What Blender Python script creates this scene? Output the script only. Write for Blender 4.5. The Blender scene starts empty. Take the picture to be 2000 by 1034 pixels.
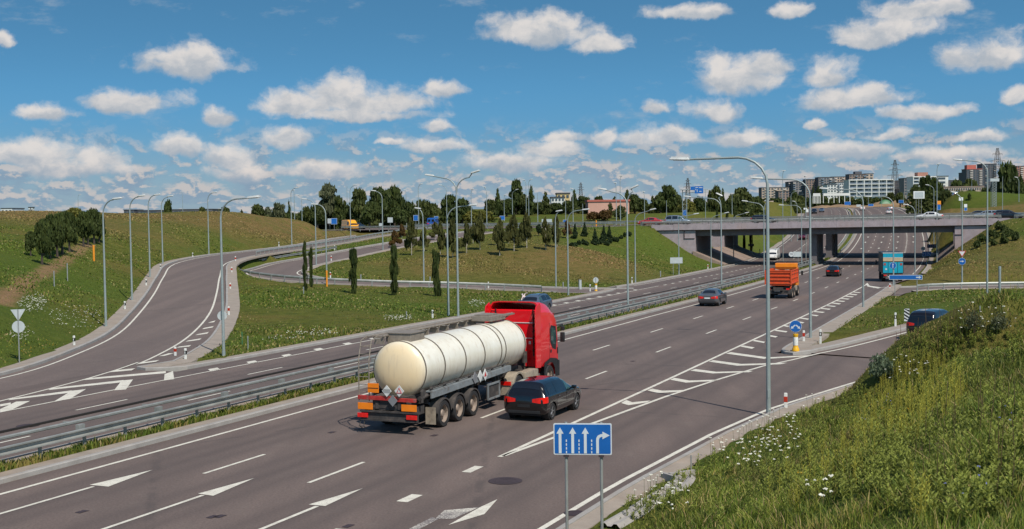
import bpy, bmesh, math, random
import numpy as np
from mathutils import Vector, Matrix
random.seed(7); RNG = np.random.default_rng(11)
PI = math.pi
scn = bpy.context.scene
# ------------------------------------------------------------------ camera
F, TH, RO, H = 2393.0, 0.0399, -0.0128, 7.738          # focal (px of 2000), pitch, roll, eye height
FW = np.array([0, math.cos(TH), -math.sin(TH)]); UP0 = np.array([0, math.sin(TH), math.cos(TH)])
RT = np.array([math.cos(RO), 0, 0]) + math.sin(RO) * UP0; RT /= np.linalg.norm(RT)
UPV = np.cross(RT, FW)
cam_d = bpy.data.cameras.new("camera"); cam = bpy.data.objects.new("camera", cam_d)
scn.collection.objects.link(cam); scn.camera = cam
cam_d.sensor_width = 36; cam_d.lens = 36 * F / 2000; cam_d.clip_start = 0.5; cam_d.clip_end = 20000
Mx = Matrix(((RT[0], UPV[0], -FW[0], 0), (RT[1], UPV[1], -FW[1], 0), (RT[2], UPV[2], -FW[2], H), (0, 0, 0, 1)))
cam.matrix_world = Mx
# ------------------------------------------------------------------ sun, sky, exposure
SUN_EL = math.radians(52); SUN_DIR = Vector((0.47, -0.88, 0)).normalized()   # horizontal direction towards the sun
sv = Vector((SUN_DIR.x * math.cos(SUN_EL), SUN_DIR.y * math.cos(SUN_EL), math.sin(SUN_EL)))
sun_d = bpy.data.lights.new("sun", 'SUN'); sun_d.energy = 4.6; sun_d.angle = math.radians(0.5); sun_d.color = (1.0, 0.94, 0.84)
sun = bpy.data.objects.new("sun", sun_d); scn.collection.objects.link(sun)
sun.rotation_euler = sv.to_track_quat('Z', 'Y').to_euler()
scn.view_settings.view_transform = 'Standard'; scn.view_settings.look = 'None'
scn.view_settings.exposure = 0.0; scn.view_settings.gamma = 1.0; scn.view_settings.use_curve_mapping = False

# ------------------------------------------------------------------ node helpers
class NG:
    def __init__(s, tree): s.t = tree; s.n = tree.nodes; s.l = tree.links
    def new(s, typ, **kw):
        nd = s.n.new(typ)
        for k, v in kw.items(): setattr(nd, k, v)
        return nd
    def put(s, sock, v):
        if isinstance(v, bpy.types.NodeSocket): s.l.new(v, sock)
        elif v is not None: sock.default_value = v
    def math(s, op, a, b=None, c=None, clamp=False):
        nd = s.new('ShaderNodeMath', operation=op, use_clamp=clamp); s.put(nd.inputs[0], a)
        if b is not None: s.put(nd.inputs[1], b)
        if c is not None: s.put(nd.inputs[2], c)
        return nd.outputs[0]
    def vmath(s, op, a, b=None):
        nd = s.new('ShaderNodeVectorMath', operation=op); s.put(nd.inputs[0], a)
        if b is not None: s.put(nd.inputs[1], b)
        return nd.outputs[1] if op in ('LENGTH', 'DISTANCE', 'DOT_PRODUCT') else nd.outputs[0]
    def mix(s, f, a, b, mode='MIX'):
        nd = s.new('ShaderNodeMix', data_type='RGBA', blend_type=mode); s.put(nd.inputs['Factor'], f)
        s.put(nd.inputs[6], a); s.put(nd.inputs[7], b); return nd.outputs[2]
    def ramp(s, f, stops, interp='LINEAR'):
        nd = s.new('ShaderNodeValToRGB'); s.put(nd.inputs[0], f); cr = nd.color_ramp; cr.interpolation = interp
        while len(cr.elements) < len(stops): cr.elements.new(0.5)
        for e, (p, c) in zip(cr.elements, stops): e.position = p; e.color = (*c, 1) if len(c) == 3 else c
        return nd.outputs[0]
    def noise(s, vec, scale, detail=4, rough=0.55, dist=0.0):
        nd = s.new('ShaderNodeTexNoise'); s.put(nd.inputs['Vector'], vec); nd.inputs['Scale'].default_value = scale
        nd.inputs['Detail'].default_value = detail; nd.inputs['Roughness'].default_value = rough; nd.inputs['Distortion'].default_value = dist
        return nd.outputs[0]
    def smooth(s, x, a, b):
        nd = s.new('ShaderNodeMapRange', interpolation_type='SMOOTHSTEP'); s.put(nd.inputs[0], x)
        s.put(nd.inputs[1], a); s.put(nd.inputs[2], b); nd.inputs[3].default_value = 0; nd.inputs[4].default_value = 1
        return nd.outputs[0]

world = bpy.data.worlds.new("World"); scn.world = world; world.use_nodes = True
W = NG(world.node_tree); W.n.clear()
sky = W.new('ShaderNodeTexSky', sky_type='NISHITA'); sky.sun_disc = False
sky.sun_elevation = SUN_EL; sky.sun_rotation = math.atan2(SUN_DIR.x, SUN_DIR.y); sky.altitude = 100
sky.air_density = 1.0; sky.dust_density = 0.6; sky.ozone_density = 3.0
tcw = W.new('ShaderNodeTexCoord').outputs['Generated']
sepw = W.new('ShaderNodeSeparateXYZ'); W.put(sepw.inputs[0], tcw); wx, wy, wz = sepw.outputs
# the blue of the sky is looked up a little higher than the line of sight: the air of the photograph is dry and deep
cmb = W.new('ShaderNodeCombineXYZ'); W.put(cmb.inputs[0], wx); W.put(cmb.inputs[1], wy); W.put(cmb.inputs[2], W.math('MULTIPLY_ADD', W.math('MAXIMUM', wz, 0.0), 3.2, 0.10))
W.put(sky.inputs[0], W.vmath('NORMALIZE', cmb.outputs[0])); skyr = sky.outputs[0]
az = W.math('ARCTAN2', wx, wy); el = W.math('ARCSINE', wz)
vv = W.new('ShaderNodeCombineXYZ'); W.put(vv.inputs[0], az); W.put(vv.inputs[1], el); ae = vv.outputs[0]
skyt = W.mix(W.smooth(el, .02, .11), (.82, 1.05, .92, 1), (.82, 1.50, 1.48, 1)); skyt = W.mix(W.smooth(el, .35, .8), skyt, (1, 1, 1, 1)); skyc = W.mix(1.0, skyr, skyt, 'MULTIPLY')
nA = W.new('ShaderNodeTexNoise'); W.put(nA.inputs['Vector'], ae); nA.inputs['Scale'].default_value = 26; nA.inputs['Detail'].default_value = 8; nA.inputs['Roughness'].default_value = .62
warp = W.vmath('MULTIPLY', W.vmath('SUBTRACT', nA.outputs['Color'], (.5, .5, .5)), (.026, .018, 0)); aw = W.vmath('ADD', ae, warp)
nB = W.noise(W.vmath('MULTIPLY', aw, (1, 1.25, 1)), 34., 9, .60); nC = W.noise(W.vmath('MULTIPLY', aw, (1, 1.3, 1)), 42., 6, .6)
CL = [(368, 122, 98, 40), (330, 112, 50, 26), (255, 197, 95, 28), (95, 222, 55, 20), (425, 230, 32, 26), (585, 203, 90, 32), (660, 185, 75, 45), (745, 195, 110, 38), (865, 172, 55, 24), (690, 222, 150, 18), (562, 268, 46, 34), (845, 288, 66, 18), (850, 245, 32, 18), (770, 280, 40, 10),
      (1060, 62, 115, 40), (1085, 42, 60, 34), (1170, 85, 60, 24), (1440, 150, 85, 50), (1500, 128, 50, 30), (1395, 212, 60, 30), (1668, 190, 102, 30), (1735, 60, 105, 36), (1790, 20, 90, 30), (1690, 80, 60, 20), (1935, 105, 90, 42), (1805, 220, 92, 17), (1340, 25, 95, 20), (1550, 22, 40, 20), (1285, 214, 30, 17), (1622, 145, 50, 36),
      (55, 302, 100, 34), (180, 305, 55, 40), (120, 330, 110, 28), (350, 288, 55, 28), (448, 305, 45, 38), (470, 340, 55, 24), (640, 332, 110, 22), (1000, 318, 110, 30), (1080, 290, 70, 26), (1095, 268, 44, 14), (1290, 270, 90, 26), (1185, 268, 30, 30), (1590, 243, 22, 12), (1915, 268, 60, 15), (15, 78, 24, 16), (1740, 262, 70, 14), (1985, 190, 30, 22), (1450, 270, 60, 22), (1650, 290, 90, 22), (1860, 300, 100, 20)]
dens = None; wsum = None; hsum = None
gcl = bpy.data.node_groups.new('cumulus', 'ShaderNodeTree'); gi = gcl.interface
for nm, ty, io in (('pos', 'NodeSocketVector', 'INPUT'), ('mid', 'NodeSocketVector', 'INPUT'), ('inv', 'NodeSocketVector', 'INPUT'), ('m', 'NodeSocketFloat', 'OUTPUT'), ('w', 'NodeSocketFloat', 'OUTPUT'), ('h', 'NodeSocketFloat', 'OUTPUT')): gi.new_socket(nm, in_out=io, socket_type=ty)
G_ = NG(gcl); gin = G_.new('NodeGroupInput'); gout = G_.new('NodeGroupOutput')
q_ = G_.vmath('MULTIPLY', G_.vmath('SUBTRACT', gin.outputs[0], gin.outputs[1]), gin.outputs[2]); s_ = G_.new('ShaderNodeSeparateXYZ'); G_.put(s_.inputs[0], q_)
m_ = G_.math('SUBTRACT', 1.0, G_.math('ADD', G_.vmath('LENGTH', q_), G_.math('MULTIPLY', G_.math('MAXIMUM', G_.math('MULTIPLY', s_.outputs[1], -1.0), 0.0), 1.1)))
w_ = G_.math('POWER', G_.math('MAXIMUM', G_.math('ADD', m_, .5), 0.0001), 3.0); G_.put(gout.inputs[0], m_); G_.put(gout.inputs[1], w_); G_.put(gout.inputs[2], G_.math('MULTIPLY', w_, s_.outputs[1]))
def azel(px, py):
    d = FW * F + RT * (px - 1000) - UPV * (py - 517); d = d / np.linalg.norm(d); return math.atan2(d[0], d[1]), math.asin(d[2])
for px, py, a, b in CL:
    c0 = azel(px, py + b * .25); gn = W.new('ShaderNodeGroup'); gn.node_tree = gcl; W.put(gn.inputs[0], aw); gn.inputs[1].default_value = (c0[0], c0[1], 0); gn.inputs[2].default_value = (F / (a * 1.25), F / (b * 1.35), 0)
    dens = gn.outputs[0] if dens is None else W.math('MAXIMUM', dens, gn.outputs[0]); wsum = gn.outputs[1] if wsum is None else W.math('ADD', wsum, gn.outputs[1]); hsum = gn.outputs[2] if hsum is None else W.math('ADD', hsum, gn.outputs[2])
hgt = W.math('DIVIDE', hsum, wsum)
den = W.math('ADD', dens, W.math('MULTIPLY', W.math('SUBTRACT', nB, .50), 1.7)); alpha = W.smooth(den, .0, .62)
lit = W.smooth(W.math('ADD', W.math('MULTIPLY', hgt, 1.25), W.math('MULTIPLY', W.math('SUBTRACT', nC, .48), 3.0)), -.55, .85)
lowf = W.smooth(el, .055, .012)     # towards the horizon the cloud sides turn pinkish
topc = W.mix(lowf, (7.2, 6.9, 6.7, 1), (6.8, 5.9, 5.4, 1)); botc = W.mix(lowf, (4.0, 4.5, 5.1, 1), (2.5, 3.5, 4.6, 1)); cloudc = W.mix(lit, botc, topc)
# low, distant bands
lv = W.new('ShaderNodeCombineXYZ'); W.put(lv.inputs[0], W.math('MULTIPLY', az, 16.)); W.put(lv.inputs[1], W.math('MULTIPLY', W.math('POWER', W.math('MAXIMUM', W.math('ADD', el, .012), .002), .75), 17.)); nL = W.noise(lv.outputs[0], 2.6, 9, .58, .15); nL2 = W.noise(W.vmath('ADD', lv.outputs[0], (0.02, .10, 0)), 2.6, 9, .58, .15)
band = W.math('MULTIPLY', W.smooth(nL, W.math('MULTIPLY_ADD', W.smooth(el, .05, .015), -.14, .47), .60), W.smooth(el, .085, .035)); blit = W.smooth(W.math('SUBTRACT', nL, nL2), -.02, .07)
bandc = W.mix(blit, (2.4, 3.4, 4.5, 1), (5.6, 5.3, 5.2, 1))
hazec = W.mix(W.smooth(el, .075, -.005), skyc, (2.9, 3.85, 4.6, 1))
wisp = W.math('MULTIPLY', W.smooth(W.noise(W.vmath('MULTIPLY', ae, (1, 2.6, 1)), 15., 9, .62), .56, .74), .5); base = W.mix(wisp, hazec, (4.3, 4.9, 5.5, 1)); out1 = W.mix(W.math('MULTIPLY', band, .9), base, bandc); out2 = W.mix(alpha, out1, cloudc)
front = out2
bg = W.new('ShaderNodeBackground'); bg.inputs[1].default_value = .1; W.put(bg.inputs[0], front); wo = W.new('ShaderNodeOutputWorld'); W.l.new(bg.outputs[0], wo.inputs[0])


# ------------------------------------------------------------------ camera maths used to place things at their real distance
EYE = np.array([0, 0, H])
def ray(px, py): return FW * F + RT * (px - 1000) - UPV * (py - 517)
def at_z(px, py, z=0.0):
    d = ray(px, py); t = (z - H) / d[2]; return np.array([d[0] * t, d[1] * t, z])
def at_y(px, py, Y):
    d = ray(px, py); t = Y / d[1]; return EYE + d * t
def project(p):
    v = np.array(p, float) - EYE; z = v @ FW; return 1000 + F * (v @ RT) / z, 517 - F * (v @ UPV) / z

# ------------------------------------------------------------------ the main road: s along it, d to the right of its reference lane line
KN = np.arange(0, 24) * 24. - 12
HD = [.4121, .4033, .3926, .3822, .3732, .3643, .3581, .3529, .3455, .3369, .3299, .3238, .3155, .3009, .281, .268, .262, .256, .25, .235, .21, .18, .15, .12]
ZZ = [0, 0, -.07, -.25, -.52, -.76, -.98, -1.25, -1.5, -1.56, -1.23, -.43, .67, 1.93, 3.05, 4.25, 5.45, 6.6, 7.6, 8.4, 8.9, 9.2, 9.35, 9.4]
RS = np.arange(-90, 541, 1.); RH = np.interp(RS, KN, HD); RZ = np.interp(RS, KN, ZZ)
_k = np.array([1, 2, 3, 4, 5, 6, 7, 6, 5, 4, 3, 2, 1.]); _k /= _k.sum(); RZ = np.convolve(np.pad(RZ, 6, 'edge'), _k, 'valid')
RX = np.concatenate([[0], np.cumsum((np.sin(RH)[1:] + np.sin(RH)[:-1]) / 2)]); RY = np.concatenate([[0], np.cumsum((np.cos(RH)[1:] + np.cos(RH)[:-1]) / 2)])
RX += -5.40 - RX[90]; RY += 37.02 - RY[90]
def P(s, d=0.0, dz=0.0):
    x, y, h = np.interp(s, RS, RX), np.interp(s, RS, RY), np.interp(s, RS, RH)
    return np.array([x + d * math.cos(h), y - d * math.sin(h), np.interp(s, RS, RZ) + dz])
def heading(s): return float(np.interp(s, RS, RH))
def sd(x, y):
    i = int(np.argmin((RX - x) ** 2 + (RY - y) ** 2)); dx, dy = x - RX[i], y - RY[i]; h = RH[i]
    return RS[i] + dx * math.sin(h) + dy * math.cos(h), dx * math.cos(h) - dy * math.sin(h)
def at_road(px, py):
    z = 0.0
    for _ in range(14):
        q = at_z(px, py, z); s, d = sd(q[0], q[1]); z = .5 * z + .5 * float(np.interp(s, RS, RZ))
    return float(s), float(d)
ED = np.array([.943, -.334]); EO = P(190)[:2]; ND = np.array([.334, .943])      # axis of the overpass, its normal
def oz(e): return 5.9 + .0085 * e if e > -60 else 5.39 + .003 * (e + 60)
def OP(e, n=0.0, dz=0.0):                       # a point of the overpass: e along it, n north of the main reference (n=0 at s=190)
    q = EO + ED * e + ND * n; return np.array([q[0], q[1], oz(e) + dz])

# ------------------------------------------------------------------ mesh helpers
COL = scn.collection
class MB:
    def __init__(s): s.v = []; s.f = []; s.m = []; s.mats = []
    def mi(s, m):
        if m not in s.mats: s.mats.append(m)
        return s.mats.index(m)
    def add(s, vs, fs, m=None):
        o = len(s.v); s.v += [tuple(map(float, v)) for v in vs]; k = s.mi(m) if m is not None else 0
        for f in fs: s.f.append([i + o for i in f]); s.m.append(k)
        return s
    def box(s, c, size, m=None, rot=None, taper=None, bev=0.0):
        x, y, z = [k / 2 for k in size]; tx, ty = taper or (1, 1)
        if bev > 0:
            b = min(bev, x * .49, y * .49, z * .49); V = []; 
            bm = bmesh.new(); bmesh.ops.create_cube(bm, size=1)
            for v in bm.verts: v.co = Vector((v.co.x * size[0], v.co.y * size[1], v.co.z * size[2]))
            bmesh.ops.bevel(bm, geom=list(bm.edges), offset=b, segments=2, affect='EDGES', profile=.6)
            bm.verts.index_update(); V = [v.co.copy() for v in bm.verts]; Fc = [[v.index for v in f.verts] for f in bm.faces]; bm.free()
            if taper: V = [Vector((v.x * (tx if v.z > 0 else 1), v.y * (ty if v.z > 0 else 1), v.z)) for v in V]
        else:
            V = [Vector(q) for q in ((-x, -y, -z), (x, -y, -z), (x, y, -z), (-x, y, -z), (-x * tx, -y * ty, z), (x * tx, -y * ty, z), (x * tx, y * ty, z), (-x * tx, y * ty, z))]
            Fc = [(0, 3, 2, 1), (4, 5, 6, 7), (0, 1, 5, 4), (1, 2, 6, 5), (2, 3, 7, 6), (3, 0, 4, 7)]
        if rot is not None:
            Rm = rot if isinstance(rot, Matrix) else Matrix.Rotation(rot, 3, 'Z'); V = [Rm @ v for v in V]
        return s.add([(v[0] + c[0], v[1] + c[1], v[2] + c[2]) for v in V], Fc, m)
    def tube(s, pts, r, m=None, n=8, caps=True):
        pts = [Vector(p) for p in pts]; rs = r if isinstance(r, (list, tuple)) else [r] * len(pts); rings = []
        up = Vector((0, 0, 1)); prev = None
        for i, p in enumerate(pts):
            t = (pts[min(i + 1, len(pts) - 1)] - pts[max(i - 1, 0)]).normalized()
            a = prev if prev is not None else (Vector((1, 0, 0)) if abs(t.z) > .9 else up)
            u = (a - t * a.dot(t)).normalized(); w = t.cross(u); prev = u
            rings.append([p + (u * math.cos(2 * PI * k / n) + w * math.sin(2 * PI * k / n)) * rs[i] for k in range(n)])
        vs = [q for rg in rings for q in rg]; fs = []
        for i in range(len(pts) - 1):
            for k in range(n): fs.append((i * n + k, i * n + (k + 1) % n, (i + 1) * n + (k + 1) % n, (i + 1) * n + k))
        if caps: fs.append(tuple(range(n - 1, -1, -1))); fs.append(tuple((len(pts) - 1) * n + k for k in range(n)))
        return s.add(vs, fs, m)
    def sweep(s, poly, prof, m=None, close=False):
        """poly: [(x,y,z)], prof: [(offset to the right, height)] swept along it"""
        Q = np.array(poly, float); t = np.gradient(Q[:, :2], axis=0); t /= np.linalg.norm(t, axis=1)[:, None] + 1e-12
        n = np.stack([t[:, 1], -t[:, 0]], 1); k = len(prof); vs = []
        for i in range(len(Q)):
            for j in range(k):
                o, h = prof[j] if not callable(prof[j]) else prof[j](i)
                vs.append((Q[i, 0] + n[i, 0] * o, Q[i, 1] + n[i, 1] * o, Q[i, 2] + h))
        fs = []; kk = k if close else k - 1
        for i in range(len(Q) - 1):
            for j in range(kk): fs.append((i * k + j, i * k + (j + 1) % k, (i + 1) * k + (j + 1) % k, (i + 1) * k + j))
        if close: fs.append(tuple(range(k))); fs.append(tuple((len(Q) - 1) * k + j for j in range(k - 1, -1, -1)))
        return s.add(vs, fs, m)
    def strip(s, A, B, m=None):
        k = len(A); return s.add(list(A) + list(B), [(i, k + i, k + i + 1, i + 1) for i in range(k - 1)], m)
    def prism(s, poly, axis, a, b, m=None):
        """extrude 2-D poly; axis 'y': poly=(x,z); 'x': poly=(y,z); 'z': poly=(x,y)"""
        def mk(p, h): return (p[0], h, p[1]) if axis == 'y' else ((h, p[0], p[1]) if axis == 'x' else (p[0], p[1], h))
        k = len(poly); vs = [mk(p, a) for p in poly] + [mk(p, b) for p in poly]
        return s.add(vs, [tuple(range(k)), tuple(range(2 * k - 1, k - 1, -1))] + [(i, i + k, (i + 1) % k + k, (i + 1) % k) for i in range(k)], m)
    def disc(s, c, r, m=None, n=24, axis='y', r0=0.0):
        vs = []; fs = []
        def pt(a, rr): 
            u, w = math.cos(a) * rr, math.sin(a) * rr
            return (c[0] + u, c[1], c[2] + w) if axis == 'y' else ((c[0], c[1] + u, c[2] + w) if axis == 'x' else (c[0] + u, c[1] + w, c[2]))
        if r0 <= 0: return s.add([pt(2 * PI * k / n, r) for k in range(n)], [tuple(range(n))], m)
        vs = [pt(2 * PI * k / n, r0) for k in range(n)] + [pt(2 * PI * k / n, r) for k in range(n)]
        return s.add(vs, [(k, (k + 1) % n, n + (k + 1) % n, n + k) for k in range(n)], m)
    def lathe(s, prof, m=None, n=24, c=(0, 0, 0), axis='z'):
        vs = []; k = len(prof)
        for j in range(n):
            a = 2 * PI * j / n
            for r, h in prof:
                u, w = r * math.cos(a), r * math.sin(a)
                vs.append((c[0] + u, c[1] + w, c[2] + h) if axis == 'z' else ((c[0] + h, c[1] + u, c[2] + w) if axis == 'x' else (c[0] + u, c[1] + h, c[2] + w)))
        return s.add(vs, [(j * k + i, ((j + 1) % n) * k + i, ((j + 1) % n) * k + i + 1, j * k + i + 1) for j in range(n) for i in range(k - 1)], m)
    def move(s, M): s.v = [tuple(M @ Vector(v)) for v in s.v]; return s
    def build(s, name, mat=None, parent=None, smooth=False, fixn=True):
        me = bpy.data.meshes.new(name); me.from_pydata(s.v, [], s.f)
        ms = s.mats if s.mats and s.mats != [None] else []
        if mat is not None and not ms: me.materials.append(mat)
        for m in ms: me.materials.append(m if m is not None else mat)
        if len(ms) > 1: me.polygons.foreach_set('material_index', s.m)
        if fixn:
            bm = bmesh.new(); bm.from_mesh(me); bmesh.ops.recalc_face_normals(bm, faces=bm.faces); bm.to_mesh(me); bm.free()
        if smooth: smooth_mesh(me, smooth if isinstance(smooth, float) else 40.)
        o = bpy.data.objects.new(name, me); COL.objects.link(o)
        if parent is not None: o.parent = parent
        return o
def smooth_mesh(me, ang=40.):
    me.polygons.foreach_set('use_smooth', [True] * len(me.polygons))
    bm = bmesh.new(); bm.from_mesh(me); lim = math.radians(ang)
    for e in bm.edges:
        if len(e.link_faces) == 2:
            if e.calc_face_angle(0) > lim: e.smooth = False
    bm.to_mesh(me); bm.free()
def empty(name, loc=(0, 0, 0), rz=0.0):
    o = bpy.data.objects.new(name, None); COL.objects.link(o); o.location = loc; o.rotation_euler = (0, 0, rz); o.empty_display_size = .3; return o
def tag(o, label=None, cat=None, group=None, kind=None):
    if label: o['label'] = label
    if cat: o['category'] = cat
    if group: o['group'] = group
    if kind: o['kind'] = kind
    return o
def dup(root, loc, rz=0.0, label=None, group=None, cat=None, scale=None):
    r = root.copy(); COL.objects.link(r); r.location = loc; r.rotation_euler = (0, 0, rz)
    if scale: r.scale = scale if isinstance(scale, tuple) else (scale,) * 3
    if label: r['label'] = label
    if group: r['group'] = group
    for ch in list(root.children):
        c = ch.copy(); COL.objects.link(c); c.parent = r
        for g in list(ch.children):
            d = g.copy(); COL.objects.link(d); d.parent = c
    return r

# ------------------------------------------------------------------ materials
def new_mat(name):
    m = bpy.data.materials.new(name); m.use_nodes = True; g = NG(m.node_tree); b = g.n['Principled BSDF']; return m, g, b
def plain(name, col, rough=.6, metal=0., var=.12, scale=3., bump=0., coat=0., spec=.5, dirt=None, emit=None):
    m, g, b = new_mat(name); tc = g.new('ShaderNodeTexCoord').outputs['Object']
    n = g.noise(tc, scale, 5, .6)
    lo = tuple(c * (1 - var) for c in col); hi = tuple(min(1, c * (1 + var)) for c in col)
    c = g.ramp(n, [(.3, lo), (.7, hi)])
    if dirt:
        n2 = g.noise(tc, dirt[1], 6, .65); c = g.mix(g.smooth(n2, .5, .75), c, (*dirt[0], 1))
    g.put(b.inputs['Base Color'], c)
    g.put(b.inputs['Roughness'], g.math('MULTIPLY_ADD', n, .2, rough - .1))
    b.inputs['Metallic'].default_value = metal; b.inputs['Coat Weight'].default_value = coat; b.inputs['Specular IOR Level'].default_value = spec
    b.inputs['Coat Roughness'].default_value = .05
    if bump:
        bp = g.new('ShaderNodeBump'); bp.inputs['Strength'].default_value = bump; g.put(bp.inputs['Height'], n); g.put(b.inputs['Normal'], bp.outputs[0])
    if emit: b.inputs['Emission Color'].default_value = (*emit[0], 1); b.inputs['Emission Strength'].default_value = emit[1]
    return m
def geo_pos(g): return g.new('ShaderNodeNewGeometry').outputs['Position']
def asphalt(name, base, lanes=False):
    m, g, b = new_mat(name); p = geo_pos(g)
    fine = g.noise(p, 14., 3, .7); mid = g.noise(p, .9, 4, .6)
    # wear runs along the road: stretch the coordinates along its heading
    mp = g.new('ShaderNodeMapping'); mp.vector_type = 'POINT'; g.put(mp.inputs[0], p); mp.inputs['Rotation'].default_value = (0, 0, .385); mp.inputs['Scale'].default_value = (1, .03, 1)
    lane = g.noise(mp.outputs[0], .55, 4, .6)
    c = g.mix(g.smooth(fine, .3, .7), tuple(k * .78 for k in base) + (1,), tuple(k * 1.2 for k in base) + (1,))
    c = g.mix(g.smooth(lane, .35, .7), g.mix(.32, c, (.055, .043, .041, 1)), c)
    c = g.mix(g.math('MULTIPLY', g.smooth(mid, .5, .8), .25), c, (.20, .165, .14, 1))
    if lanes:    # worn wheel paths and the oily middle of each lane, from the distance across the road
        at = g.new('ShaderNodeAttribute', attribute_name='lat'); t = g.math('FRACT', g.math('DIVIDE', g.math('ADD', at.outputs['Fac'], 37.48), 3.748))
        w = g.ramp(t, [(0, (.05,) * 3), (.16, (.25,) * 3), (.27, (.75,) * 3), (.40, (.45,) * 3), (.52, (1.,) * 3), (.62, (.5,) * 3), (.75, (.75,) * 3), (.86, (.25,) * 3), (1, (.05,) * 3)])
        c = g.mix(g.math('MULTIPLY', w, g.math('MULTIPLY_ADD', lane, .7, .12)), c, (.048, .037, .036, 1))
    crk = g.new('ShaderNodeTexVoronoi', feature='DISTANCE_TO_EDGE'); g.put(crk.inputs['Vector'], g.vmath('ADD', p, g.vmath('MULTIPLY', g.new('ShaderNodeTexNoise').outputs['Color'], (0, 0, 0)))); crk.inputs['Scale'].default_value = .06
    c = g.mix(g.math('MULTIPLY', g.math('MULTIPLY', g.smooth(crk.outputs[0], .010, .002), g.smooth(mid, .42, .58)), .3), c, (.035, .03, .03, 1))
    g.put(b.inputs['Base Color'], c); g.put(b.inputs['Roughness'], g.math('MULTIPLY_ADD', fine, .15, .78))
    bp = g.new('ShaderNodeBump'); bp.inputs['Strength'].default_value = .35; bp.inputs['Distance'].default_value = .01; g.put(bp.inputs['Height'], fine); g.put(b.inputs['Normal'], bp.outputs[0])
    return m
M = {}
M['asphalt'] = asphalt('asphalt', (.158, .116, .100), True)
M['asphalt_old'] = asphalt('asphalt_old', (.155, .116, .102))
def paint_white():
    m, g, b = new_mat('road_paint'); p = geo_pos(g); n = g.noise(p, 30., 4, .7); n2 = g.noise(p, 2.5, 3)
    c = g.mix(g.smooth(n, .25, .5), (.22, .19, .17, 1), (.70, .665, .57, 1)); c = g.mix(g.math('MULTIPLY', g.smooth(n2, .42, .7), .55), c, (.44, .40, .34, 1)); c = g.mix(g.math('MULTIPLY', g.smooth(g.noise(p, 7., 5, .75), .55, .72), .5), c, (.28, .24, .21, 1))
    g.put(b.inputs['Base Color'], c); b.inputs['Roughness'].default_value = .6; return m
M['paint'] = paint_white()
def worn_paint():
    m, g, b = new_mat('road_paint_worn'); p = geo_pos(g); n = g.noise(p, 18., 5, .8); n2 = g.noise(p, 1.2, 3)
    f = g.smooth(g.math('ADD', n, g.math('MULTIPLY', n2, .5)), .6, .85)
    g.put(b.inputs['Base Color'], g.mix(f, (.62, .58, .5, 1), (.125, .104, .108, 1))); b.inputs['Roughness'].default_value = .7; return m
M['paint_worn'] = worn_paint()
def concrete(name, base, joint=1.0):
    m, g, b = new_mat(name); p = geo_pos(g); n = g.noise(p, 1.3, 5, .65); f = g.noise(p, 22., 3, .7); st = g.noise(p, .35, 3)
    c = g.ramp(n, [(.3, tuple(k * .8 for k in base)), (.7, tuple(k * 1.12 for k in base))])
    c = g.mix(g.math('MULTIPLY', g.smooth(f, .4, .75), .3), c, tuple(k * .6 for k in base) + (1,))
    c = g.mix(g.math('MULTIPLY', g.smooth(st, .5, .75), .4), c, (base[0] * 1.0, base[1] * .8, base[2] * .62, 1))
    g.put(b.inputs['Base Color'], c); b.inputs['Roughness'].default_value = .85
    bp = g.new('ShaderNodeBump'); bp.inputs['Strength'].default_value = .3; bp.inputs['Distance'].default_value = .01; g.put(bp.inputs['Height'], f); g.put(b.inputs['Normal'], bp.outputs[0]); return m
M['kerb'] = concrete('kerb_concrete', (.33, .31, .29)); M['paving'] = concrete('paving', (.31, .26, .215))
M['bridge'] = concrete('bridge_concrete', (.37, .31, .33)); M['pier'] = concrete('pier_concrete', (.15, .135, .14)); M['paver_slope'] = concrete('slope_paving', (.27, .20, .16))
def galv():
    m, g, b = new_mat('galvanised_steel'); tc = g.new('ShaderNodeTexCoord').outputs['Object']; n = g.noise(tc, 1.5, 5, .6)
    g.put(b.inputs['Base Color'], g.ramp(n, [(.3, (.24, .25, .235)), (.7, (.38, .39, .37))])); b.inputs['Metallic'].default_value = .35
    g.put(b.inputs['Roughness'], g.math('MULTIPLY_ADD', n, .25, .38)); return m
M['galv'] = galv(); M['lamp_pole'] = plain('lamp_pole_steel', (.30, .345, .34), .5, .25, .1, 2.)
M['lamp_head'] = plain('lamp_head_housing', (.55, .56, .54), .4, .1); M['lamp_glass'] = plain('lamp_glass', (.75, .72, .62), .25, 0, .05)

# ------------------------------------------------------------------ corridors that shape the ground
A_C = np.array([(-37.5, 22., 0., 0, 5.3), (-33.4, 32., 0., 0, 5.3), (-29.3, 42., 0., 0, 5.3), (-25.18, 51.89, -.01, 0, 5.32), (-22.93, 62.05, -.03, 0, 5.04), (-23.19, 72.59, -.04, 0, 5.18), (-24.6, 84.28, 0, 0, 5.26), (-26.97, 97.63, .37, 0, 5.71), (-30.17, 112.87, .99, 0, 5.8), (-33.91, 129.51, 1.75, 0, 5.99), (-37.4, 146.95, 2.46, 0, 6.27), (-37.59, 165.02, 2.82, 0, 6.39), (-34.62, 183.38, 3.09, -.02, 6.43), (-31.41, 202.13, 3.48, -.03, 6.43), (-28.66, 221.15, 4.02, -.03, 6.46), (-24.86, 240.08, 4.51, -.03, 6.47), (-19.5, 251., 4.9, 0, 6.5)])
A_C[0:4, 0] += 0.0
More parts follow.
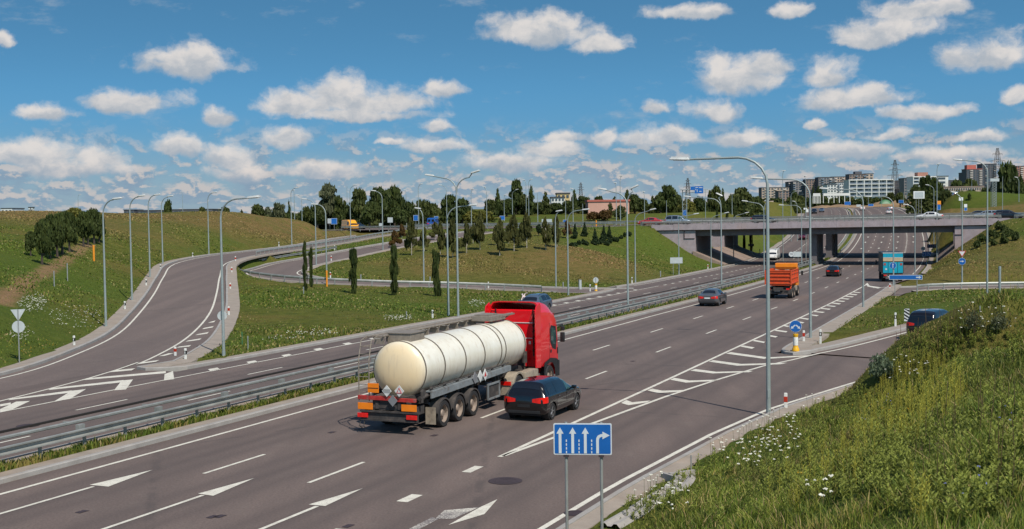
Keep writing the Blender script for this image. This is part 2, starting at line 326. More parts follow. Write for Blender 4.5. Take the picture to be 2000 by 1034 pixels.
B_C = np.array([(-4.5, 213., 5.05, 0, 6.7), (-11.3, 202.66, 4.26, -.02, 6.73), (-15.73, 195.15, 3.68, -.01, 6.7), (-20.07, 187.75, 3.08, 0., 6.65), (-23.77, 180.33, 2.45, 0., 6.64), (-26.62, 172.56, 1.95, -.01, 6.65), (-28.63, 164.28, 1.66, -.01, 6.6), (-29.22, 155.78, 1.39, -.01, 6.51), (-29.0, 147.93, 1.2, -.03, 6.5), (-26.57, 141.97, .97, -.04, 6.56), (-22.74, 138.42, .69, -.02, 6.69), (-18.06, 136.96, .44, 0., 6.78), (-12.75, 136.74, .19, .01, 6.83), (-6.69, 136.99, -.08, 0., 6.84), (.02, 136.42, -.39, -.01, 6.85), (7.0, 134.9, -.62, 0., 6.87), (13.5, 134.5, -.72, 0, 6.)])
def dense(C, k=5):
    n = len(C); t = np.linspace(0, n - 1, (n - 1) * k + 1); out = []
    for c in range(C.shape[1]):
        y = C[:, c]; m = np.gradient(y); i = np.minimum(t.astype(int), n - 2); u = t - i
        out.append((2*u**3-3*u**2+1)*y[i] + (u**3-2*u**2+u)*m[i] + (-2*u**3+3*u**2)*y[i+1] + (u**3-u**2)*m[i+1])
    return np.stack(out, 1)
AD, BD = dense(A_C), dense(B_C)
def offs(C, a):                                     # offset polyline; a metres right of the centre, with the crossfall
    t = np.gradient(C[:, :2], axis=0); t /= np.linalg.norm(t, axis=1)[:, None]; n = np.stack([t[:, 1], -t[:, 0]], 1)
    a = np.broadcast_to(a, (len(C),)); q = C[:, :3].copy(); q[:, :2] += n * a[:, None]; q[:, 2] -= C[:, 3] * a; return q
def tab(T): xs, ys = zip(*T); return lambda s: float(np.interp(s, xs, ys))
R_right = tab([(-90, 8.8), (-4, 8.85), (1, 8.95), (10, 9.6), (16.3, 10.4), (23.4, 12.1), (30, 13.8), (36, 15.3), (36.01, 6.5), (100, 6.4), (114, 6.5), (124, 7.2), (136, 8.3), (146, 8.2), (300, 8.6), (540, 8.6)])
L_left = tab([(-90, -22.), (-20, -22.6), (5, -23.6), (16, -24.5), (18.8, -24.2), (18.81, -20.9), (40, -20.9), (48, -21.1), (74, -20.7), (95, -21.2), (101, -22.2), (101.01, -23), (112, -22.6), (137, -22.7), (167, -23.4), (224, -24.4), (290, -24.9), (330, -25.5), (540, -29)])
R_left = lambda s: -8.55
L_right = lambda s: -10.95
X_left = [(36.0, 8.3), (39.2, 9.35), (44.9, 10.8), (51.7, 12.45), (60, 14.7), (70, 18.0), (80, 22.5), (90, 28.)]
X_C = []
for s_, d_ in X_left:
    X_C.append((*P(s_, d_)[:2], 0., 0, 0))
X_C = np.array(X_C); _x = dense(X_C, 3)
XL = offs(_x, 0.); XR = offs(_x, 6.3); XCc = offs(_x, 3.15)
for a_ in (XL, XR, XCc): a_[:, 2] = -.012
Y_C = dense(np.array([(36.5, 124.5, -.87, 0, 5.4), (39.5, 130.5, -.9, 0, 5.4), (43.2, 134.0, -.9, 0, 5.2), (48., 135.2, -.88, 0, 5.2), (54., 135., -.85, 0, 5.2), (62., 133.6, -.8, 0, 5.2), (80., 129., -.6, 0, 5.2), (110, 121, -.3, 0, 5.2)]))
SV = np.concatenate([np.arange(-90, 300, 3.), np.arange(300, 541, 5.)])
CORR = []   # (points Nx3, half widths N)
CORR.append((np.array([P(s, (R_right(s) + -8.55) / 2) for s in SV]), np.array([(R_right(s) + 8.55) / 2 + (.72 if s < 36 else 1.0) for s in SV]) ))
CORR.append((np.array([P(s, (L_left(s) - 10.95) / 2) for s in SV]), np.array([(-10.95 - L_left(s)) / 2 + 1.0 for s in SV]) ))
_a = AD[:, :3].copy(); _n = np.gradient(AD[:, :2], axis=0); _n /= np.linalg.norm(_n, axis=1)[:, None]; _x2 = np.interp(AD[:, 1], [66, 76, 90, 110, 140], [.7, .65, .4, .2, 0]); _a[:, :2] += np.stack([_n[:, 1], -_n[:, 0]], 1) * (_x2[:, None] * .7); CORR.append((_a, AD[:, 4] / 2 + 1.75 + _x2 * .6)); CORR.append((BD[:, :3].copy(), BD[:, 4] / 2 + 1.25))
CORR.append((XCc.copy(), np.full(len(XCc), 4.2))); CORR.append((Y_C[:, :3].copy(), np.full(len(Y_C), 3.4)))
eL = np.arange(-175, -38, 3.); eR = np.arange(19.6, 190, 3.)
OCORR = [(np.array([OP(e, 15) for e in eL]), np.full(len(eL), 25.5)), (np.array([OP(e, 15) for e in eR]), np.full(len(eR), 25.5))]
RBT = (-15., 262., 5.2, 19.)                        # roundabout beyond the ramp's end
CORR.append((np.array([(-22., 262., 5.3), (-8., 262., 5.3)]), np.array([13., 13.])))
CORR.append((np.array([(-50., 253., 5.0), (-36., 256., 5.1), (-22., 260., 5.3)]), np.array([5., 5., 6.])))
CP = []
def cp(x, y, z): CP.append((x, y, z))
def cpy(px, py, Y): CP.append(tuple(at_y(px, py, Y)))
# embankment left of the left ramp
At = offs(AD, -1.); tng = np.gradient(AD[:, :2], axis=0); tng /= np.linalg.norm(tng, axis=1)[:, None]; nl = np.stack([-tng[:, 1], tng[:, 0]], 1)
for i in range(0, len(AD), 4):
    y = AD[i, 1]; f = 1. if y < 195 else max(.12, 1 - (y - 195) / 40.)
    for q, h in ((3, .9), (6.5, 2.3), (12, 3.7), (20, 4.7)):
        if q > 10 and y > 170: continue
        nn = nl[i] if y > 60 else np.array([-.92, .39])
        b = AD[i, :2] + nn * (AD[i, 4] / 2 + 1.2 + q); cp(b[0], b[1], AD[i, 2] + h * f * (1 if y > 60 else .95))
for px, py, Y in ((-120, 416, 190), (0, 419, 175), (100, 413.5, 190), (200, 420, 190), (230, 419, 215), (320, 416.5, 215), (400, 418, 215), (500, 421, 225), (560, 426, 235), (600, 433, 236), (-300, 414, 190)): cpy(px, py, Y)
for px, py, Y in ((0, 421, 230), (200, 422, 240), (400, 423, 260), (500, 424, 275), (600, 437, 270)): cpy(px, py, Y)
# infield mound right of the loop
for px, py, Y in ((1000, 505, 165), (850, 515, 160), (1150, 492, 172), (900, 470, 190), (1050, 458, 200), (1150, 452, 205), (1230, 450, 212)): cpy(px, py, Y)
for e in np.arange(-110, -36, 8): q = OP(e, -11.5); cp(q[0], q[1], q[2] - .1)
for e, z in ((-37.8, 5.2), (-36, 4.3), (-34, 2.8), (-32, 1.2), (-30.5, .1)): q = OP(e, -10); cp(q[0], q[1], z)
for e, z in ((-37.8, 5.2), (-36, 4.3), (-34, 2.8), (-32, 1.2), (-30.5, .1)): q = OP(e, 42); cp(q[0], q[1], z)
for e, z in ((19.5, 5.8), (17.5, 4.3), (15, 2.7), (12.5, 1.2), (10, -.8)): q = OP(e, -10); cp(q[0], q[1], z); q = OP(e, 42); cp(q[0], q[1], z)
for e in np.arange(22, 120, 9): q = OP(e, -11.5); cp(q[0], q[1], q[2] - .1)
for px, py, Y in ((1950, 545, 141), (1900, 548, 141), (2050, 545, 139), (1900, 480, 172), (1990, 500, 158), (1850, 520, 150), (1870, 505, 160)): cpy(px, py, Y)
# between ramp A and the loop, and the triangle in front
for px, py, Y in ((470, 560, 125), (520, 600, 105), (600, 585, 112), (800, 590, 110), (430, 640, 88), (500, 640, 86), (700, 600, 105), (450, 530, 140)): 
    q = at_y(px, py, Y); cp(q[0], q[1], q[2])
# bank beyond the overpass
for px, py, Y in ((1150, 428, 290), (1300, 428, 295), (1450, 425, 300), (1560, 428, 300), (1150, 419, 330), (1300, 414, 350), (1400, 410, 360), (1500, 404, 370), (1560, 402, 380), (1000, 423, 320), (900, 426, 320), (1430, 404, 450), (1500, 399, 480)): cpy(px, py, Y)
for px, py, Y in ((1860, 424, 255), (1950, 421, 255), (2060, 420, 255), (1760, 386, 340), (1850, 384, 320), (1950, 384, 310), (2050, 384, 300), (2200, 383, 300), (1830, 410, 285), (1950, 405, 280)): cpy(px, py, Y)
# foreground bank
for s in np.arange(-60, 22, 5.):
    for q, z in ((2.2, .5), (5, 1.9), (8.5, 3.6), (12, 4.9), (17, 5.9), (26, 6.15), (40, 6.3), (70, 6.5)):
        dd = R_right(min(s, 20)) + 1.1 + q; w = P(s, dd); f = 1 - .0 * s
        if w[1] < 46: 
            f = 1 - max(0, (w[1] - 24) / 40.) ** 1.5; cp(w[0], w[1], z * f)
for px, py, Y in ((1700, 700, 51), (1750, 672, 52), (1800, 648, 52), (1870, 606, 50), (1940, 583, 46), (2000, 566, 43), (2100, 548, 42), (2300, 530, 40), (1600, 800, 44), (1640, 765, 51), (1800, 720, 40), (1900, 680, 36), (2000, 660, 32)): cpy(px, py, Y)
for x, y, z in ((26.5, 62, 1.2), (32, 66, 1.6), (40, 70, 1.8), (55, 70, 3.), (36, 54, 2.9), (30, 56, 2.2), (60, 85, 1.), (80, 60, 4.5), (100, 90, 2.5)): cp(x, y, z)
for px, py, Y in ((1900, 590, 100), (1960, 575, 112), (1800, 600, 98), (1850, 575, 118), (2100, 580, 105)): cpy(px, py, Y)
for x, y, z in ((-110, 60, 6.5), (-80, 20, 6.5), (-60, 90, 5.4), (150, 150, 3.), (160, 60, 6), (0, -20, 6.3), (60, 0, 6.6), (-60, -20, 2), (200, 200, 8),
    (-200, 250, 8.6), (-150, 330, 8), (-60, 330, 7.0), (0, 320, 6.4), (60, 400, 8.5), (-250, 500, 6), (0, 550, 7), (-150, 700, 5), (120, 520, 9.5), (160, 640, 11), (250, 640, 17), (300, 500, 17), (230, 380, 13), (320, 330, 13), (60, 700, 9), (350, 800, 20), (200, 800, 14),
    (170, 560, 11.5), (185, 600, 12.5)): cp(x, y, z)
pts = [np.array(CP)]
for pl, hw in CORR + OCORR:
    t = np.gradient(pl[:, :2], axis=0); t /= np.linalg.norm(t, axis=1)[:, None] + 1e-9; n = np.stack([t[:, 1], -t[:, 0]], 1)
    st = 3 if hw.max() < 20 else 2
    for sg in (-1, 1):
        q = pl.copy(); q[:, :2] += n * (hw * sg)[:, None]; pts.append(q[::st])
    pts.append(pl[::st])
CPA = np.concatenate(pts)
# thin the control points and keep them apart
keep = []; cell = {}
for i, q in enumerate(CPA):
    k = (int(q[0] // 3), int(q[1] // 3))
    if k in cell: continue
    if abs(q[0]) > 700 or q[1] > 900: continue
    cell[k] = 1; keep.append(i)
CPA = CPA[keep]
SC = 100.
def kern(a, b):
    d2 = ((a[:, None, 0] - b[None, :, 0]) ** 2 + (a[:, None, 1] - b[None, :, 1]) ** 2) / SC ** 2
    return .5 * d2 * np.log(d2 + 1e-12)
Nn = len(CPA); K_ = kern(CPA, CPA) + np.eye(Nn) * 2e-4; Pm = np.c_[np.ones(Nn), CPA[:, :2] / SC]
Ls = np.zeros((Nn + 3, Nn + 3)); Ls[:Nn, :Nn] = K_; Ls[:Nn, Nn:] = Pm; Ls[Nn:, :Nn] = Pm.T
SOL = np.linalg.solve(Ls, np.concatenate([CPA[:, 2], np.zeros(3)]))
def tps(x, y):
    q = np.stack([x.ravel(), y.ravel()], 1); out = np.zeros(len(q))
    for i in range(0, len(q), 8000):
        b = q[i:i + 8000]; out[i:i + 8000] = kern(b, CPA) @ SOL[:Nn] + SOL[Nn] + b @ SOL[Nn + 1:] / SC
    return out.reshape(x.shape)
def corridor(x, y, pl, hw):
    """distance outside the corridor (negative inside) and the corridor's height there"""
    best = np.full(x.shape, 1e9); zz = np.zeros(x.shape)
    for i in range(len(pl) - 1):
        a, b = pl[i], pl[i + 1]; dx, dy = b[0] - a[0], b[1] - a[1]; L2 = dx * dx + dy * dy
        R_ = 40 + max(hw[i], hw[i + 1])
        sel = (x > min(a[0], b[0]) - R_) & (x < max(a[0], b[0]) + R_) & (y > min(a[1], b[1]) - R_) & (y < max(a[1], b[1]) + R_)
        if not sel.any(): continue
        xs, ys = x[sel], y[sel]; t = np.clip(((xs - a[0]) * dx + (ys - a[1]) * dy) / L2, 0, 1)
        d = np.hypot(xs - a[0] - t * dx, ys - a[1] - t * dy) - (hw[i] + (hw[i + 1] - hw[i]) * t); z = a[2] + (b[2] - a[2]) * t
        bb = best[sel]; zb = zz[sel]; m = d < bb; bb[m] = d[m]; zb[m] = z[m]; best[sel] = bb; zz[sel] = zb
    return best, zz
def far_z(x, y):                                     # wide country: flat left, a long rise to the right where the town stands
    r = np.clip((x / np.maximum(y, 1) - .08) / .25, 0, 1); g = np.clip((y - 500) / 900, 0, 1)
    return 6.0 + (-3 + 24 * r) * g + 14 * r * np.clip((y - 1400) / 1500, 0, 1)
def ground(x, y):
    x = np.asarray(x, float); y = np.asarray(y, float); base = tps(x, y); near = np.hypot(x, y)
    wf = np.clip((near - 480) / 320, 0, 1); wf = wf * wf * (3 - 2 * wf); base = base * (1 - wf) + far_z(x, y) * wf
    sw = np.zeros(x.shape); sz = np.zeros(x.shape); mw = np.zeros(x.shape)
    EZ = [corridor(x, y, pl, hw) for pl, hw in CORR]; emin = np.min([e for e, _ in EZ], axis=0)
    for i, (e, z) in enumerate(EZ):
        e = np.where((emin < -.2) & (e > emin + 1e-6) & (e > -.8), 99., e); w = np.clip(1 - (e + .15) / 1.6, 0, 1); w = w * w * (3 - 2 * w)
        drop = np.where(e < -.35, .16, -.07)
        ww = w * (8 if e.size and False else 1) + 1e-9 * 0
        sw += ww ** 3; sz += ww ** 3 * (z - drop); mw = np.maximum(mw, w)
    ee = (x - EO[0]) * ED[0] + (y - EO[1]) * ED[1]; nn = (x - EO[0]) * ND[0] + (y - EO[1]) * ND[1]
    for lo, hi in ((-176, -37.6), (19.2, 190)):
        e = np.maximum(np.maximum(lo - ee, ee - hi) + .0, np.abs(nn - 15) - np.where((ee > -41) & (ee < 26), 22.8, 25.5)); z = np.where(ee > -60, 5.9 + .0085 * ee, 5.39 + .003 * (ee + 60))
        w = np.clip(1 - (e + .15) / 1.2, 0, 1); w = w * w * (3 - 2 * w); sw += w ** 3; sz += w ** 3 * (z - np.where(e < -.35, .16, -.02)); mw = np.maximum(mw, w)
    zc = np.where(sw > 1e-9, sz / np.maximum(sw, 1e-9), 0)
    return base * (1 - mw) + zc * mw
def axis_lines(a, b, st, lo, hi, g=1.12):
    c = list(np.arange(a, b + .01, st)); s = st; v = b
    while v < hi: s *= g; v += s; c.append(v)
    s = st; v = a; pre = []
    while v > lo: s *= g; v -= s; pre.append(v)
    return np.array(pre[::-1] + c)
gx = axis_lines(-60, 62, .8, -5200, 5200, 1.045); gy = axis_lines(2, 250, .9, -60, 9000, 1.035)
GX, GY = np.meshgrid(gx, gy)
GZ = ground(GX, GY)
GZ += (RNG.random(GZ.shape) - .5) * .05 * (np.hypot(GX, GY) < 300)
def grid(G, x, y):
    i = np.clip(np.searchsorted(gx, x) - 1, 0, len(gx) - 2); j = np.clip(np.searchsorted(gy, y) - 1, 0, len(gy) - 2); return G[j, i]
def hz(x, y):
    i = np.clip(np.searchsorted(gx, x) - 1, 0, len(gx) - 2); j = np.clip(np.searchsorted(gy, y) - 1, 0, len(gy) - 2)
    u = (x - gx[i]) / (gx[i + 1] - gx[i]); v = (y - gy[j]) / (gy[j + 1] - gy[j])
    return (GZ[j, i] * (1 - u) + GZ[j, i + 1] * u) * (1 - v) + (GZ[j + 1, i] * (1 - u) + GZ[j + 1, i + 1] * u) * v
_ts = 5 * 1.006 ** np.arange(1, 1000)
def hit(px, py, y0=5., y1=2500.):
    d = ray(px, py) / ray(px, py)[1]; Y = _ts[(_ts > y0) & (_ts < y1)]; z = H + d[2] * Y; g = hz(d[0] * Y, Y); k = np.nonzero(z <= g)[0]
    if len(k) == 0: k = [int(np.argmin(z - g))]
    i = k[0]; yy = Y[i]
    if i > 0:
        a, b = (z - g)[i - 1], (z - g)[i]; yy = Y[i - 1] + (Y[i] - Y[i - 1]) * a / (a - b + 1e-12)
    return np.array([d[0] * yy, yy, float(hz(d[0] * yy, yy))])
ny, nx = GZ.shape
V = np.stack([GX, GY, GZ], -1).reshape(-1, 3)
idx = np.arange(nx * ny).reshape(ny, nx); Q = np.stack([idx[:-1, :-1], idx[:-1, 1:], idx[1:, 1:], idx[1:, :-1]], -1).reshape(-1, 4)
def big_mesh(name, V, Q, mat, cols=None, smooth=True):
    me = bpy.data.meshes.new(name); k = Q.shape[1]
    me.vertices.add(len(V)); me.vertices.foreach_set('co', np.asarray(V, np.float32).ravel())
    me.loops.add(Q.size); me.loops.foreach_set('vertex_index', Q.astype(np.int32).ravel())
    me.polygons.add(len(Q)); me.polygons.foreach_set('loop_start', (np.arange(len(Q)) * k).astype(np.int32)); me.polygons.foreach_set('loop_total', np.full(len(Q), k, np.int32))
    if smooth: me.polygons.foreach_set('use_smooth', np.ones(len(Q), bool))
    if cols is not None:
        at = me.attributes.new('tone', 'FLOAT_COLOR', 'POINT'); at.data.foreach_set('color', np.asarray(cols, np.float32).ravel())
    me.update(calc_edges=True); me.materials.append(mat)
    o = bpy.data.objects.new(name, me); COL.objects.link(o); return o
# colour zones of the ground: (px, py, Y or None, radius, dry 0..1)
dry = np.zeros(len(V)); lush = np.zeros(len(V)); dirt_ = np.zeros(len(V))
def zone(arr, px, py, r, a, Y=None, sq=1.):
    q = at_y(px, py, Y) if Y else hit(px, py); d = np.hypot((V[:, 0] - q[0]) , (V[:, 1] - q[1]) / sq) / r; arr[:] = np.maximum(arr, a * np.clip(1.3 - d, 0, 1))
for z in ((560, 445, 16, 1, 228), (500, 440, 14, .95), (640, 455, 14, .8), (430, 435, 16, .8), (560, 432, 14, 1, 236), (300, 422, 18, .8, 200), (60, 418, 22, .9, 180), (150, 425, 15, .7, 170), (1130, 500, 12, .9), (1050, 520, 11, .7), (1160, 540, 9, .5), (980, 500, 12, .6), (900, 520, 14, .5), (1000, 475, 14, .4), (1850, 500, 12, .5), (1920, 520, 14, .6), (1990, 500, 14, .6), (1900, 410, 24, .8), (1990, 405, 24, .9),
          (1300, 415, 30, .6), (1450, 415, 30, .6), (1550, 400, 40, .9, 420), (600, 475, 8, .6), (700, 462, 8, .6), (760, 455, 8, .5)): zone(dry, z[0], z[1], z[2], z[3], z[4] if len(z) > 4 else None)
for z in ((1330, 500, 12, 1), (1300, 480, 14, .7), (1360, 520, 8, .9), (300, 600, 9, .5), (180, 560, 10, .5), (1200, 560, 8, .4), (850, 590, 10, .3), (60, 500, 14, .5), (1480, 480, 25, .8), (1520, 460, 25, .8), (1530, 440, 40, .6), (1780, 400, 30, .7)): zone(lush, *z)
for z in ((1620, 402, 45, 1, 560), (1740, 400, 40, 1, 560), (1560, 404, 40, .7, 500), (1000, 432, 25, .3)): zone(dirt_, z[0], z[1], z[2], z[3], z[4] if len(z) > 4 else None)
pathpx = [(0, 592), (30, 568), (60, 545), (100, 522), (130, 503), (150, 492), (175, 478)]
pp = np.array([hit(*q) for q in pathpx]); ppd = dense(pp, 8)
dm = np.min(np.hypot(V[:, None, 0] - ppd[None, :, 0], V[:, None, 1] - ppd[None, :, 1]) if len(V) < 2000 else np.stack([np.hypot(V[:, 0] - a[0], V[:, 1] - a[1]) for a in ppd], 1), axis=1)
dirt_ = np.maximum(dirt_, np.clip(1.4 - dm / 1.0, 0, 1))
DRY, LUSH = dry.reshape(GZ.shape), lush.reshape(GZ.shape)
cols = np.stack([dry, lush, np.clip(dirt_, 0, 1), np.ones(len(V))], 1)
def grass_ground():
    m, g, b = new_mat('grass_ground'); p = geo_pos(g); at = g.new('ShaderNodeAttribute', attribute_name='tone'); sp = g.new('ShaderNodeSeparateColor'); g.put(sp.inputs[0], at.outputs['Color'])
    n1 = g.noise(p, .12, 5, .6); n2 = g.noise(p, .9, 5, .65); n3 = g.noise(p, 6., 4, .7); n4 = g.noise(p, .035, 3, .5)
    c = g.ramp(n2, [(.25, (.050, .066, .011)), (.5, (.102, .115, .020)), (.75, (.160, .160, .036))])
    c = g.mix(g.math('MULTIPLY', g.smooth(n1, .45, .65), .55), c, (.170, .125, .038, 1))
    c = g.mix(g.math('MULTIPLY', g.smooth(n4, .45, .60), .65), c, (.070, .115, .016, 1))
    c = g.mix(g.math('MULTIPLY', g.smooth(n3, .5, .72), .5), c, (.045, .048, .010, 1))
    dryf = g.math('MULTIPLY', sp.outputs[0], g.math('MULTIPLY_ADD', g.smooth(n2, .3, .65), .6, .35), clamp=True)
    c = g.mix(dryf, c, g.ramp(n3, [(.3, (.14, .085, .035)), (.7, (.24, .155, .065))]))
    lf = g.math('MULTIPLY', sp.outputs[1], g.math('MULTIPLY_ADD', n2, .5, .45), clamp=True)
    c = g.mix(lf, c, g.ramp(n3, [(.3, (.055, .085, .012)), (.7, (.11, .155, .022))]))
    c = g.mix(g.math('MULTIPLY', sp.outputs[2], g.smooth(g.math('ADD', n3, sp.outputs[2]), .75, 1.2)), c, g.ramp(n3, [(.3, (.20, .12, .06)), (.7, (.32, .2, .11))]))
    g.put(b.inputs['Base Color'], c); b.inputs['Roughness'].default_value = .95; b.inputs['Specular IOR Level'].default_value = .1
    bp = g.new('ShaderNodeBump'); bp.inputs['Strength'].default_value = .9; bp.inputs['Distance'].default_value = .25; g.put(bp.inputs['Height'], g.math('ADD', n3, g.math('MULTIPLY', n2, 1.5))); g.put(b.inputs['Normal'], bp.outputs[0]); return m
M['ground'] = grass_ground()
terrain = big_mesh('ground', V, Q, M['ground'], cols); tag(terrain, kind='structure')

# ------------------------------------------------------------------ carriageways, kerbs, markings
def rng(a, b, st=2.): 
    n = max(1, int(round((b - a) / st))); return [a + (b - a) * i / n for i in range(n + 1)]
def line(a, b, d, dz=0., st=2.): return [P(s, d(s) if callable(d) else d, dz) for s in rng(a, b, st)]
st_list = sorted(set(list(np.arange(-90, 541, 2.)) + [18.8, 18.81, 36.01, 101.01]))
def sheet(name, sl, lf, rf, mat, dz=0.0):
    A = [P(s, lf(s), dz) for s in sl]; B = [P(s, rf(s), dz) for s in sl]; o = MB().strip(A, B).build(name, mat, fixn=False); at = o.data.attributes.new('lat', 'FLOAT', 'POINT'); at.data.foreach_set('value', np.array([lf(s) for s in sl] + [rf(s) for s in sl], np.float32)); return tag(o, kind='structure')
sheet('road_asphalt', st_list, R_left, R_right, M['asphalt']); sheet('opposite_road_asphalt', st_list, L_left, L_right, M['asphalt'], .0)
def ramp_sheet(name, C, l, r, mat, dz=-.012):
    a = offs(C, -l); b = offs(C, r); a[:, 2] += dz; b[:, 2] += dz; return tag(MB().strip(a, b).build(name, mat, fixn=False), kind='structure')
AX = np.interp(AD[:, 1], [66, 76, 90, 110, 140], [1.7, 1.6, 1.15, .75, .35]); ramp_sheet('left_ramp_asphalt', AD, AD[:, 4] / 2 + .45, AD[:, 4] / 2 + AX, M['asphalt_old']); ramp_sheet('loop_ramp_asphalt', BD, BD[:, 4] / 2 + .2, BD[:, 4] / 2 + .3, M['asphalt_old'])
tag(MB().strip(XL, XR).build('exit_ramp_asphalt', M['asphalt'], fixn=False), kind='structure'); ramp_sheet('side_ramp_asphalt', Y_C, 2.7, 2.7, M['asphalt_old'], -.02)
KB = [(0, -.1), (.01, .13), (.04, .155), (.20, .155), (.20, .10)]            # kerb: face, top
def kerb(name, line_, side, strip=1.0, mat='paving', lift=0.):
    kp = [(side * o, h + lift) for o, h in KB]; mb = MB(); mb.sweep(line_, kp, M['kerb'])
    if strip: mb.sweep(line_, [(side * .20, .125 + lift), (side * (.17 + strip), .085 + lift), (side * (.2 + strip), -.1 + lift)], M[mat])
    return tag(mb.build(name, fixn=True), kind='structure')
kerb('median_kerb', line(-90, 540, -8.55), -1, .85); kerb('median_kerb_far_side', line(-90, 540, -10.95), 1, .25)
kerb('road_kerb', line(-90, 36, R_right) + [], 1, .5)
kerb('road_kerb', [tuple(P(s, 8.6)) for s in np.arange(146, 181, 3.)] + [tuple(P(s, 8.55)) for s in np.arange(184, 540, 4.)], 1, 1.6)
kerb('opposite_road_kerb', line(103, 540, L_left), -1, 1.0)
def arc(c, r, a0, a1, n, z): return [(c[0] + r * math.cos(a0 + (a1 - a0) * i / n), c[1] + r * math.sin(a0 + (a1 - a0) * i / n), z) for i in range(n + 1)]
isl = [P(s, 6.45) for s in np.arange(114, 38, -3.)] + [P(37.4, 6.5), P(36.4, 6.65), P(35.6, 7.0), P(35.2, 7.5), P(35.5, 8.05), P(36.2, 8.5)] + [tuple(q[:2]) + (0.,) for q in XL[1:]]
kerb('island_kerb', [tuple(q[:2]) + (float(np.interp(sd(q[0], q[1])[0], RS, RZ)) if i < 30 else 0.,) for i, q in enumerate(isl)], -1, 1.1)
kerb('exit_ramp_kerb', [tuple(q) for q in XR], 1, .8)
kerb('left_ramp_kerb', [tuple(q) for q in offs(AD, -(AD[:, 4] / 2 + .45))], -1, 1.1)
a_in = offs(AD, AD[:, 4] / 2 + AX + .02); i0 = int(np.argmin(np.hypot(a_in[:, 0] - P(19.5, -24)[0], a_in[:, 1] - P(19.5, -24)[1])))
isl2 = [P(s, L_left(s) if s > 19 else -20.9) for s in np.arange(99, 21, -3.)] + [P(20, -21.1), P(19, -21.8), P(18.6, -22.7), P(19.0, -23.6)] + [tuple(q) for q in a_in[i0 + 1:]]
kerb('gore_kerb', [tuple(map(float, q)) for q in isl2], 1, 1.0)
kerb('loop_inner_kerb', [tuple(q) for q in offs(BD, -(BD[:, 4] / 2 + .2))], -1, .7); kerb('loop_outer_kerb', [tuple(q) for q in offs(BD, BD[:, 4] / 2 + .3)[:-6]], 1, .8)
kerb('side_ramp_kerb', [tuple(q) for q in offs(Y_C, -2.7)][8:], -1, .8); kerb('side_ramp_kerb', [tuple(q) for q in offs(Y_C, 2.7)][6:], 1, .5)

def resample_(q, st=1.0):
    L = np.concatenate([[0], np.cumsum(np.linalg.norm(np.diff(q[:, :2], axis=0), axis=1))]); t = np.linspace(0, L[-1], max(2, int(L[-1] / st))); return np.stack([np.interp(t, L, q[:, i]) for i in range(3)], 1)
mk = MB(); PZ = .009
def mline(a, b, d, w=.12, st=2., mb=None, dz=None): 
    f = d if callable(d) else (lambda s: d); ss_ = rng(a, b, st); z = dz if dz is not None else (PZ if a < 120 else .02)
    (mb or mk).strip([P(s, f(s) - w / 2, z) for s in ss_], [P(s, f(s) + w / 2, z) for s in ss_])
LW = 3.748
mline(-90, 540, -7.5, .16)
for k in range(-6, 44):
    s0 = 12 * k
    for d in (0., -LW):
        if s0 > 5 or s0 < -12: mline(s0 - 1.5, s0 + 1.6, d + (0 if d else 0), .13)
        elif s0 == 0: mline(s0 - 1.6, s0 + 1.6, d, .13)
# long lines before the merge arrows
for d, s1 in ((-5.68, -4.2), (-1.93, -4.0), (1.82, -4.0)): mline(-24, s1, d, .13)
# right lane boundary: thick blocks, solid line, then two diverging lines
for k in range(-12, 1): mline(-2.75 + 4 * k, -1.85 + 4 * k, 3.72, .34)
mline(1.3, 2.25, 3.72, .3); mline(3.8, 115.5, 3.72, .17)
lsol = tab([(3.8, 3.75), (8.3, 4.2), (18.1, 5.12), (24.3, 5.95), (30.1, 6.95)]); mline(4, 30, lsol, .17)
xl2 = offs(_x, .55); xl2[:, 2] = PZ - .006
mk.strip([tuple(P(30, 6.86, PZ)), tuple(P(33, 7.75, PZ))] + [tuple(q) for q in offs(_x, .42) + [0, 0, PZ - .006]], [tuple(P(30, 7.04, PZ)), tuple(P(33, 7.93, PZ))] + [tuple(q) for q in offs(_x, .59) + [0, 0, PZ - .006]])
Rl = lambda s: R_right(s) - .5
mline(-90, 35.9, Rl, .17); xr2 = offs(_x, 5.7) + [0, 0, PZ - .006]; xr3 = offs(_x, 5.87) + [0, 0, PZ - .006]; mk.strip([tuple(q) for q in xr2], [tuple(q) for q in xr3])
mline(146, 540, 7.55, .15); 
for k in range(0, 60): mline(146 + 4 * k, 147.3 + 4 * k, 3.72, .32)
def quad(pts, mb=None, z=PZ): (mb or mk).add([P(s, d, z) for s, d in pts], [tuple(range(len(pts)))])
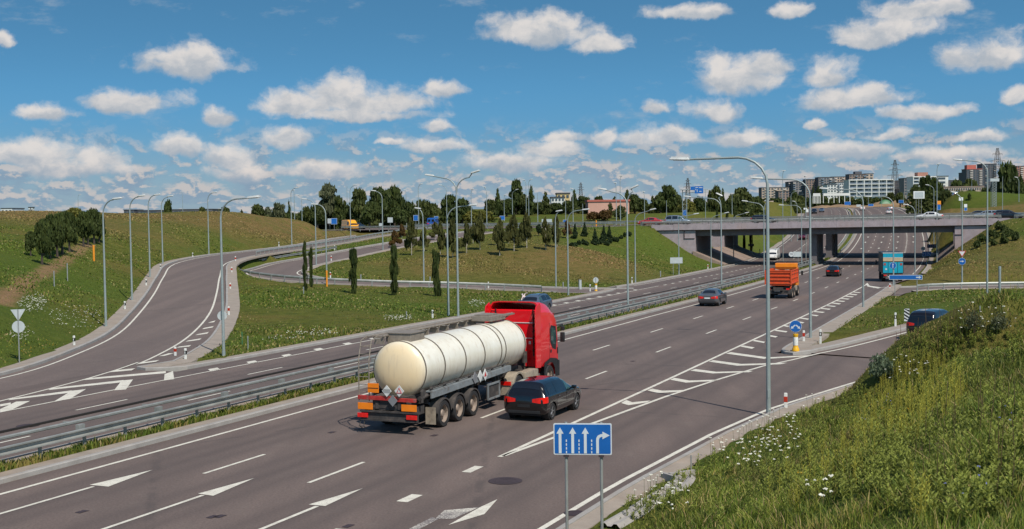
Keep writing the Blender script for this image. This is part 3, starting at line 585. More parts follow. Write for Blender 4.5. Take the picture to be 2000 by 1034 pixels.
# chevrons of the right-hand gore
for s, dl, dm_, dr, w in ((8.7, 3.85, None, 4.2, .5),):
    pass
def px_poly(pxs, mb=None, z=PZ):
    q = [at_road(*p) for p in pxs]; (mb or mk).add([P(s, d, z) for s, d in q], [tuple(range(len(q)))])
Zc = 3.446
def zc(*pts): return [(1200 + x / Zc, 560 + y / Zc) for x, y in pts]
for poly in (zc((45, 785), (80, 765), (120, 780), (95, 800)), zc((95, 800), (120, 780), (245, 768), (215, 782)), zc((222, 700), (255, 688), (320, 702), (290, 718)), zc((290, 718), (320, 702), (465, 698), (430, 710)),
             zc((375, 628), (405, 616), (505, 634), (480, 648)), zc((480, 648), (505, 634), (710, 627), (680, 637)), zc((510, 567), (545, 556), (685, 575), (660, 586)), zc((660, 586), (685, 575), (935, 569), (905, 578)),
             zc((635, 506), (665, 497), (855, 522), (825, 534)), zc((825, 534), (855, 522), (1165, 514), (1120, 524)), zc((750, 452), (785, 443), (1035, 478), (1010, 488)), zc((1040, 487), (1045, 477), (1330, 463), (1290, 471)),
             zc((848, 405), (865, 397), (945, 411), (925, 420)), zc((930, 367), (945, 360), (1015, 373), (1005, 381)), zc((1025, 333), (1040, 327), (1100, 336), (1085, 344)), zc((1070, 297), (1085, 291), (1165, 302), (1155, 310)),
             zc((1130, 264), (1142, 259), (1180, 268), (1165, 273)), zc((1240, 241), (1250, 237), (1280, 243), (1265, 249)), zc((1245, 215), (1258, 210), (1315, 218), (1300, 224)), zc((1310, 192), (1322, 188), (1375, 195), (1362, 201)),
             zc((1330, 170), (1342, 166), (1418, 172), (1402, 178)), zc((1380, 149), (1392, 145), (1458, 151), (1445, 157)), zc((1420, 130), (1430, 126), (1495, 132), (1480, 138)), zc((1460, 113), (1470, 109), (1527, 115), (1512, 121)),
             zc((1490, 98), (1500, 94), (1555, 99), (1542, 104)), zc((1520, 82), (1530, 78), (1585, 83), (1572, 88)), zc((1548, 67), (1558, 63), (1612, 68), (1600, 73)), zc((1575, 53), (1585, 49), (1637, 54), (1625, 59)),
             zc((1600, 39), (1610, 36), (1660, 40), (1648, 44))): px_poly(poly)
# big direction arrows on the road
def za(*pts): return [(x / 2.857, 700 + y / 2.857) for x, y in pts]
for poly in (za((500, 708), (605, 718), (852, 624)), za((1105, 757), (1190, 769), (1420, 670)), za((1722, 818), (1815, 826), (2025, 727))): px_poly(poly)
wp = MB()
def zb(*pts): return [(700 + x / 3.333, 750 + y / 3.333) for x, y in pts]
px_poly(zb((585, 921), (790, 806), (905, 753), (820, 850)))
px_poly(zb((500, 880), (620, 880), (785, 806), (560, 825)), wp); px_poly(zb((330, 947), (400, 947), (520, 882), (480, 870)), wp)
wp.build('worn_arrow_paint', M['paint_worn'], fixn=False)['kind'] = 'structure'
# opposite carriageway
for k in range(-8, 44):
    mline(8.4 - 1.5 + 12 * k - 24, 8.4 + 1.6 + 12 * k - 24, -16.6, .12); mline(10.6 + 12 * k - 24, 10.6 + 3 + 12 * k - 24, -13.85, .12)
mline(-90, 108, -19.25, .13); mline(-90, 540, -11.3, .12)
for k in range(0, 40): mline(110 + 4 * k, 111.3 + 4 * k, -19.1, .3)
for k in range(0, 24): quad([(20.1 + 3.42 * k, -19.9), (20.85 + 3.42 * k, -19.85), (20.15 + 3.42 * k, -19.15), (19.35 + 3.42 * k, -19.15)])
mline(108, 540, lambda s: L_left(s) + .5, .13)
# gore of the left ramp
al = offs(AD, AD[:, 4] / 2 - .15); al2 = offs(AD, AD[:, 4] / 2 + .0); al[:, 2] += -.003; al2[:, 2] += -.003; iz = int(np.argmin(np.abs(AD[:, 1] - 66)))
mk.strip([tuple(q) for q in al[iz:]], [tuple(q) for q in al2[iz:]]); bl = offs(AD, -(AD[:, 4] / 2 - .05)); bl2 = offs(AD, -(AD[:, 4] / 2 - .2)); bl[:, 2] -= .003; bl2[:, 2] -= .003; mk.strip([tuple(q) for q in bl], [tuple(q) for q in bl2])
def z1(*pts): return [(x / 2.857, 700 + y / 2.857) for x, y in pts]
for poly in (z1((470, 122), (490, 112), (925, 72), (925, 84)), z1((915, 125), (918, 90), (965, 72), (972, 117)), z1((270, 178), (285, 168), (690, 122), (690, 134)), z1((636, 180), (680, 125), (742, 119), (702, 175)),
             z1((45, 235), (60, 226), (400, 180), (400, 192)), z1((300, 243), (400, 182), (480, 173), (390, 228)), z1((0, 270), (0, 258), (60, 248), (60, 260)), z1((0, 300), (0, 285), (90, 243), (168, 239), (70, 286)),
             z1((600, 80), (640, 67), (755, 57), (735, 68)), z1((755, 36), (790, 24), (890, 10), (870, 20))): px_poly(poly, z=.006)
def px_line(pxs, w=.14, z=.007):
    q = np.array([P(*at_road(*p)) for p in pxs]); mk.sweep([tuple(k) for k in resample_(q)], [(-w / 2, z), (w / 2, z)])
px_line([(-60, 799), (0, 784), (80.5, 764), (171, 740), (232, 721.5), (270, 708)])
def z0(*pts): return [(x / 2.584, 350 + y / 2.584) for x, y in pts]
def onA(pxs, mb=None):
    o = []
    for p in pxs:
        z = 0.
        for _ in range(10):
            q = at_z(*p, z); j = int(np.argmin(np.hypot(AD[:, 0] - q[0], AD[:, 1] - q[1]))); z = .5 * z + .5 * (AD[j, 2])
        o.append((q[0], q[1], z + .004))
    (mb or mk).add(o, [tuple(range(len(o)))])
for poly in (z0((800, 895), (850, 880), (880, 879), (830, 893)), z0((890, 852), (905, 846), (965, 838), (955, 846)), z0((935, 822), (950, 815), (1017, 804), (1008, 812)), z0((985, 789), (998, 783), (1055, 772), (1045, 781)), z0((1020, 757), (1030, 752), (1080, 742), (1072, 750)), z0((1050, 726), (1058, 722), (1088, 715), (1080, 723))): onA(poly)
ol = offs(BD, BD[:, 4] / 2 - .3); ol2 = offs(BD, BD[:, 4] / 2 - .15); ol[:, 2] -= .002; ol2[:, 2] -= .002; mk.strip([tuple(q) for q in ol], [tuple(q) for q in ol2])
il = offs(BD, -(BD[:, 4] / 2 - .2)); il2 = offs(BD, -(BD[:, 4] / 2 - .35)); il[:, 2] -= .002; il2[:, 2] -= .002; mk.strip([tuple(q) for q in il], [tuple(q) for q in il2])
px_poly([(1690, 556), (1694, 553), (1700, 560), (1696, 560)]); px_poly([(1694, 560), (1694, 558), (1722, 562), (1715, 564)])
# arrows beyond the bridge
def zf(x, y): return (1640 + x / 9.4, 450 + y / 9.4)
for x, y in ((520, 115), (470, 225), (398, 340), (798, 112), (768, 225), (720, 335), (1075, 110), (1065, 220), (1042, 330), (1355, 105), (1350, 220)):
    s, d = at_road(*zf(x, y)); mline(s - 1.6, s + .4, d, .16); quad([(s + .4, d - .35), (s + 2.0, d), (s + .4, d + .35)], z=.02)
tag(mk.build('road_markings', M['paint'], fixn=False), kind='structure')
# manhole covers and small dark repairs
def cover(px, py, r=.42):
    s, d = at_road(px, py); c = P(s, d, .012); mb = MB(); mb.disc(c, r, n=28, axis='z'); mb.disc((c[0], c[1], c[2] + .004), r * .72, n=28, axis='z', r0=r * .62); mb.disc((c[0], c[1], c[2] + .004), r * .4, n=20, axis='z', r0=r * .3)
    return mb.build('manhole_cover', M['iron'], fixn=True)
M['iron'] = plain('cast_iron', (.07, .05, .055), .7, .4, .3, 30.)
tag(cover(987, 940, .5), 'round brown manhole cover in the slip lane beyond the dashed line', 'manhole cover', 'manhole covers')
tag(cover(55, 832, .42), 'round manhole cover in the far carriageway at the left edge', 'manhole cover', 'manhole covers')
tag(cover(1123, 1003, .3), 'rusty round cover at the road edge behind the blue sign posts', 'manhole cover', 'manhole covers')
rp = MB()
for px, py in ((160, 1000), (430, 1009), (680, 1028), (648, 845), (848, 851), (700, 838), (415, 1010), (1236, 706)):
    s, d = at_road(px, py)
    quad([(s - .16, d - .10), (s - .17, d + .09), (s + .16, d + .11), (s + .15, d - .09)], rp, .011)
tag(rp.build('asphalt_patch', M['iron'], fixn=False), kind='structure')

# ------------------------------------------------------------------ the two bridges of the overpass
def obox(mb, e0, e1, n0, n1, z0, z1, m=None):
    """box in overpass coordinates; z0,z1 relative to the deck surface when they are callables"""
    def zz_(z, e): return z(e) if callable(z) else z
    vs = []
    for e in (e0, e1):
        for n in (n0, n1):
            q = EO + ED * e + ND * n; vs += [(q[0], q[1], zz_(z0, e)), (q[0], q[1], zz_(z1, e))]
    return mb.add(vs, [(0, 1, 3, 2), (4, 6, 7, 5), (0, 4, 5, 1), (2, 3, 7, 6), (1, 5, 7, 3), (0, 2, 6, 4)], m)
def rel(k): return lambda e: oz(e) + k
def bridge(n0, n1, label):
    r = empty('overpass_bridge', tuple(OP(-8, (n0 + n1) / 2))); tag(r, label, 'bridge', 'twin bridges of the overpass'); inv = r.matrix_world.inverted() if False else None
    def pt(mb, name, mat):
        mb.v = [(x - r.location[0], y - r.location[1], z - r.location[2]) for x, y, z in mb.v]; return mb.build(name, mat, r)
    mb = MB()
    for a in np.arange(-37, 19, 8): obox(mb, a, min(a + 8, 19.5), n0 + .5, n1 - .5, rel(-.5), rel(0))
    pt(mb, 'deck', M['asphalt_old'])
    for nn in ((n0, n0 + .5), (n1 - .5, n1)):
        mb = MB(); 
        for a in np.arange(-38, 20, 4.): obox(mb, a + .01, a + 3.99, nn[0], nn[1], rel(-.82), rel(.16))
        pt(mb, 'fascia', M['bridge'])
    mb = MB(); obox(mb, -31.5, 14.2, n0 + 1.5, n1 - 1.5, rel(-1.95), rel(-.52))
    obox(mb, -31.5, 14.2, n0 + .5, n0 + 1.5, rel(-.95), rel(-.55)); obox(mb, -31.5, 14.2, n1 - 1.5, n1 - .5, rel(-.95), rel(-.55)); pt(mb, 'girder', M['pier'])
    for a, b in ((n0 + 2.6, n0 + 6.6), ((n0 + n1) / 2 - .2, (n0 + n1) / 2 + 3.6), (n1 - 4.6, n1 - 1.9)):
        mb = MB(); obox(mb, -10.6, -9.5, a, b, -2.2, rel(-1.94)); obox(mb, -10.8, -9.3, a - .1, b + .1, -2.2, -.9); pt(mb, 'pier', M['pier'])
    for e0, e1 in ((-36.5, -30.2), (12.9, 18.)):
        mb = MB(); obox(mb, e0, e1, n0 + 1.3, n1 - 1.3, -2.5, rel(-1.95)); obox(mb, e0, -31.6 if e0 < 0 else e1, n0 + 1.3, n1 - 1.3, rel(-1.95), rel(-.52)); 
        if e0 > 0: obox(mb, 14.3, e1, n0 + 1.3, n1 - 1.3, rel(-1.95), rel(-.52))
        pt(mb, 'abutment', M['pier'])
        for nn in ((n0 + .35, n0 + .95), (n1 - .95, n1 - .35)):
            mb = MB(); obox(mb, e0 - 1.5, e1, nn[0], nn[1], -2.4, rel(-.98)) if e0 < 0 else obox(mb, e0, e1 + 1.5, nn[0], nn[1], -2.4, rel(-.98)); w = pt(mb, 'wing_wall', M['bridge'])
            if nn[0] < n0 + 1:
                mb = MB(); ec = -32.2 if e0 < 0 else 14.0; obox(mb, ec, ec + .12, n0 + .24, n0 + .34, rel(-2.3), rel(-.9)); obox(mb, ec if e0 < 0 else ec - 1.1, ec + (1.9 if e0 < 0 else .1), n0 + .24, n0 + .34, rel(-2.4), rel(-2.3)); pt(mb, 'drain_pipe', M['iron'])
    for nn, side in ((n0 + .2, 1), (n1 - .2, -1)):
        mb = MB()
        for a in np.arange(-40, 21, 1.86):
            q = OP(a, nn); mb.box((q[0], q[1], q[2] + .62), (.07, .07, 1.0), rot=-.34)
        for hh_ in (1.1, .85, .55, .3): mb.tube([tuple(OP(e, nn, hh_)) for e in np.arange(-40, 22, 5.)], .028 if hh_ > 1 else .018, n=5)
        pt(mb, 'railing', M['railing'])
        mb = MB(); mb.sweep([tuple(OP(e, nn + side * .8)) for e in np.arange(-40, 22, 3.)], [(0, .45), (.05, .5), (-.03, .6), (.05, .7), (0, .76), (-.05, .76), (-.05, .45)], M['galv'], close=True)
        for a in np.arange(-40, 22, 2.):
            q = OP(a, nn + side * .9); mb.box((q[0], q[1], q[2] + .35), (.1, .08, .7), rot=-.34)
        pt(mb, 'safety_rail', M['galv'])
    return r
M['railing'] = plain('railing_steel', (.20, .20, .19), .55, .3)
bridge(-8.5, 7.8, 'near concrete bridge of the overpass carrying the silver and dark cars over the main road')
bridge(21, 39.5, 'far concrete bridge of the overpass, behind the near one across a strip of daylight')
mb = MB()                                                # paved slopes under the bridges
for n0, n1 in ((-8.5, 41),):
    for e0, z0, e1, z1 in ((-30.6, 1.1, -24.9, -1.35), (13.1, 1.6, 9.7, -1.35)):
        a = [tuple(OP(e0, n)[:2]) + (z0 + .0,) for n in np.arange(n0, n1, 5.)]; b = [tuple(P(190 + n, e1)[:2]) + (float(P(190 + n)[2]) + .16,) for n in np.arange(n0, n1, 5.)]; mb.strip(a, b); mb.add([a[0], b[0], (b[0][0], b[0][1], b[0][2] - 2.2), (a[0][0], a[0][1], a[0][2] - 3)], [(0, 1, 2, 3)])
tag(mb.build('slope_paving', M['paver_slope']), kind='structure')
def road_band(name, n0, n1, e0, e1, dz=.02):
    es = np.arange(e0, e1 + .1, 4.); return tag(MB().strip([tuple(OP(e, n0, dz)) for e in es], [tuple(OP(e, n1, dz)) for e in es]).build(name, M['asphalt_old'], fixn=False), kind='structure')
road_band('overpass_road', -7.4, 7.2, -118, -37); road_band('overpass_road', -7.4, 7.2, 19.5, 180); road_band('overpass_road', 21.5, 38.5, -118, -37); road_band('overpass_road', 21.5, 38.5, 19.5, 180)
mb = MB()
for n in (-6.6, 6.6, 22.2, 37.8): mb.strip([tuple(OP(e, n - .08, .035)) for e in np.arange(-110, 170, 4.)], [tuple(OP(e, n + .08, .035)) for e in np.arange(-110, 170, 4.)])
for k in range(24):
    for n in (0., 30.): mb.strip([tuple(OP(-110 + 12 * k, n - .07, .035)), tuple(OP(-107 + 12 * k, n - .07, .035))], [tuple(OP(-110 + 12 * k, n + .07, .035)), tuple(OP(-107 + 12 * k, n + .07, .035))])
tag(mb.build('overpass_markings', M['paint'], fixn=False), kind='structure')
rb = MB(); rb.disc((RBT[0], RBT[1], 5.32), RBT[3], n=48, axis='z', r0=9.); tag(rb.build('roundabout_asphalt', M['asphalt_old'], fixn=False), kind='structure')
tag(MB().strip([(-52, 249, 5.05), (-38, 252, 5.1), (-26, 256, 5.25)], [(-54, 256, 5.05), (-40, 259, 5.1), (-28, 262, 5.25)]).build('side_road_asphalt', M['asphalt_old'], fixn=False), kind='structure')

# ------------------------------------------------------------------ guard rails
M['rail_shade'] = plain('shaded_steel', (.03, .025, .022), .7, .2)  # near-black: shade on the rear beam's sunless side painted into its colour
WB = [(.0, -.14), (.055, -.125), (.055, -.085), (-.045, -.04), (-.045, .04), (.055, .085), (.055, .125), (.0, .14), (-.02, .14), (-.065, .05), (-.065, -.05), (-.02, -.14)]
def resample(poly, st):
    q = np.array(poly, float); L = np.concatenate([[0], np.cumsum(np.linalg.norm(np.diff(q[:, :2], axis=0), axis=1))]); n = max(2, int(L[-1] / st) + 1)
    t = np.linspace(0, L[-1], n); return np.stack([np.interp(t, L, q[:, i]) for i in range(3)], 1)
def guardrail(name, line_, face, label, group=None, st=2., h=.6, cap=100, extra=None, groundz=False, post_off=.1):
    q = resample(line_, st)
    if groundz: q[:, 2] = np.maximum(hz(q[:, 0], q[:, 1]) + .02, q[:, 2] - .3)
    r = empty(name, tuple(q[0])); tag(r, label, 'guard rail', group); o = np.array(q[0]); p = q - o
    ql = p.copy(); prof = [(face * a, b + h) for a, b in WB]
    MB().sweep([tuple(k) for k in ql], prof, M['galv'], close=True).build('beam', M['galv'], r)
    t = np.gradient(p[:, :2], axis=0); t /= np.linalg.norm(t, axis=1)[:, None]; n = np.stack([t[:, 1], -t[:, 0]], 1)
    order = np.argsort(np.hypot(q[:, 0], q[:, 1])); near = set(order[:cap].tolist()); rest = MB(); pm = None
    for i in range(len(p)):
        c = (p[i, 0] - n[i, 0] * face * post_off, p[i, 1] - n[i, 1] * face * post_off, p[i, 2]); a = math.atan2(t[i, 1], t[i, 0])
        if i in near:
            if pm is None:
                pb = MB(); pb.box((0, 0, h / 2 - .1), (.1, .012, h + .3)); pb.box((-.05, .03, h / 2 - .1), (.012, .06, h + .3)); pb.box((.05, .03, h / 2 - .1), (.012, .06, h + .3)); po = pb.build('post', M['galv'], r); pm = po.data
            else: po = bpy.data.objects.new('post', pm); COL.objects.link(po); po.parent = r
            po.location = c; po.rotation_euler = (0, 0, a)
        else: rest.box((c[0], c[1], c[2] + h / 2 - .1), (.1, .06, h + .3), rot=a)
    if rest.v: tag(rest.build('post', M['galv'], r), kind='stuff')
    return r
s_all = list(np.arange(-40, 186, 3.)); s_far = list(np.arange(232, 420, 4.))
m1 = [tuple(P(s, -9.82, .05)) for s in s_all]
g1 = guardrail('median_guard_rail', m1, 1, 'long galvanised double guard rail along the near edge of the grass median', cap=100, h=.6)
def onrail(mb, nm, m, **kw): mb.v = [tuple(np.array(v) - np.array(g1.location)) for v in mb.v]; return tag(mb.build(nm, m, g1), **kw)
mb = MB(); mb.sweep([tuple(P(s, -10.28, .05)) for s in s_all], [(.03, .86), (.05, .88), (.05, .94), (.02, .97), (-.03, .97), (-.05, .93), (-.05, .88), (0, .85)], close=True); onrail(mb, 'upper_beam', M['galv'])
mb = MB(); mb.sweep([tuple(P(s, -10.75, .05)) for s in s_all], [(.03, .97), (.03, 1.04), (-.03, 1.05), (-.04, 1.0), (-.03, .97)], close=True); onrail(mb, 'rear_beam', M['rail_shade'])
mb = MB()
for s in np.arange(-40, 184, 4.): c = P(s, -10.02, .76); mb.box(tuple(c), (.14, .3, .3), rot=-heading(s)); c = P(s, -10.5, .94); mb.box(tuple(c), (.5, .08, .06), rot=-heading(s))
onrail(mb, 'bracket', M['galv'], kind='stuff')
guardrail('median_guard_rail', [tuple(P(s, -9.0, .05)) for s in s_far], 1, 'guard rail of the median on the near-lane side beyond the bridges', cap=10, h=.62)
guardrail('median_guard_rail', [tuple(P(s, -10.6, .05)) for s in s_far], -1, 'guard rail of the median on the far-lane side beyond the bridges', cap=10, h=.62)
bo = offs(BD, BD[:, 4] / 2 + 1.25); bsel = [tuple(q) for q in bo if True]; i_a = int(np.argmin([abs(project(q)[0] - 655) + (0 if q[1] > 160 else 999) for q in bo])); i_b = int(np.argmin([abs(project(q)[0] - 1092) for q in bo]))
guardrail('ramp_guard_rail', bsel[i_a:i_b], -1, 'pale guard rail curving round the outside of the loop ramp', cap=100, h=.62)
ao = offs(AD, AD[:, 4] / 2 + .95); ao = [tuple(q) for q in ao if q[1] > 158]
guardrail('ramp_guard_rail', ao, -1, 'guard rail on the right side of the rising left ramp', cap=100, h=.62)
yo = offs(Y_C, 3.0); yo = [tuple(q) for q in yo][7:]
guardrail('ramp_guard_rail', yo, -1, 'pale guard rail in front of the side ramp at the right, beyond the grass triangle', cap=60, h=.62)
guardrail('overpass_guard_rail', [tuple(OP(e, -8., .03)) for e in np.arange(-100, -40, 3.)], 1, 'guard rail on the near edge of the overpass road left of the bridges', cap=40)
guardrail('overpass_guard_rail', [tuple(OP(e, 14.5, .03)) for e in np.arange(-95, 60, 3.)], 1, 'guard rail between the two roads of the overpass', cap=40, h=.75)
guardrail('overpass_guard_rail', [tuple(OP(e, -8., .03)) for e in np.arange(22, 90, 3.)], 1, 'guard rail on the near edge of the overpass road right of the bridges', cap=40)
guardrail('overpass_guard_rail', [tuple(OP(e, 39.6, .03)) for e in np.arange(21, 120, 3.)], 1, 'guard rail on the far edge of the overpass road right of the bridges', cap=20, h=.8)

# ------------------------------------------------------------------ street lamps
ARM = np.array([.92, -.39])
def lamp(base, h, arms, label, group='street lamps', r0=.095, z_extra=0.):
    r = empty('street_lamp', tuple(base)); tag(r, label, 'street lamp', group)
    mb = MB(); hs = h - 1.15
    if not arms: mb.tube([(0, 0, -.3), (0, 0, h)], [r0, r0 * .45], n=10)
    first = True
    for dx, L, rise in arms:
        u = np.array([ARM[0], ARM[1]]) * dx; pts = []; rad = []
        if first: pts += [(0, 0, -.3), (0, 0, h * .5), (0, 0, hs)]; rad += [r0, r0 * .78, r0 * .58]
        else: pts += [(0, 0, hs - .3)]; rad += [r0 * .5]
        R_ = min(1.15, L * .6)
        for a in (18, 36, 54, 72, 88):
            a = math.radians(a); pts.append((u[0] * R_ * (1 - math.cos(a)), u[1] * R_ * (1 - math.cos(a)), hs + 1.05 * math.sin(a))); rad.append(r0 * .5)
        pts.append((u[0] * (L - .6), u[1] * (L - .6), h - .1 + rise * .8)); rad.append(r0 * .4)
        mb.tube(pts, rad, n=10); first = False
    mb.tube([(0, 0, -.3), (0, 0, .25)], [r0 * 1.15, r0 * 1.12], n=10); mb.build('pole', M['lamp_pole'], r, smooth=True)
    for dx, L, rise in arms:
        u = ARM * dx; a = math.atan2(u[1], u[0]); c = (u[0] * (L - .32), u[1] * (L - .32), h - .05 + rise)
        hb = MB(); Rm = Matrix.Rotation(a, 3, 'Z') @ Matrix.Rotation(-math.atan2(rise, max(L, 1)) - .05, 3, 'Y')
        hb.box((0, 0, 0), (.82, .26, .13), rot=Rm, taper=(.85, .6), bev=.04); hb.move(Matrix.Translation(c)); ho = hb.build('lamp_head', M['lamp_head'], r, smooth=True)
        gb = MB(); gb.box((0, 0, -.07), (.5, .18, .03), rot=Rm); gb.move(Matrix.Translation(c)); gb.build('lamp_glass', M['lamp_glass'], ho)
    hb = MB(); hb.box((0, -r0 * .93, 1.0), (.09, .02, .3)); hb.build('hatch', M['lamp_pole'], r)
    return r
def lamp_px(bx, by, ty, heads, label, Y=None, group='street lamps', r0=.095, hs=None):
    b = hit(bx, by, 20) if Y is None else at_y(bx, by, Y)
    if Y is not None: b[2] = float(hz(b[0], b[1])) if hs is None else b[2]
    # height from the top pixel
    h = 1.
    for _ in range(40):
        y = project((b[0], b[1], b[2] + h))[1]; h += (y - ty) * b[1] / F
    arms = []
    for hx, hy in heads:
        # arm length so that the head lands on its pixel, arm square to the main road
        sg = 1 if hx > project((b[0], b[1], b[2] + h))[0] else -1; L = .5
        for _ in range(40):
            q = (b[0] + ARM[0] * sg * L, b[1] + ARM[1] * sg * L, b[2] + h); L += (hx - project(q)[0]) * sg * b[1] / F * .9
        L = min(max(L, .5), 5.5); q = (b[0] + ARM[0] * sg * L, b[1] + ARM[1] * sg * L, b[2] + h); rise = (project(q)[1] - hy) * b[1] / F
        arms.append((sg, L, max(-.3, min(.6, rise))))
    return lamp(b, h, arms, label, group, r0)
LAMPS = [
 (1501, 820, 301, [(1312, 308)], 'tallest nearest street lamp rising from the foreground verge, arm reaching left', None),
 (1583, 667, 347, [(1468, 346)], 'second lamp of the right-hand row, on the island tip behind the round sign', None),
 (1686, 602, 368, [(1602, 367)], 'third lamp of the right-hand row, on the kerb beside the ladder-like hatching', None),
 (1745, 563, 382, [(1690, 383)], 'lamp of the right-hand row carrying the round blue ahead sign before the teal lorry', None),
 (1787, 537, 400, [(1765, 399)], 'lamp standing at the kerb just right of the teal lorry', None),
 (1879, 553, 378, [(1858, 375)], 'lamp carrying the yield sign and the round blue sign on the right embankment', None),
 (1928, 581, 312, [(1863, 311)], 'tall lamp on the grass at the right with its arm to the left', None),
 (895, 622, 345, [(832, 341), (936, 334)], 'two-armed lamp between the grass and the opposite road, left of the red cab', None),
 (876, 617, 402, [(930, 399)], 'single-armed lamp right beside the two-armed one left of the red cab', None),
 (1213, 608, 373, [(1169, 368), (1246, 364)], 'nearer two-armed lamp in the median, right of the red cab', 'M'),
 (1373, 563, 386, [(1337, 383), (1401, 379)], 'two-armed lamp in the median behind the grey saloon', 'M'),
 (1479, 541, 395, [(1450, 392), (1503, 390)], 'two-armed lamp in the median left of the orange tipper lorry', 'M'),
 (1547, 521, 400, [(1522, 400)], 'median lamp carrying the round 70 sign behind the orange tipper lorry', 'M'),
 (1592, 511, 424, [(1575, 423)], 'median lamp standing beside the first bridge pier', 'M'),
 (1086, 565, 413, [(1097, 411)], 'lamp on the infield slope left of the grey-backed round sign', None),
 (1110, 577, 410, [(1150, 408)], 'lamp where the loop ramp meets the opposite road', None),
 (1241, 553, 414, [(1280, 408)], 'lamp at the foot of the mound right of the black and white post', None),
 (1326, 537, 421, [(1364, 417)], 'lamp beside the white panel sign at the foot of the embankment', None),
 (1389, 525, 420, [(1423, 415)], 'lamp at the foot of the bridge wing wall', None),
 (1433, 511, 419, [(1462, 415)], 'lamp in front of the left bridge abutment', None),
 (207, 642, 388, [(236, 386)], 'nearest lamp of the row up the left ramp', None),
 (258, 590, 383, [(282, 381)], 'second lamp of the row up the left ramp', None),
 (293, 545, 380, [(312, 379)], 'third lamp of the row up the left ramp', None),
 (318, 520, 384, [(337, 382)], 'fourth lamp of the row up the left ramp', None),
 (408, 500, 376, [(423, 375)], 'fifth lamp of the row up the left ramp, past the bend', None),
 (437, 695, 386, [(504, 383)], 'lamp on the grass gore with a round sign back fixed to it', None),
 (570, 480, 367, [(583, 366)], 'lamp beside the left ramp in front of the brown ridge', None),
 (685, 463, 363, [(696, 361)], 'lamp at the top of the left ramp near the yellow van', None),
 (617.7, 520, 389, [(590, 388)], 'lamp on the inner side of the loop ramp behind the leafy columns', None),
 (638.5, 557, 398, [(609, 398)], 'lamp with an orange sleeve at its foot by the curve of the loop ramp', None),
 (748, 490, 373, [(726, 372)], 'lamp with a small box on its pole beside the upper loop ramp', None),
 (828, 554, 407, [(811, 406)], 'lamp on the infield right of the three leafy columns', None),
 (679, 446, 364, [], 'thin pole beside the lamp at the top of the left ramp', None),
 (575.5, 427, 371, [(573, 371)], 'far lamp peering over the hill behind the brown ridge', 262),
 (590, 429, 381, [(578, 380)], 'far lamp on the hill top left of the tall poplars', 268),
 (794, 437, 373, [(789, 371)], 'lamp behind the roundabout left of the blue van', 285),
 (818, 442, 360, [(825, 359)], 'tall lamp beside the blue round sign at the roundabout', 265),
 (873, 440, 362, [(857, 361)], 'lamp of the overpass row with its arm to the left, behind the birches', 262),
 (921, 445, 370, [(925, 369)], 'lamp at the left end of the overpass road behind the birches', 250),
 (951, 444, 366, [(943, 365)], 'tall lamp at the overpass road above the low green bank', 250),
 (985, 428, 382, [(987, 381)], 'distant lamp in front of the pointed spruce', 300),
 (1001, 428, 372, [(1012, 370)], 'distant lamp before the round tree with its arm to the right', 300),
 (1028, 420, 352, [(1020, 351)], 'left one of the close pair of tall distant lamps by the round tree', 300),
 (1033, 425, 351, [(1040, 350)], 'right one of the close pair of tall distant lamps by the round tree', 295),
 (1050.5, 438, 377, [], 'thin distant pole left of the yellow block', 270),
 (1105, 436, 389, [], 'distant pole left of the pink building', 270),
 (1119.5, 440, 369, [(1114, 368)], 'tall distant lamp rising at the left end of the white rails', 262),
 (1138.5, 436, 398, [], 'short distant pole before the corner of the pink building', 275),
 (1204, 442, 358, [(1200, 357)], 'tall lamp before the pink building', 256),
 (1212, 446, 344, [(1216, 343)], 'tallest far lamp directly behind the nearer median lamp', 245),
 (1259, 434, 375, [(1257, 374)], 'distant lamp right of the pink building', 275),
 (1302, 432, 392, [], 'thin far pole left of the silver car', 275),
 (1378, 430, 370, [], 'thin far pole right of the blue gantry board', 280),
 (1529, 440, 333, [(1531, 333)], 'slim tall mast lamp behind the bridge rail, left of the grey tower blocks', 232),
 (1574, 440, 344, [(1571, 343)], 'slim tall lamp behind the bridge rail in front of the grey tower blocks', 232),
 (1430, 428, 380, [], 'far pole in front of the rounded tree', 300),
 (1545, 425, 374, [(1565, 373)], 'far lamp with its arm to the right before the grey tower blocks', 300),
 (1557, 425, 394, [(1548, 393)], 'far lamp in front of the grey towers, short arm to the left', 300),
 (1830, 437, 322, [(1832, 320)], 'very tall thin mast on the overpass right of the billboard', 205),
 (1824, 416, 362, [(1808, 361)], 'lamp on the green bank right of the billboard', 262),
 (1958, 415, 345, [], 'tall pole beside the lattice mast at the right', 270),
 (1990, 395, 347, [(1982, 346)], 'lamp on top of the bank at the far right before the dark tree', 300),
 (1898, 383, 350, [], 'pole before the long low school building', 330),
 (407, 400, 372, [], 'faint lamp pole far behind the left hill', 900), (153, 412, 380, [(158, 380)], 'faint far lamp above the clump of trees at the left', 420),
 (357, 409, 375, [(352, 375)], 'faint far lamp behind the hill between two near lamps', 420),
 (1722, 401, 350, [(1712, 353)], 'far lamp in front of the white flats', 520), (1696, 401, 352, [(1702, 352)], 'far lamp at the top of the road between the carriageways', 500), (1765, 398, 372, [(1776, 372)], 'far lamp right of the white flats', 480),
]
for bx, by, ty, hd_, lb, Y in LAMPS:
    if Y == 'M':
        s, d = at_road(bx, by + 4); q = P(s, -10.2); lamp_px(*project((q[0], q[1], q[2] + .1)), ty, hd_, lb, Y=q[1], group='street lamps')
    elif Y == 900: continue
    else: lamp_px(bx, by, ty, hd_, lb, Y=Y)

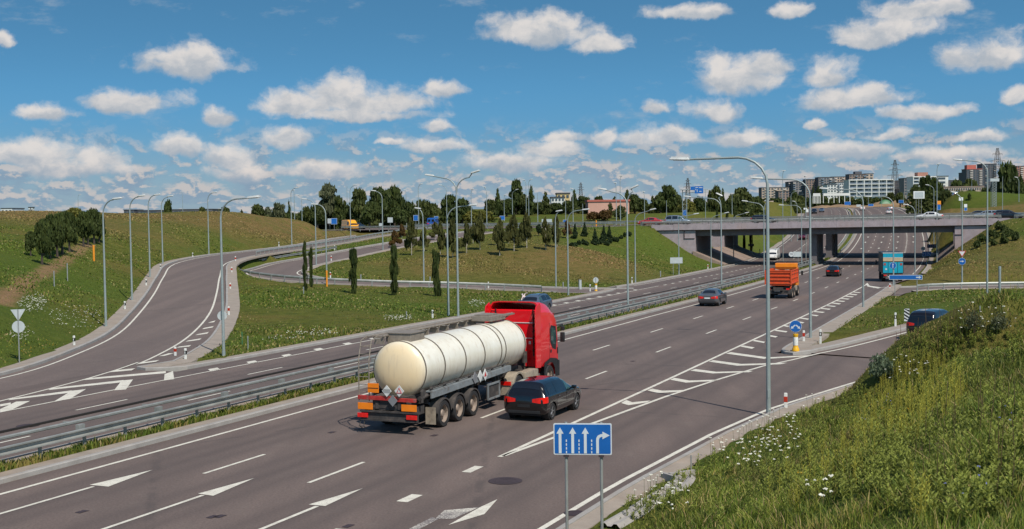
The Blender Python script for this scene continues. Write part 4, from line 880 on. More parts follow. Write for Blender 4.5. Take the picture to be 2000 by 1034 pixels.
# ------------------------------------------------------------------ signs, marker posts, small street furniture
M['sign_white'] = plain('sign_white', (.72, .73, .72), .4, 0, .04); M['sign_blue'] = plain('sign_blue', (.012, .115, .40), .35, 0, .06); M['sign_red'] = plain('sign_red', (.5, .02, .02), .4, 0, .06)
M['sign_back'] = plain('sign_back_aluminium', (.52, .55, .55), .45, .3, .06); M['black'] = plain('black_paint', (.012, .012, .013), .45, 0, .1); M['yellow'] = plain('yellow_plastic', (.72, .38, .012), .4, 0, .1)
M['orange_tube'] = plain('orange_plastic', (.78, .28, .02), .45, 0, .08); M['post_white'] = plain('marker_white', (.74, .74, .70), .45, 0, .08, dirt=((.35, .33, .28), 6.)); M['post_grey'] = plain('sign_post', (.36, .37, .36), .45, .4, .1); M['refl_red'] = plain('reflector_red', (.45, .03, .01), .3)
M['arrow_grey'] = plain('sign_reflective_white', (.60, .64, .67), .35, 0, .04); M['green_post'] = plain('green_post', (.05, .16, .07), .5)
def circ(r, n=28, cx=0, cz=0): return [(cx + r * math.cos(2 * PI * k / n), cz + r * math.sin(2 * PI * k / n)) for k in range(n)]
def rrect(w, h, r=.06, cx=0, cz=0, n=4):
    o = []
    for sx, sz, a0 in ((1, 1, 0), (-1, 1, 90), (-1, -1, 180), (1, -1, 270)):
        for k in range(n + 1):
            a = math.radians(a0 + 90 * k / n); o.append((cx + sx * (w / 2 - r) + r * math.cos(a), cz + sz * (h / 2 - r) + r * math.sin(a)))
    return o
def plate(parent, name, poly, y, th, mat, back=None):
    mb = MB(); mb.prism(poly, 'y', y, y + th, mat)
    if back: mb.prism([(a * .97 + .0, b) for a, b in poly] if False else poly, 'y', y + th + .001, y + th + .006, back)
    return mb.build(name, None, parent)
def marks(parent, name, polys, y, mat):
    mb = MB()
    for p in polys: mb.prism(p, 'y', y - .004, y, mat)
    return mb.build(name, None, parent)
def arrow_up(cx, z0, z1, w=.07, hw=.15, hl=.22): return [(cx - w / 2, z0), (cx + w / 2, z0), (cx + w / 2, z1 - hl), (cx + hw / 2 + .02, z1 - hl), (cx, z1), (cx - hw / 2 - .02, z1 - hl), (cx - w / 2, z1 - hl)]
def post(parent, x, h, r=.035, y=.06, mat='post_grey', z0=-.4): mb = MB(); mb.tube([(x, y, z0), (x, y, h)], r, n=10); return mb.build('post', M[mat], parent, smooth=True)
def sroot(name, base, rz, label, cat, group=None): r = empty(name, tuple(base), rz); return tag(r, label, cat, group)
# big blue lane sign in the foreground
b0 = at_y(1140, 1060, 27.0); b0[2] = float(hz(b0[0], b0[1])); r = sroot('lane_sign', b0, -.10, 'large blue lane arrow sign on two grey posts at the near verge', 'road sign')
zt = at_y(1136, 858, 27.)[2] - b0[2]; wS, hS = 1.29, .70
pl = plate(r, 'panel', rrect(wS, hS, .03, 0, zt), 0, .02, M['arrow_grey'], M['sign_back']); plate(r, 'blue_face', rrect(wS - .05, hS - .05, .025, 0, zt), -.005, .004, M['sign_blue'])
ar = []
for k in range(3): ar.append(arrow_up(-.50 + .28 * k, zt - .32, zt + .26, .062, .12, .14))
for k, p in enumerate(ar): marks(r, 'arrow', [p], -.006, M['arrow_grey'])
cur = [(.30, zt - .32), (.36, zt - .32), (.36, zt - .02), (.375, zt + .03), (.42, zt + .055), (.44, zt + .055), (.44, zt - .0), (.60, zt + .085), (.44, zt + .17), (.44, zt + .115), (.41, zt + .115), (.34, zt + .085), (.305, zt + .03), (.30, zt - .02)]
marks(r, 'turn_arrow', [cur], -.006, M['arrow_grey'])
for x in (-.36, -.08, .2):
    for j in range(4): marks(r, 'lane_dash', [[(x - .012, zt - .32 + .085 * j), (x + .012, zt - .32 + .085 * j), (x + .012, zt - .265 + .085 * j), (x - .012, zt - .265 + .085 * j)]], -.006, M['arrow_grey'])
for x in (-.37, .41): post(r, x, zt + hS / 2 + .02, .034); mb = MB(); mb.box((x, .03, zt - hS / 2 - .03), (.12, .07, .05)); mb.build('clamp', M['iron'], r)
# round blue keep-either-side sign on yellow bollard
def bollard(parent, z1=.95):
    mb = MB(); mb.lathe([(0.001, 0), (.2, 0), (.2, .12), (.15, .2), (.13, .3), (.13, z1 - .12), (.15, z1 - .08), (.14, z1), (.001, z1)], M['yellow'], 20); bo_ = mb.build('bollard', None, parent, smooth=True)
    mb = MB(); mb.lathe([(.134, .32), (.136, .34), (.136, z1 - .2), (.134, z1 - .18)], M['post_white'], 20); mb.build('sleeve', None, bo_, smooth=True)
q = at_z(1554, 686, .12); r = sroot('keep_sign', q, -.30, 'round blue sign with two down-pointing arrows on a yellow bollard at the island nose', 'road sign'); bollard(r)
plate(r, 'disc', circ(.33, 32, 0, 1.36), 0, .02, M['arrow_grey'], M['sign_back']); plate(r, 'blue_face', circ(.315, 32, 0, 1.36), -.005, .004, M['sign_blue'])
for sg in (-1, 1): marks(r, 'arrow', [[(sg * .03, 1.45), (sg * .0, 1.40), (sg * .13, 1.30), (sg * .09, 1.26), (sg * .25, 1.22), (sg * .22, 1.37), (sg * .18, 1.335), (sg * .06, 1.44)]], -.006, M['arrow_grey'])
post(r, 0, 1.5, .03, .04, z0=.9)
def round_sign(parent, z, rad, face, ring=None, marksf=None, y=0.0, name='disc'):
    d = plate(parent, name, circ(rad, 28, 0, z), y, .02, ring or face, M['sign_back'])
    if ring: plate(d, 'face', circ(rad * .82 if ring is M['sign_red'] else rad * .95, 28, 0, z), y - .005, .004, face)
    if marksf: marks(d, 'symbol', marksf, y - .006, M['arrow_grey'] if face is M['sign_blue'] else M['black'])
    return d
def on_pole(px, py, label, cat, Y, rz, name): q = at_y(px, py, Y); return sroot(name, q, rz, label, cat)
lamps_ = {o['label']: o for o in bpy.data.objects if o.name.startswith('street_lamp')}
def lamp_y(key): 
    for k, o in lamps_.items():
        if key in k: return o.location
l7 = lamp_y('yield sign'); r = on_pole(1879, 505, 'white yield triangle with red border above a round blue turn sign on the embankment lamp', 'road sign', l7[1] - .15, -.35, 'yield_sign')
plate(r, 'triangle', [(-.45, .86), (.45, .86), (0, .12)], 0, .02, M['sign_red'], M['sign_back']); plate(r, 'white_face', [(-.33, .79), (.33, .79), (0, .26)], -.005, .004, M['sign_white'])
round_sign(r, -.35, .4, M['sign_blue'], M['arrow_grey'], [[(-.25, -.38), (.0, -.38), (.0, -.46), (.25, -.34), (0., -.22), (0., -.30), (-.25, -.30)]])
l4 = lamp_y('round blue ahead'); r = on_pole(1744, 519, 'round blue sign with a white straight-ahead arrow in front of the teal lorry', 'road sign', l4[1] - .14, -.3, 'ahead_sign')
round_sign(r, 0, .36, M['sign_blue'], M['arrow_grey'], [arrow_up(0, -.26, .26, .07, .14, .16)])
def digits(txt, cx, cz, h, y, parent, mat):
    cu = bpy.data.curves.new('speed_number', 'FONT'); cu.body = txt; cu.size = h; cu.extrude = .002; cu.align_x = 'CENTER'; cu.align_y = 'CENTER'
    o = bpy.data.objects.new('speed_number', cu); dg = bpy.context.evaluated_depsgraph_get(); COL.objects.link(o); dg.update(); me = bpy.data.meshes.new_from_object(o.evaluated_get(dg)); COL.objects.unlink(o); bpy.data.objects.remove(o)
    o = bpy.data.objects.new('speed_number', me); COL.objects.link(o); me.materials.clear(); me.materials.append(mat); o.parent = parent; o.location = (cx, y, cz); o.rotation_euler = (PI / 2, 0, 0); return o
def speed(px, py, Y, rz, label, rad=.38, poleh=None):
    r = on_pole(px, py, label, 'speed sign', Y, rz, 'speed_limit_sign'); d = round_sign(r, 0, rad, M['sign_white'], M['sign_red'] if False else M['black']); digits('70', 0, -.0, rad * 1.05, -.012, d, M['black'])
    if poleh: post(r, 0, rad, .035, .05, z0=-poleh)
    return r
l13 = lamp_y('round 70 sign'); speed(1545.5, 497, l13[1] - .16, -.36, 'round white 70 sign fixed to the median lamp behind the orange lorry', .42)
q = at_road(1805, 515); w = P(*q); speed(1803, 486, w[1], -.3, 'round white 70 sign above the blue merge panel right of the teal lorry', .36, 2.7)
def panel(px, py, Y, w, h, rz, label, cat, mat, posts=(0,), polys=None, back=None, zdown=None, name='panel_sign', matp=None):
    q = at_y(px, py, Y); g = float(hz(q[0], q[1])); r = sroot(name, (q[0], q[1], q[2]), rz, label, cat)
    plate(r, 'panel', rrect(w, h, .04), 0, .03, M['arrow_grey'] if mat is M['sign_blue'] else mat, back or M['sign_back'])
    if mat is M['sign_blue']: plate(r, 'blue_face', rrect(w - .08, h - .08, .03), -.005, .004, mat)
    for p in (polys or []): marks(r, 'arrow', [p], -.007, matp or M['arrow_grey'])
    for x in posts: post(r, x, h / 2, .035, .08, z0=(g - q[2] - .3) if zdown is None else -zdown)
    return r
up = lambda xs, h: [arrow_up(x, -h * .38, h * .38, .07, .14, .18) for x in xs]
panel(1810, 496, w[1] - .6, 1.5, .82, -.3, 'blue panel of three arrows with a merging lane, beside the kerb right of the lorry', 'road sign', M['sign_blue'], (-.3, .5), up((-.5, -.15, .2), .8) + [[(.62, -.3), (.7, -.24), (.36, .12), (.28, .06)]], name='lane_sign')
q2 = P(*at_road(1816, 505)); panel(1819.5, 481, q2[1] + 10, 1.7, .75, -.3, 'blue lane panel on the slope just beyond the merge panel', 'road sign', M['sign_blue'], (-.5, .5), up((-.6, -.25, .1), .7) + [[(.45, -.27), (.53, -.27), (.53, .12), (.72, .12), (.72, .22), (.45, .22)]], name='lane_sign')
q3 = P(232, -9.9); panel(1620.5, 484, q3[1], 1.75, .78, -.3, 'blue lane panel seen beneath the bridge between the two piers', 'road sign', M['sign_blue'], (-.45, .5), up((-.6, -.25, .1), .7) + [[(.45, -.27), (.53, -.27), (.53, .12), (.72, .12), (.72, .22), (.45, .22)]], name='lane_sign')
qd = hit(1748, 578); qe = hit(1791, 577)
r = panel(1769, 542, (qd[1] + qe[1]) / 2, 3.25, .48, -.25, 'long blue direction board with a single white arrow pointing right', 'direction sign', M['sign_blue'], (-1.05, 1.1), [[(1.0, -.06), (1.28, -.06), (1.28, -.15), (1.52, 0), (1.28, .15), (1.28, .06), (1.0, .06)]], name='direction_sign')
qv = hit(1771, 637, 40); r = sroot('chevron_marker', qv, -.45, 'small black and white striped marker board on a short post left of the dark van', 'marker board')
plate(r, 'board', rrect(.34, .84, .02, 0, .72), 0, .02, M['sign_white'], M['sign_back'])
for k in range(4): z = .36 + .23 * k; marks(r, 'stripe', [[(-.17, z + .1), (.17, max(z - .12, .31)), (.17, z), (-.17, min(z + .21, 1.13))]], -.002, M['black'])
post(r, 0, .5, .03, .04)
# backs and panels along the opposite road
def pxsize(px, Y): return px * Y / F
qq = hit(38, 711, 30); r = sroot('yield_sign', qq, .35, 'grey triangle sign back over a round one at the foot of the left hill', 'road sign'); k = qq[1] / F
plate(r, 'triangle', [(-13.5 * k, 107 * k), (13.5 * k, 107 * k), (0, 84 * k)], 0, .02, M['sign_back']); plate(r, 'disc', circ(11.8 * k, 28, 0, 73 * k), 0, .02, M['sign_back']); post(r, 0, 107 * k, .03, -.03)
l = lamp_y('grass gore'); qk = at_y(434, 617, l[1] + .1); r = sroot('round_sign', qk, .3, 'grey back of a round sign fixed to the lamp on the grass gore', 'road sign'); plate(r, 'disc', circ(9.3 * l[1] / F, 28, 0, 0), 0.03, .02, M['sign_back']); mb = MB(); mb.box((0, 0, 0), (.1, .1, .1)); mb.build('clamp', M['iron'], r)
q = hit(1164, 571, 60); k = q[1] / F; r = sroot('round_sign', q, .3, 'grey back of a round sign standing on a yellow bollard at the loop ramp nose', 'road sign'); bollard(r, 16.5 * k); post(r, 0, 28 * k, .03, 0, z0=16 * k); plate(r, 'disc', circ(5.6 * k, 28, 0, 23.5 * k), .03, .02, M['sign_back'])
q = hit(1027, 601) if False else None
panel(1321, 509, hit(1317, 537)[1], 1.75, .85, 0., 'blank white board on a single post at the foot of the mound', 'sign board', M['sign_back'], (-.45,), name='board_sign')
panel(1557.5, 497, l13[1] + 3, 1.5, .85, .2, 'pale grey board beside the 70 sign in the median', 'sign board', M['sign_back'], (.15,), name='board_sign')
panel(1467, 479, hit(1460, 500)[1], 1.25, .5, .2, 'small dark board on two legs in the shade left of the white van', 'sign board', M['black'], (-.4, .4), name='board_sign', back=M['black'])
M['bin'] = M['sign_back']
for (px, py, lb) in ((1133, 568, 'small grey cabinet on the gore grass left of the black and white post'),):
    q = hit(px, py, 60); r = sroot('utility_cabinet', q, .3, lb, 'cabinet'); mb = MB(); mb.box((0, 0, .6), (.26, .3, 1.2), bev=.02); mb.build('cabinet', M['sign_back'], r); mb = MB(); mb.box((0, 0, 1.22), (.3, .34, .04)); mb.build('lid', M['post_grey'], r)
# marker posts
def marker(px, py, Hh, band, label):
    q = hit(px, py, 20); r = sroot('marker_post', q, -.35, label, 'marker post', 'roadside marker posts'); mb = MB(); s_ = Hh
    mb.box((0, 0, s_ / 2 - .1), (.13, .09, s_ + .2), bev=.02); mb.box((0, .0, s_ + .005), (.1, .07, .02)); mb.build('post', M['post_white'], r)
    mb = MB(); mb.box((0, 0, s_ * .72), (.136, .096, s_ * .26)); bnd = mb.build('band', M['black'] if band == 'k' else (M['refl_red'] if band == 'r' else M['yellow']), r)
    mb = MB(); mb.box((0, -.05, s_ * .72), (.05, .008, s_ * .16)); mb.build('reflector', M['sign_white'] if band == 'k' else M['refl_red'], bnd)
for px, py, ty, b, lb in [(145, 682, 656, 'k', 'white marker post with a black band, nearest on the left ramp verge'), (244, 608.5, 589, 'k', 'second black-banded post up the left ramp verge'), (285.6, 561, 546, 'k', 'third black-banded post up the left ramp verge'), (313.5, 529, 517, 'k', 'fourth black-banded post up the left ramp verge'), (376.5, 505.6, 494, 'k', 'black-banded post at the bend of the left ramp'),
    (460, 514.5, 501, 'r', 'red-banded post where the ramp guard rail begins'), (452.8, 536.5, 522, 'r', 'red-banded post just below the start of the ramp rail'), (450, 569.4, 553, 'r', 'red-banded post on the gore verge opposite the third ramp lamp'), (447, 620, 599, 'r', 'red-banded post beside the lamp with the round sign back'), (342.5, 700, 678, 'r', 'red-banded post at the tip of the left gore'), (362.6, 709, 681, 'k', 'black-banded post at the tip of the left gore'),
    (544.8, 483.7, 473, 'k', 'black-banded post below the brown ridge beside the ramp'), (653.7, 489.8, 480, 'k', 'black-banded post between the two ramps'), (647, 512, 500, 'r', 'red-banded post on the inner verge of the upper loop'), (645.5, 545.5, 532, 'r', 'red-banded post inside the loop bend near the orange sleeve'), (810.7, 477, 471, 'r', 'small white post beside the upper loop near the first birch'),
    (954, 566, 551, 'y', 'yellow-banded post behind the loop rail'), (1152.7, 572, 556, 'k', 'black-banded post beside the yellow bollard at the loop nose'), (1234.5, 555.5, 542, 'k', 'black-banded post at the foot of the mound by a lamp'), (1382.7, 527, 517, 'r', 'post with a red top at the foot of the wing wall'), (845, 622, 606, 'k', 'black-banded post behind the tanker near the two-armed lamp'),
    (1570, 674, 646, 'r', 'red-banded post on the island tip beside the blue round sign'), (1602.5, 674, 644, 'k', 'black-banded post on the island grass right of the lamp'), (1534.7, 810, 768, 'r', 'red-banded post on the near verge right of the tallest lamp'), (1749, 640, 611, 'k', 'black-banded post left of the striped marker board'), (1738, 571, 554, 'r', 'red-banded post beneath the long blue direction board'), (1810, 518, 508, 'k', 'black-banded post at the kerb below the blue merge panel'), (1484, 497, 487, 'r', 'red-banded post beyond the bridge left of the white van')]:
    q = hit(px, py, 20); marker(px, py, (py - ty) * q[1] / F, b, lb)
def stick(px, py, ty, wpx, mat, label, name='marker_stake', cat='stake', Y=None):
    q = hit(px, py, 15) if Y is None else at_y(px, py, Y); k = q[1] / F; r = sroot(name, q, 0, label, cat); mb = MB(); mb.tube([(0, 0, -.3), (0, 0, (py - ty) * k)], max(wpx * k / 2, .02), n=10); mb.build('stake', mat, r, smooth=True)
    mb = MB(); mb.lathe([(.001, (py - ty) * k + .03), (wpx * k * .5, (py - ty) * k + .02), (wpx * k * .55, (py - ty) * k - .1)], mat, 10); mb.build('cap', None, r); return r
stick(183.5, 510, 480, 4, M['orange_tube'], 'orange plastic tube standing on the left hill by the clump of trees', 'marker_tube', 'tube')
stick(638.5, 560, 529, 3.5, M['orange_tube'], 'orange sleeve standing at the lamp inside the loop bend', 'marker_tube', 'tube')
stick(1164.5, 447, 431, 2.6, M['orange_tube'], 'orange tube beside the overpass road above the mound', 'marker_tube', 'tube', Y=243)
stick(1952.5, 578, 522, 5, M['lamp_pole'], 'stout pale pole without arms on the right grass beside the tall lamp', 'short_pole', 'pole')
for px, py, ty, m, lb in ((484.5, 684, 657, 'post_grey', 'pair of thin grey stakes on the gore grass'), (473, 673, 649, 'green_post', 'thin green stake on the gore grass'), (794, 624, 609, 'post_grey', 'short grey stake behind the tanker walkway'), (593, 574, 561, 'post_grey', 'short pale stake by the first leafy column'),
    (1100, 565, 551, 'post_grey', 'short pale stake on the infield near the loop nose'), (1290, 541, 530, 'post_grey', 'short pale stake on the mound foot left of the blank board'), (705, 550, 537, 'post_grey', 'short stake on the infield right of the orange sleeve'), (840, 555, 541, 'post_grey', 'short stake behind the loop rail by the third leafy column'),
    (106, 560, 530, 'post_grey', 'thin stake on the hill path below the tree clump'), (132, 549, 515, 'post_grey', 'thin stake on the hill path, right of the first one'), (1350, 925, 890, 'post_grey', 'thin grey metal stake beside the concrete gutter'), (1914, 610, 600, 'post_grey', 'low stake on the right grass triangle')):
    stick(px, py, ty, 2.2, M[m], lb)
# far signs round the roundabout and on the overpass
M['gantry_blue'] = M['sign_blue']
for px, py, Y, w_, h_, m, lb, nm in ((644, 432, 248, .9, 1.0, 'sign_back', 'small pale sign beside the blue crossing sign near the yellow van', 'board_sign'), (652.5, 432.5, 247, 1.2, 1.2, 'sign_blue', 'square blue crossing sign near the yellow van', 'crossing_sign'),
    (762, 430, 262, 1.1, 1.1, 'sign_back', 'square pale sign back beyond the roundabout', 'board_sign'), (744, 440, 240, .75, .75, 'sign_back', 'small round-looking sign by the lamp with a box', 'board_sign'), (812, 426, 262, 1., 1.2, 'sign_blue', 'blue sign on the roundabout left of the blue van', 'lane_sign'), (852, 428, 268, .9, 1.2, 'sign_blue', 'blue sign on the roundabout above the blue van', 'lane_sign'),
    (981, 426, 262, 1.1, .9, 'sign_blue', 'small blue sign at the overpass road behind the birches', 'lane_sign'), (1068, 433, 252, 2.1, 1.0, 'sign_back', 'broad white board at the overpass road among the birches', 'board_sign'), (1103.5, 434, 252, .8, .9, 'sign_blue', 'small blue sign left of the overpass rails', 'lane_sign'),
    (1337.5, 416, 280, .95, 1.3, 'sign_blue', 'blue square sign under the lattice gantry', 'lane_sign'), (1877, 389, 262, .9, .7, 'sign_white', 'small white sign high on the right bank', 'board_sign'), (1886, 402, 236, .6, .6, 'sign_white', 'small triangle-like white sign behind the right rail', 'board_sign'), (1886, 409, 236, .6, .6, 'sign_blue', 'small blue sign under the white one behind the right rail', 'lane_sign'),
    (1834, 405, 222, .62, 1., 'sign_blue', 'blue pictogram sign on the tall mast by the overpass', 'lane_sign'), (1789, 412, 420, 1.4, 1.4, 'sign_blue', 'blue marker beside the far road right of the white cars', 'lane_sign'), (1655.5, 397.5, 470, 2.4, 1.3, 'sign_blue', 'blue sign left of the far median', 'lane_sign'), (1677, 402, 440, 1.6, .8, 'sign_back', 'pale sign in the far median', 'board_sign'), (1701, 401, 480, 2.1, .9, 'sign_blue', 'blue sign right of the far median', 'lane_sign'),
    (1760, 394, 440, 1.8, 1.1, 'sign_blue', 'blue sign below the left of the billboard', 'lane_sign'), (1796, 393, 400, 1.6, 1.1, 'sign_blue', 'blue sign directly below the billboard', 'lane_sign'), (1834, 397, 222, .7, .8, 'orange_tube', 'orange round sign on the tall mast by the overpass', 'board_sign'), (1576, 412, 420, 1., 1., 'sign_white', 'white sign at the left edge of the far road', 'board_sign'), (1573, 408, 430, 1.2, .6, 'sign_white', 'small white plate above the left edge of the far road', 'board_sign')):
    panel(px, py, Y, w_, h_, .0, lb, 'road sign', M[m], (0,), name=nm)
# billboard
q = at_y(1795, 381, 330); r = sroot('billboard', q, 0, 'white framed billboard on posts above the far right bank', 'billboard'); plate(r, 'frame', rrect(2.95, 1.98, .02), 0, .2, M['sign_white']); plate(r, 'poster', rrect(2.35, 1.5, .02), -.02, .015, M['sign_back'])
g = float(hz(q[0], q[1])) - q[2]
for x in (-.7, 0, .7): post(r, x, .9, .06, .25, z0=g)
# blue overhead board on its lattice tower
q = at_y(1337, 440, 268); gz_ = float(hz(q[0], q[1])); q[2] = gz_; k = 268 / F; r = sroot('sign_gantry', q, 0, 'lattice gantry tower carrying a large blue direction board left of the trees', 'sign gantry'); Ht = (440 - 376) * k; mb = MB()
for sx in (-.4, .5): 
    for sy in (-.35, .35): mb.tube([(sx, sy, -1), (sx, sy, Ht)], .05, n=6)
for i in range(9): z = Ht * i / 9; mb.tube([(-.4, -.35, z), (.5, -.35, z + Ht / 9)], .025, n=5); mb.tube([(-.4, -.35, z), (.5, -.35, z)], .025, n=5)
mb.tube([(-.4, 0, Ht), (5.2, 0, Ht)], .07, n=6); mb.tube([(-.4, 0, Ht - .5), (5.2, 0, Ht - .5)], .05, n=6); mb.box((0.05, 0, Ht + .05), (1.6, 1.2, .12)); mb.build('lattice_tower', M['lamp_pole'], r)
plate(r, 'direction_board', rrect(1.85, 1.6, .04, 3.15, Ht + .0), -.4, .1, M['sign_blue']); plate(r, 'direction_board', rrect(.9, .75, .04, 1.75, Ht + .35), -.4, .1, M['sign_blue'])
wm = [[(2.4, Ht + .45), (2.9, Ht + .45), (2.9, Ht + .58), (2.4, Ht + .58)], [(3.1, Ht + .4), (3.9, Ht + .4), (3.9, Ht + .52), (3.1, Ht + .52)], [(2.4, Ht - .1), (2.5, Ht - .1), (2.5, Ht + .2), (2.4, Ht + .2)], [(2.7, Ht - .5), (2.8, Ht - .5), (2.8, Ht + .1), (2.7, Ht + .1)], [(3.2, Ht - .4), (3.7, Ht - .4), (3.7, Ht - .28), (3.2, Ht - .28)]]
marks(r, 'writing_strokes', wm, -.42, M['arrow_grey'])
# concrete gutter and inlet at the near verge
mb = MB(); gl = [tuple(hit(px, py, 10)) for px, py in ((1190, 1034), (1240, 1005), (1290, 972), (1330, 950), (1340, 935))]; gl = [(a, b, c + .04) for a, b, c in resample(gl, .5)]
mb.sweep(gl, [(-.3, .0), (-.2, .1), (-.12, .1), (-.05, .03), (.05, .03), (.12, .1), (.2, .1), (.3, 0)], M['kerb']); q = gl[-1]; mb.box((q[0] - .1, q[1] + .1, q[2] + .03), (.9, .12, .24), M['kerb'], rot=.5); mb.box((q[0] - .5, q[1] - .2, q[2] + .03), (.12, .7, .2), M['kerb'], rot=.5)
tag(mb.build('drain_gutter'), 'pale concrete drainage channel with an inlet running down the near verge', 'drain channel')

# ------------------------------------------------------------------ vehicles
M['tyre'] = plain('tyre_rubber', (.022, .021, .022), .8, 0, .2, 12., dirt=((.06, .05, .045), 4.)); M['rim'] = plain('alloy_rim', (.42, .42, .43), .3, .7); M['rim_dirty'] = plain('steel_rim_dusty', (.30, .235, .19), .65, .15, .2, 6., dirt=((.10, .07, .055), 5.))
M['glass_dark'] = plain('tinted_glass', (.008, .011, .016), .06, 0, .1, spec=.9); M['glass_green'] = plain('clear_glass', (.03, .07, .07), .05, 0, .2, spec=.9)
M['plastic'] = plain('black_trim', (.016, .016, .017), .55, 0, .15); M['lamp_red'] = plain('tail_lamp_red', (.72, .012, .008), .15, 0, .2, 9., coat=.8); M['lamp_clear'] = plain('headlamp_glass', (.6, .6, .58), .12, .3, coat=.6); M['lamp_orange'] = plain('indicator_orange', (.75, .2, .01), .25)
M['chassis'] = plain('chassis_dusty', (.055, .048, .045), .75, .1, .3, 5., dirt=((.13, .105, .09), 3.))
def paint(name, col, coat=.9, metal=0.1, rough=.32): 
    return plain('car_paint_' + name, col, .22 if name == 'black' else rough, metal, .05, 2., coat=1.0 if name == 'black' else coat)
PAINT = {k: paint(k, c, metal=m) for k, c, m in (('black', (.003, .003, .004), .0), ('grey', (.115, .12, .13), .4), ('bluegrey', (.12, .17, .24), .5), ('silver', (.42, .47, .52), .6), ('white', (.70, .70, .68), .0), ('maroon', (.12, .012, .03), .3), ('navy', (.004, .006, .011), .2), ('red', (.45, .02, .02), .1), ('yellow', (.85, .36, .005), .0), ('blue', (.01, .08, .35), .1), ('darkgreen', (.012, .03, .028), .3))}
def chaikin(p, n=2):
    for _ in range(n):
        o = [p[0]]
        for a, b in zip(p[:-1], p[1:]): o += [tuple(.75 * x + .25 * y for x, y in zip(a, b)), tuple(.25 * x + .75 * y for x, y in zip(a, b))]
        o.append(p[-1]); p = o
    return p
CARS = {   # stations: x, z bottom, z belt, z top, half width low, half width top    (x from the rear bumper forward)
 'hatch': dict(L=4.2, wb=2.58, ro=.76, wr=.32, st=[(0, .42, .82, .88, .74, .60), (.05, .30, .90, 1.0, .83, .66), (.13, .26, .94, 1.12, .875, .64), (.27, .25, .95, 1.34, .885, .60), (.42, .25, .95, 1.44, .89, .575), (.9, .24, .95, 1.475, .89, .57), (1.6, .22, .94, 1.48, .89, .58), (2.2, .22, .93, 1.44, .89, .575), (2.55, .22, .92, 1.33, .89, .58), (3.0, .22, .92, 1.06, .885, .64), (3.2, .23, .91, .98, .88, .70), (3.7, .24, .84, .90, .86, .70), (4.0, .26, .74, .78, .80, .64), (4.14, .30, .62, .66, .72, .56), (4.2, .38, .55, .57, .62, .5)]),
 'sedan': dict(L=4.7, wb=2.7, ro=1.0, wr=.33, st=[(0, .45, .86, .90, .72, .6), (.06, .32, .92, .98, .82, .64), (.25, .28, .97, 1.03, .87, .66), (.6, .26, .98, 1.08, .89, .64), (.85, .25, .98, 1.22, .89, .59), (1.15, .24, .97, 1.36, .895, .56), (1.6, .23, .96, 1.44, .895, .56), (2.2, .22, .95, 1.46, .895, .57), (2.7, .22, .94, 1.41, .895, .57), (3.05, .22, .93, 1.24, .89, .6), (3.4, .22, .92, 1.0, .885, .68), (3.9, .23, .87, .92, .87, .70), (4.4, .25, .78, .82, .82, .66), (4.62, .3, .66, .7, .74, .58), (4.7, .4, .58, .6, .64, .5)]),
 'wagon': dict(L=4.6, wb=2.65, ro=.95, wr=.33, st=[(0, .42, .84, .88, .70, .58), (.06, .32, .92, 1.0, .82, .62), (.18, .27, .95, 1.16, .87, .60), (.38, .26, .96, 1.38, .885, .57), (.6, .25, .97, 1.46, .89, .57), (1.2, .23, .96, 1.49, .89, .58), (2.0, .22, .95, 1.49, .89, .58), (2.5, .22, .94, 1.44, .89, .58), (2.85, .22, .93, 1.3, .89, .59), (3.3, .22, .92, 1.02, .885, .66), (3.6, .22, .89, .95, .88, .70), (4.2, .24, .8, .85, .84, .68), (4.5, .28, .68, .72, .76, .6), (4.6, .38, .58, .6, .64, .5)]),
 'mpv': dict(L=4.7, wb=2.75, ro=.95, wr=.34, st=[(0, .45, .95, 1.0, .76, .62), (.06, .33, 1.02, 1.15, .86, .68), (.15, .28, 1.05, 1.4, .91, .68), (.3, .27, 1.06, 1.62, .92, .68), (.6, .26, 1.06, 1.72, .93, .68), (1.5, .25, 1.05, 1.76, .93, .69), (2.4, .24, 1.04, 1.74, .93, .69), (2.9, .24, 1.02, 1.62, .93, .68), (3.3, .24, 1.0, 1.32, .92, .68), (3.7, .24, .98, 1.06, .91, .72), (4.2, .26, .88, .93, .88, .72), (4.55, .3, .74, .78, .8, .64), (4.7, .4, .6, .62, .68, .52)]),
 'van': dict(L=5.2, wb=3.1, ro=1.0, wr=.35, st=[(0, .5, 1.15, 1.8, .86, .76), (.05, .4, 1.15, 2.05, .93, .8), (.12, .36, 1.15, 2.16, .96, .82), (1.5, .34, 1.15, 2.2, .97, .84), (3.0, .32, 1.14, 2.2, .97, .84), (3.5, .32, 1.12, 2.1, .97, .8), (3.9, .32, 1.1, 1.85, .96, .76), (4.3, .32, 1.08, 1.42, .95, .76), (4.6, .34, 1.02, 1.12, .93, .76), (4.95, .36, .88, .95, .88, .72), (5.12, .4, .72, .76, .8, .64), (5.2, .48, .6, .62, .7, .55)]),
}
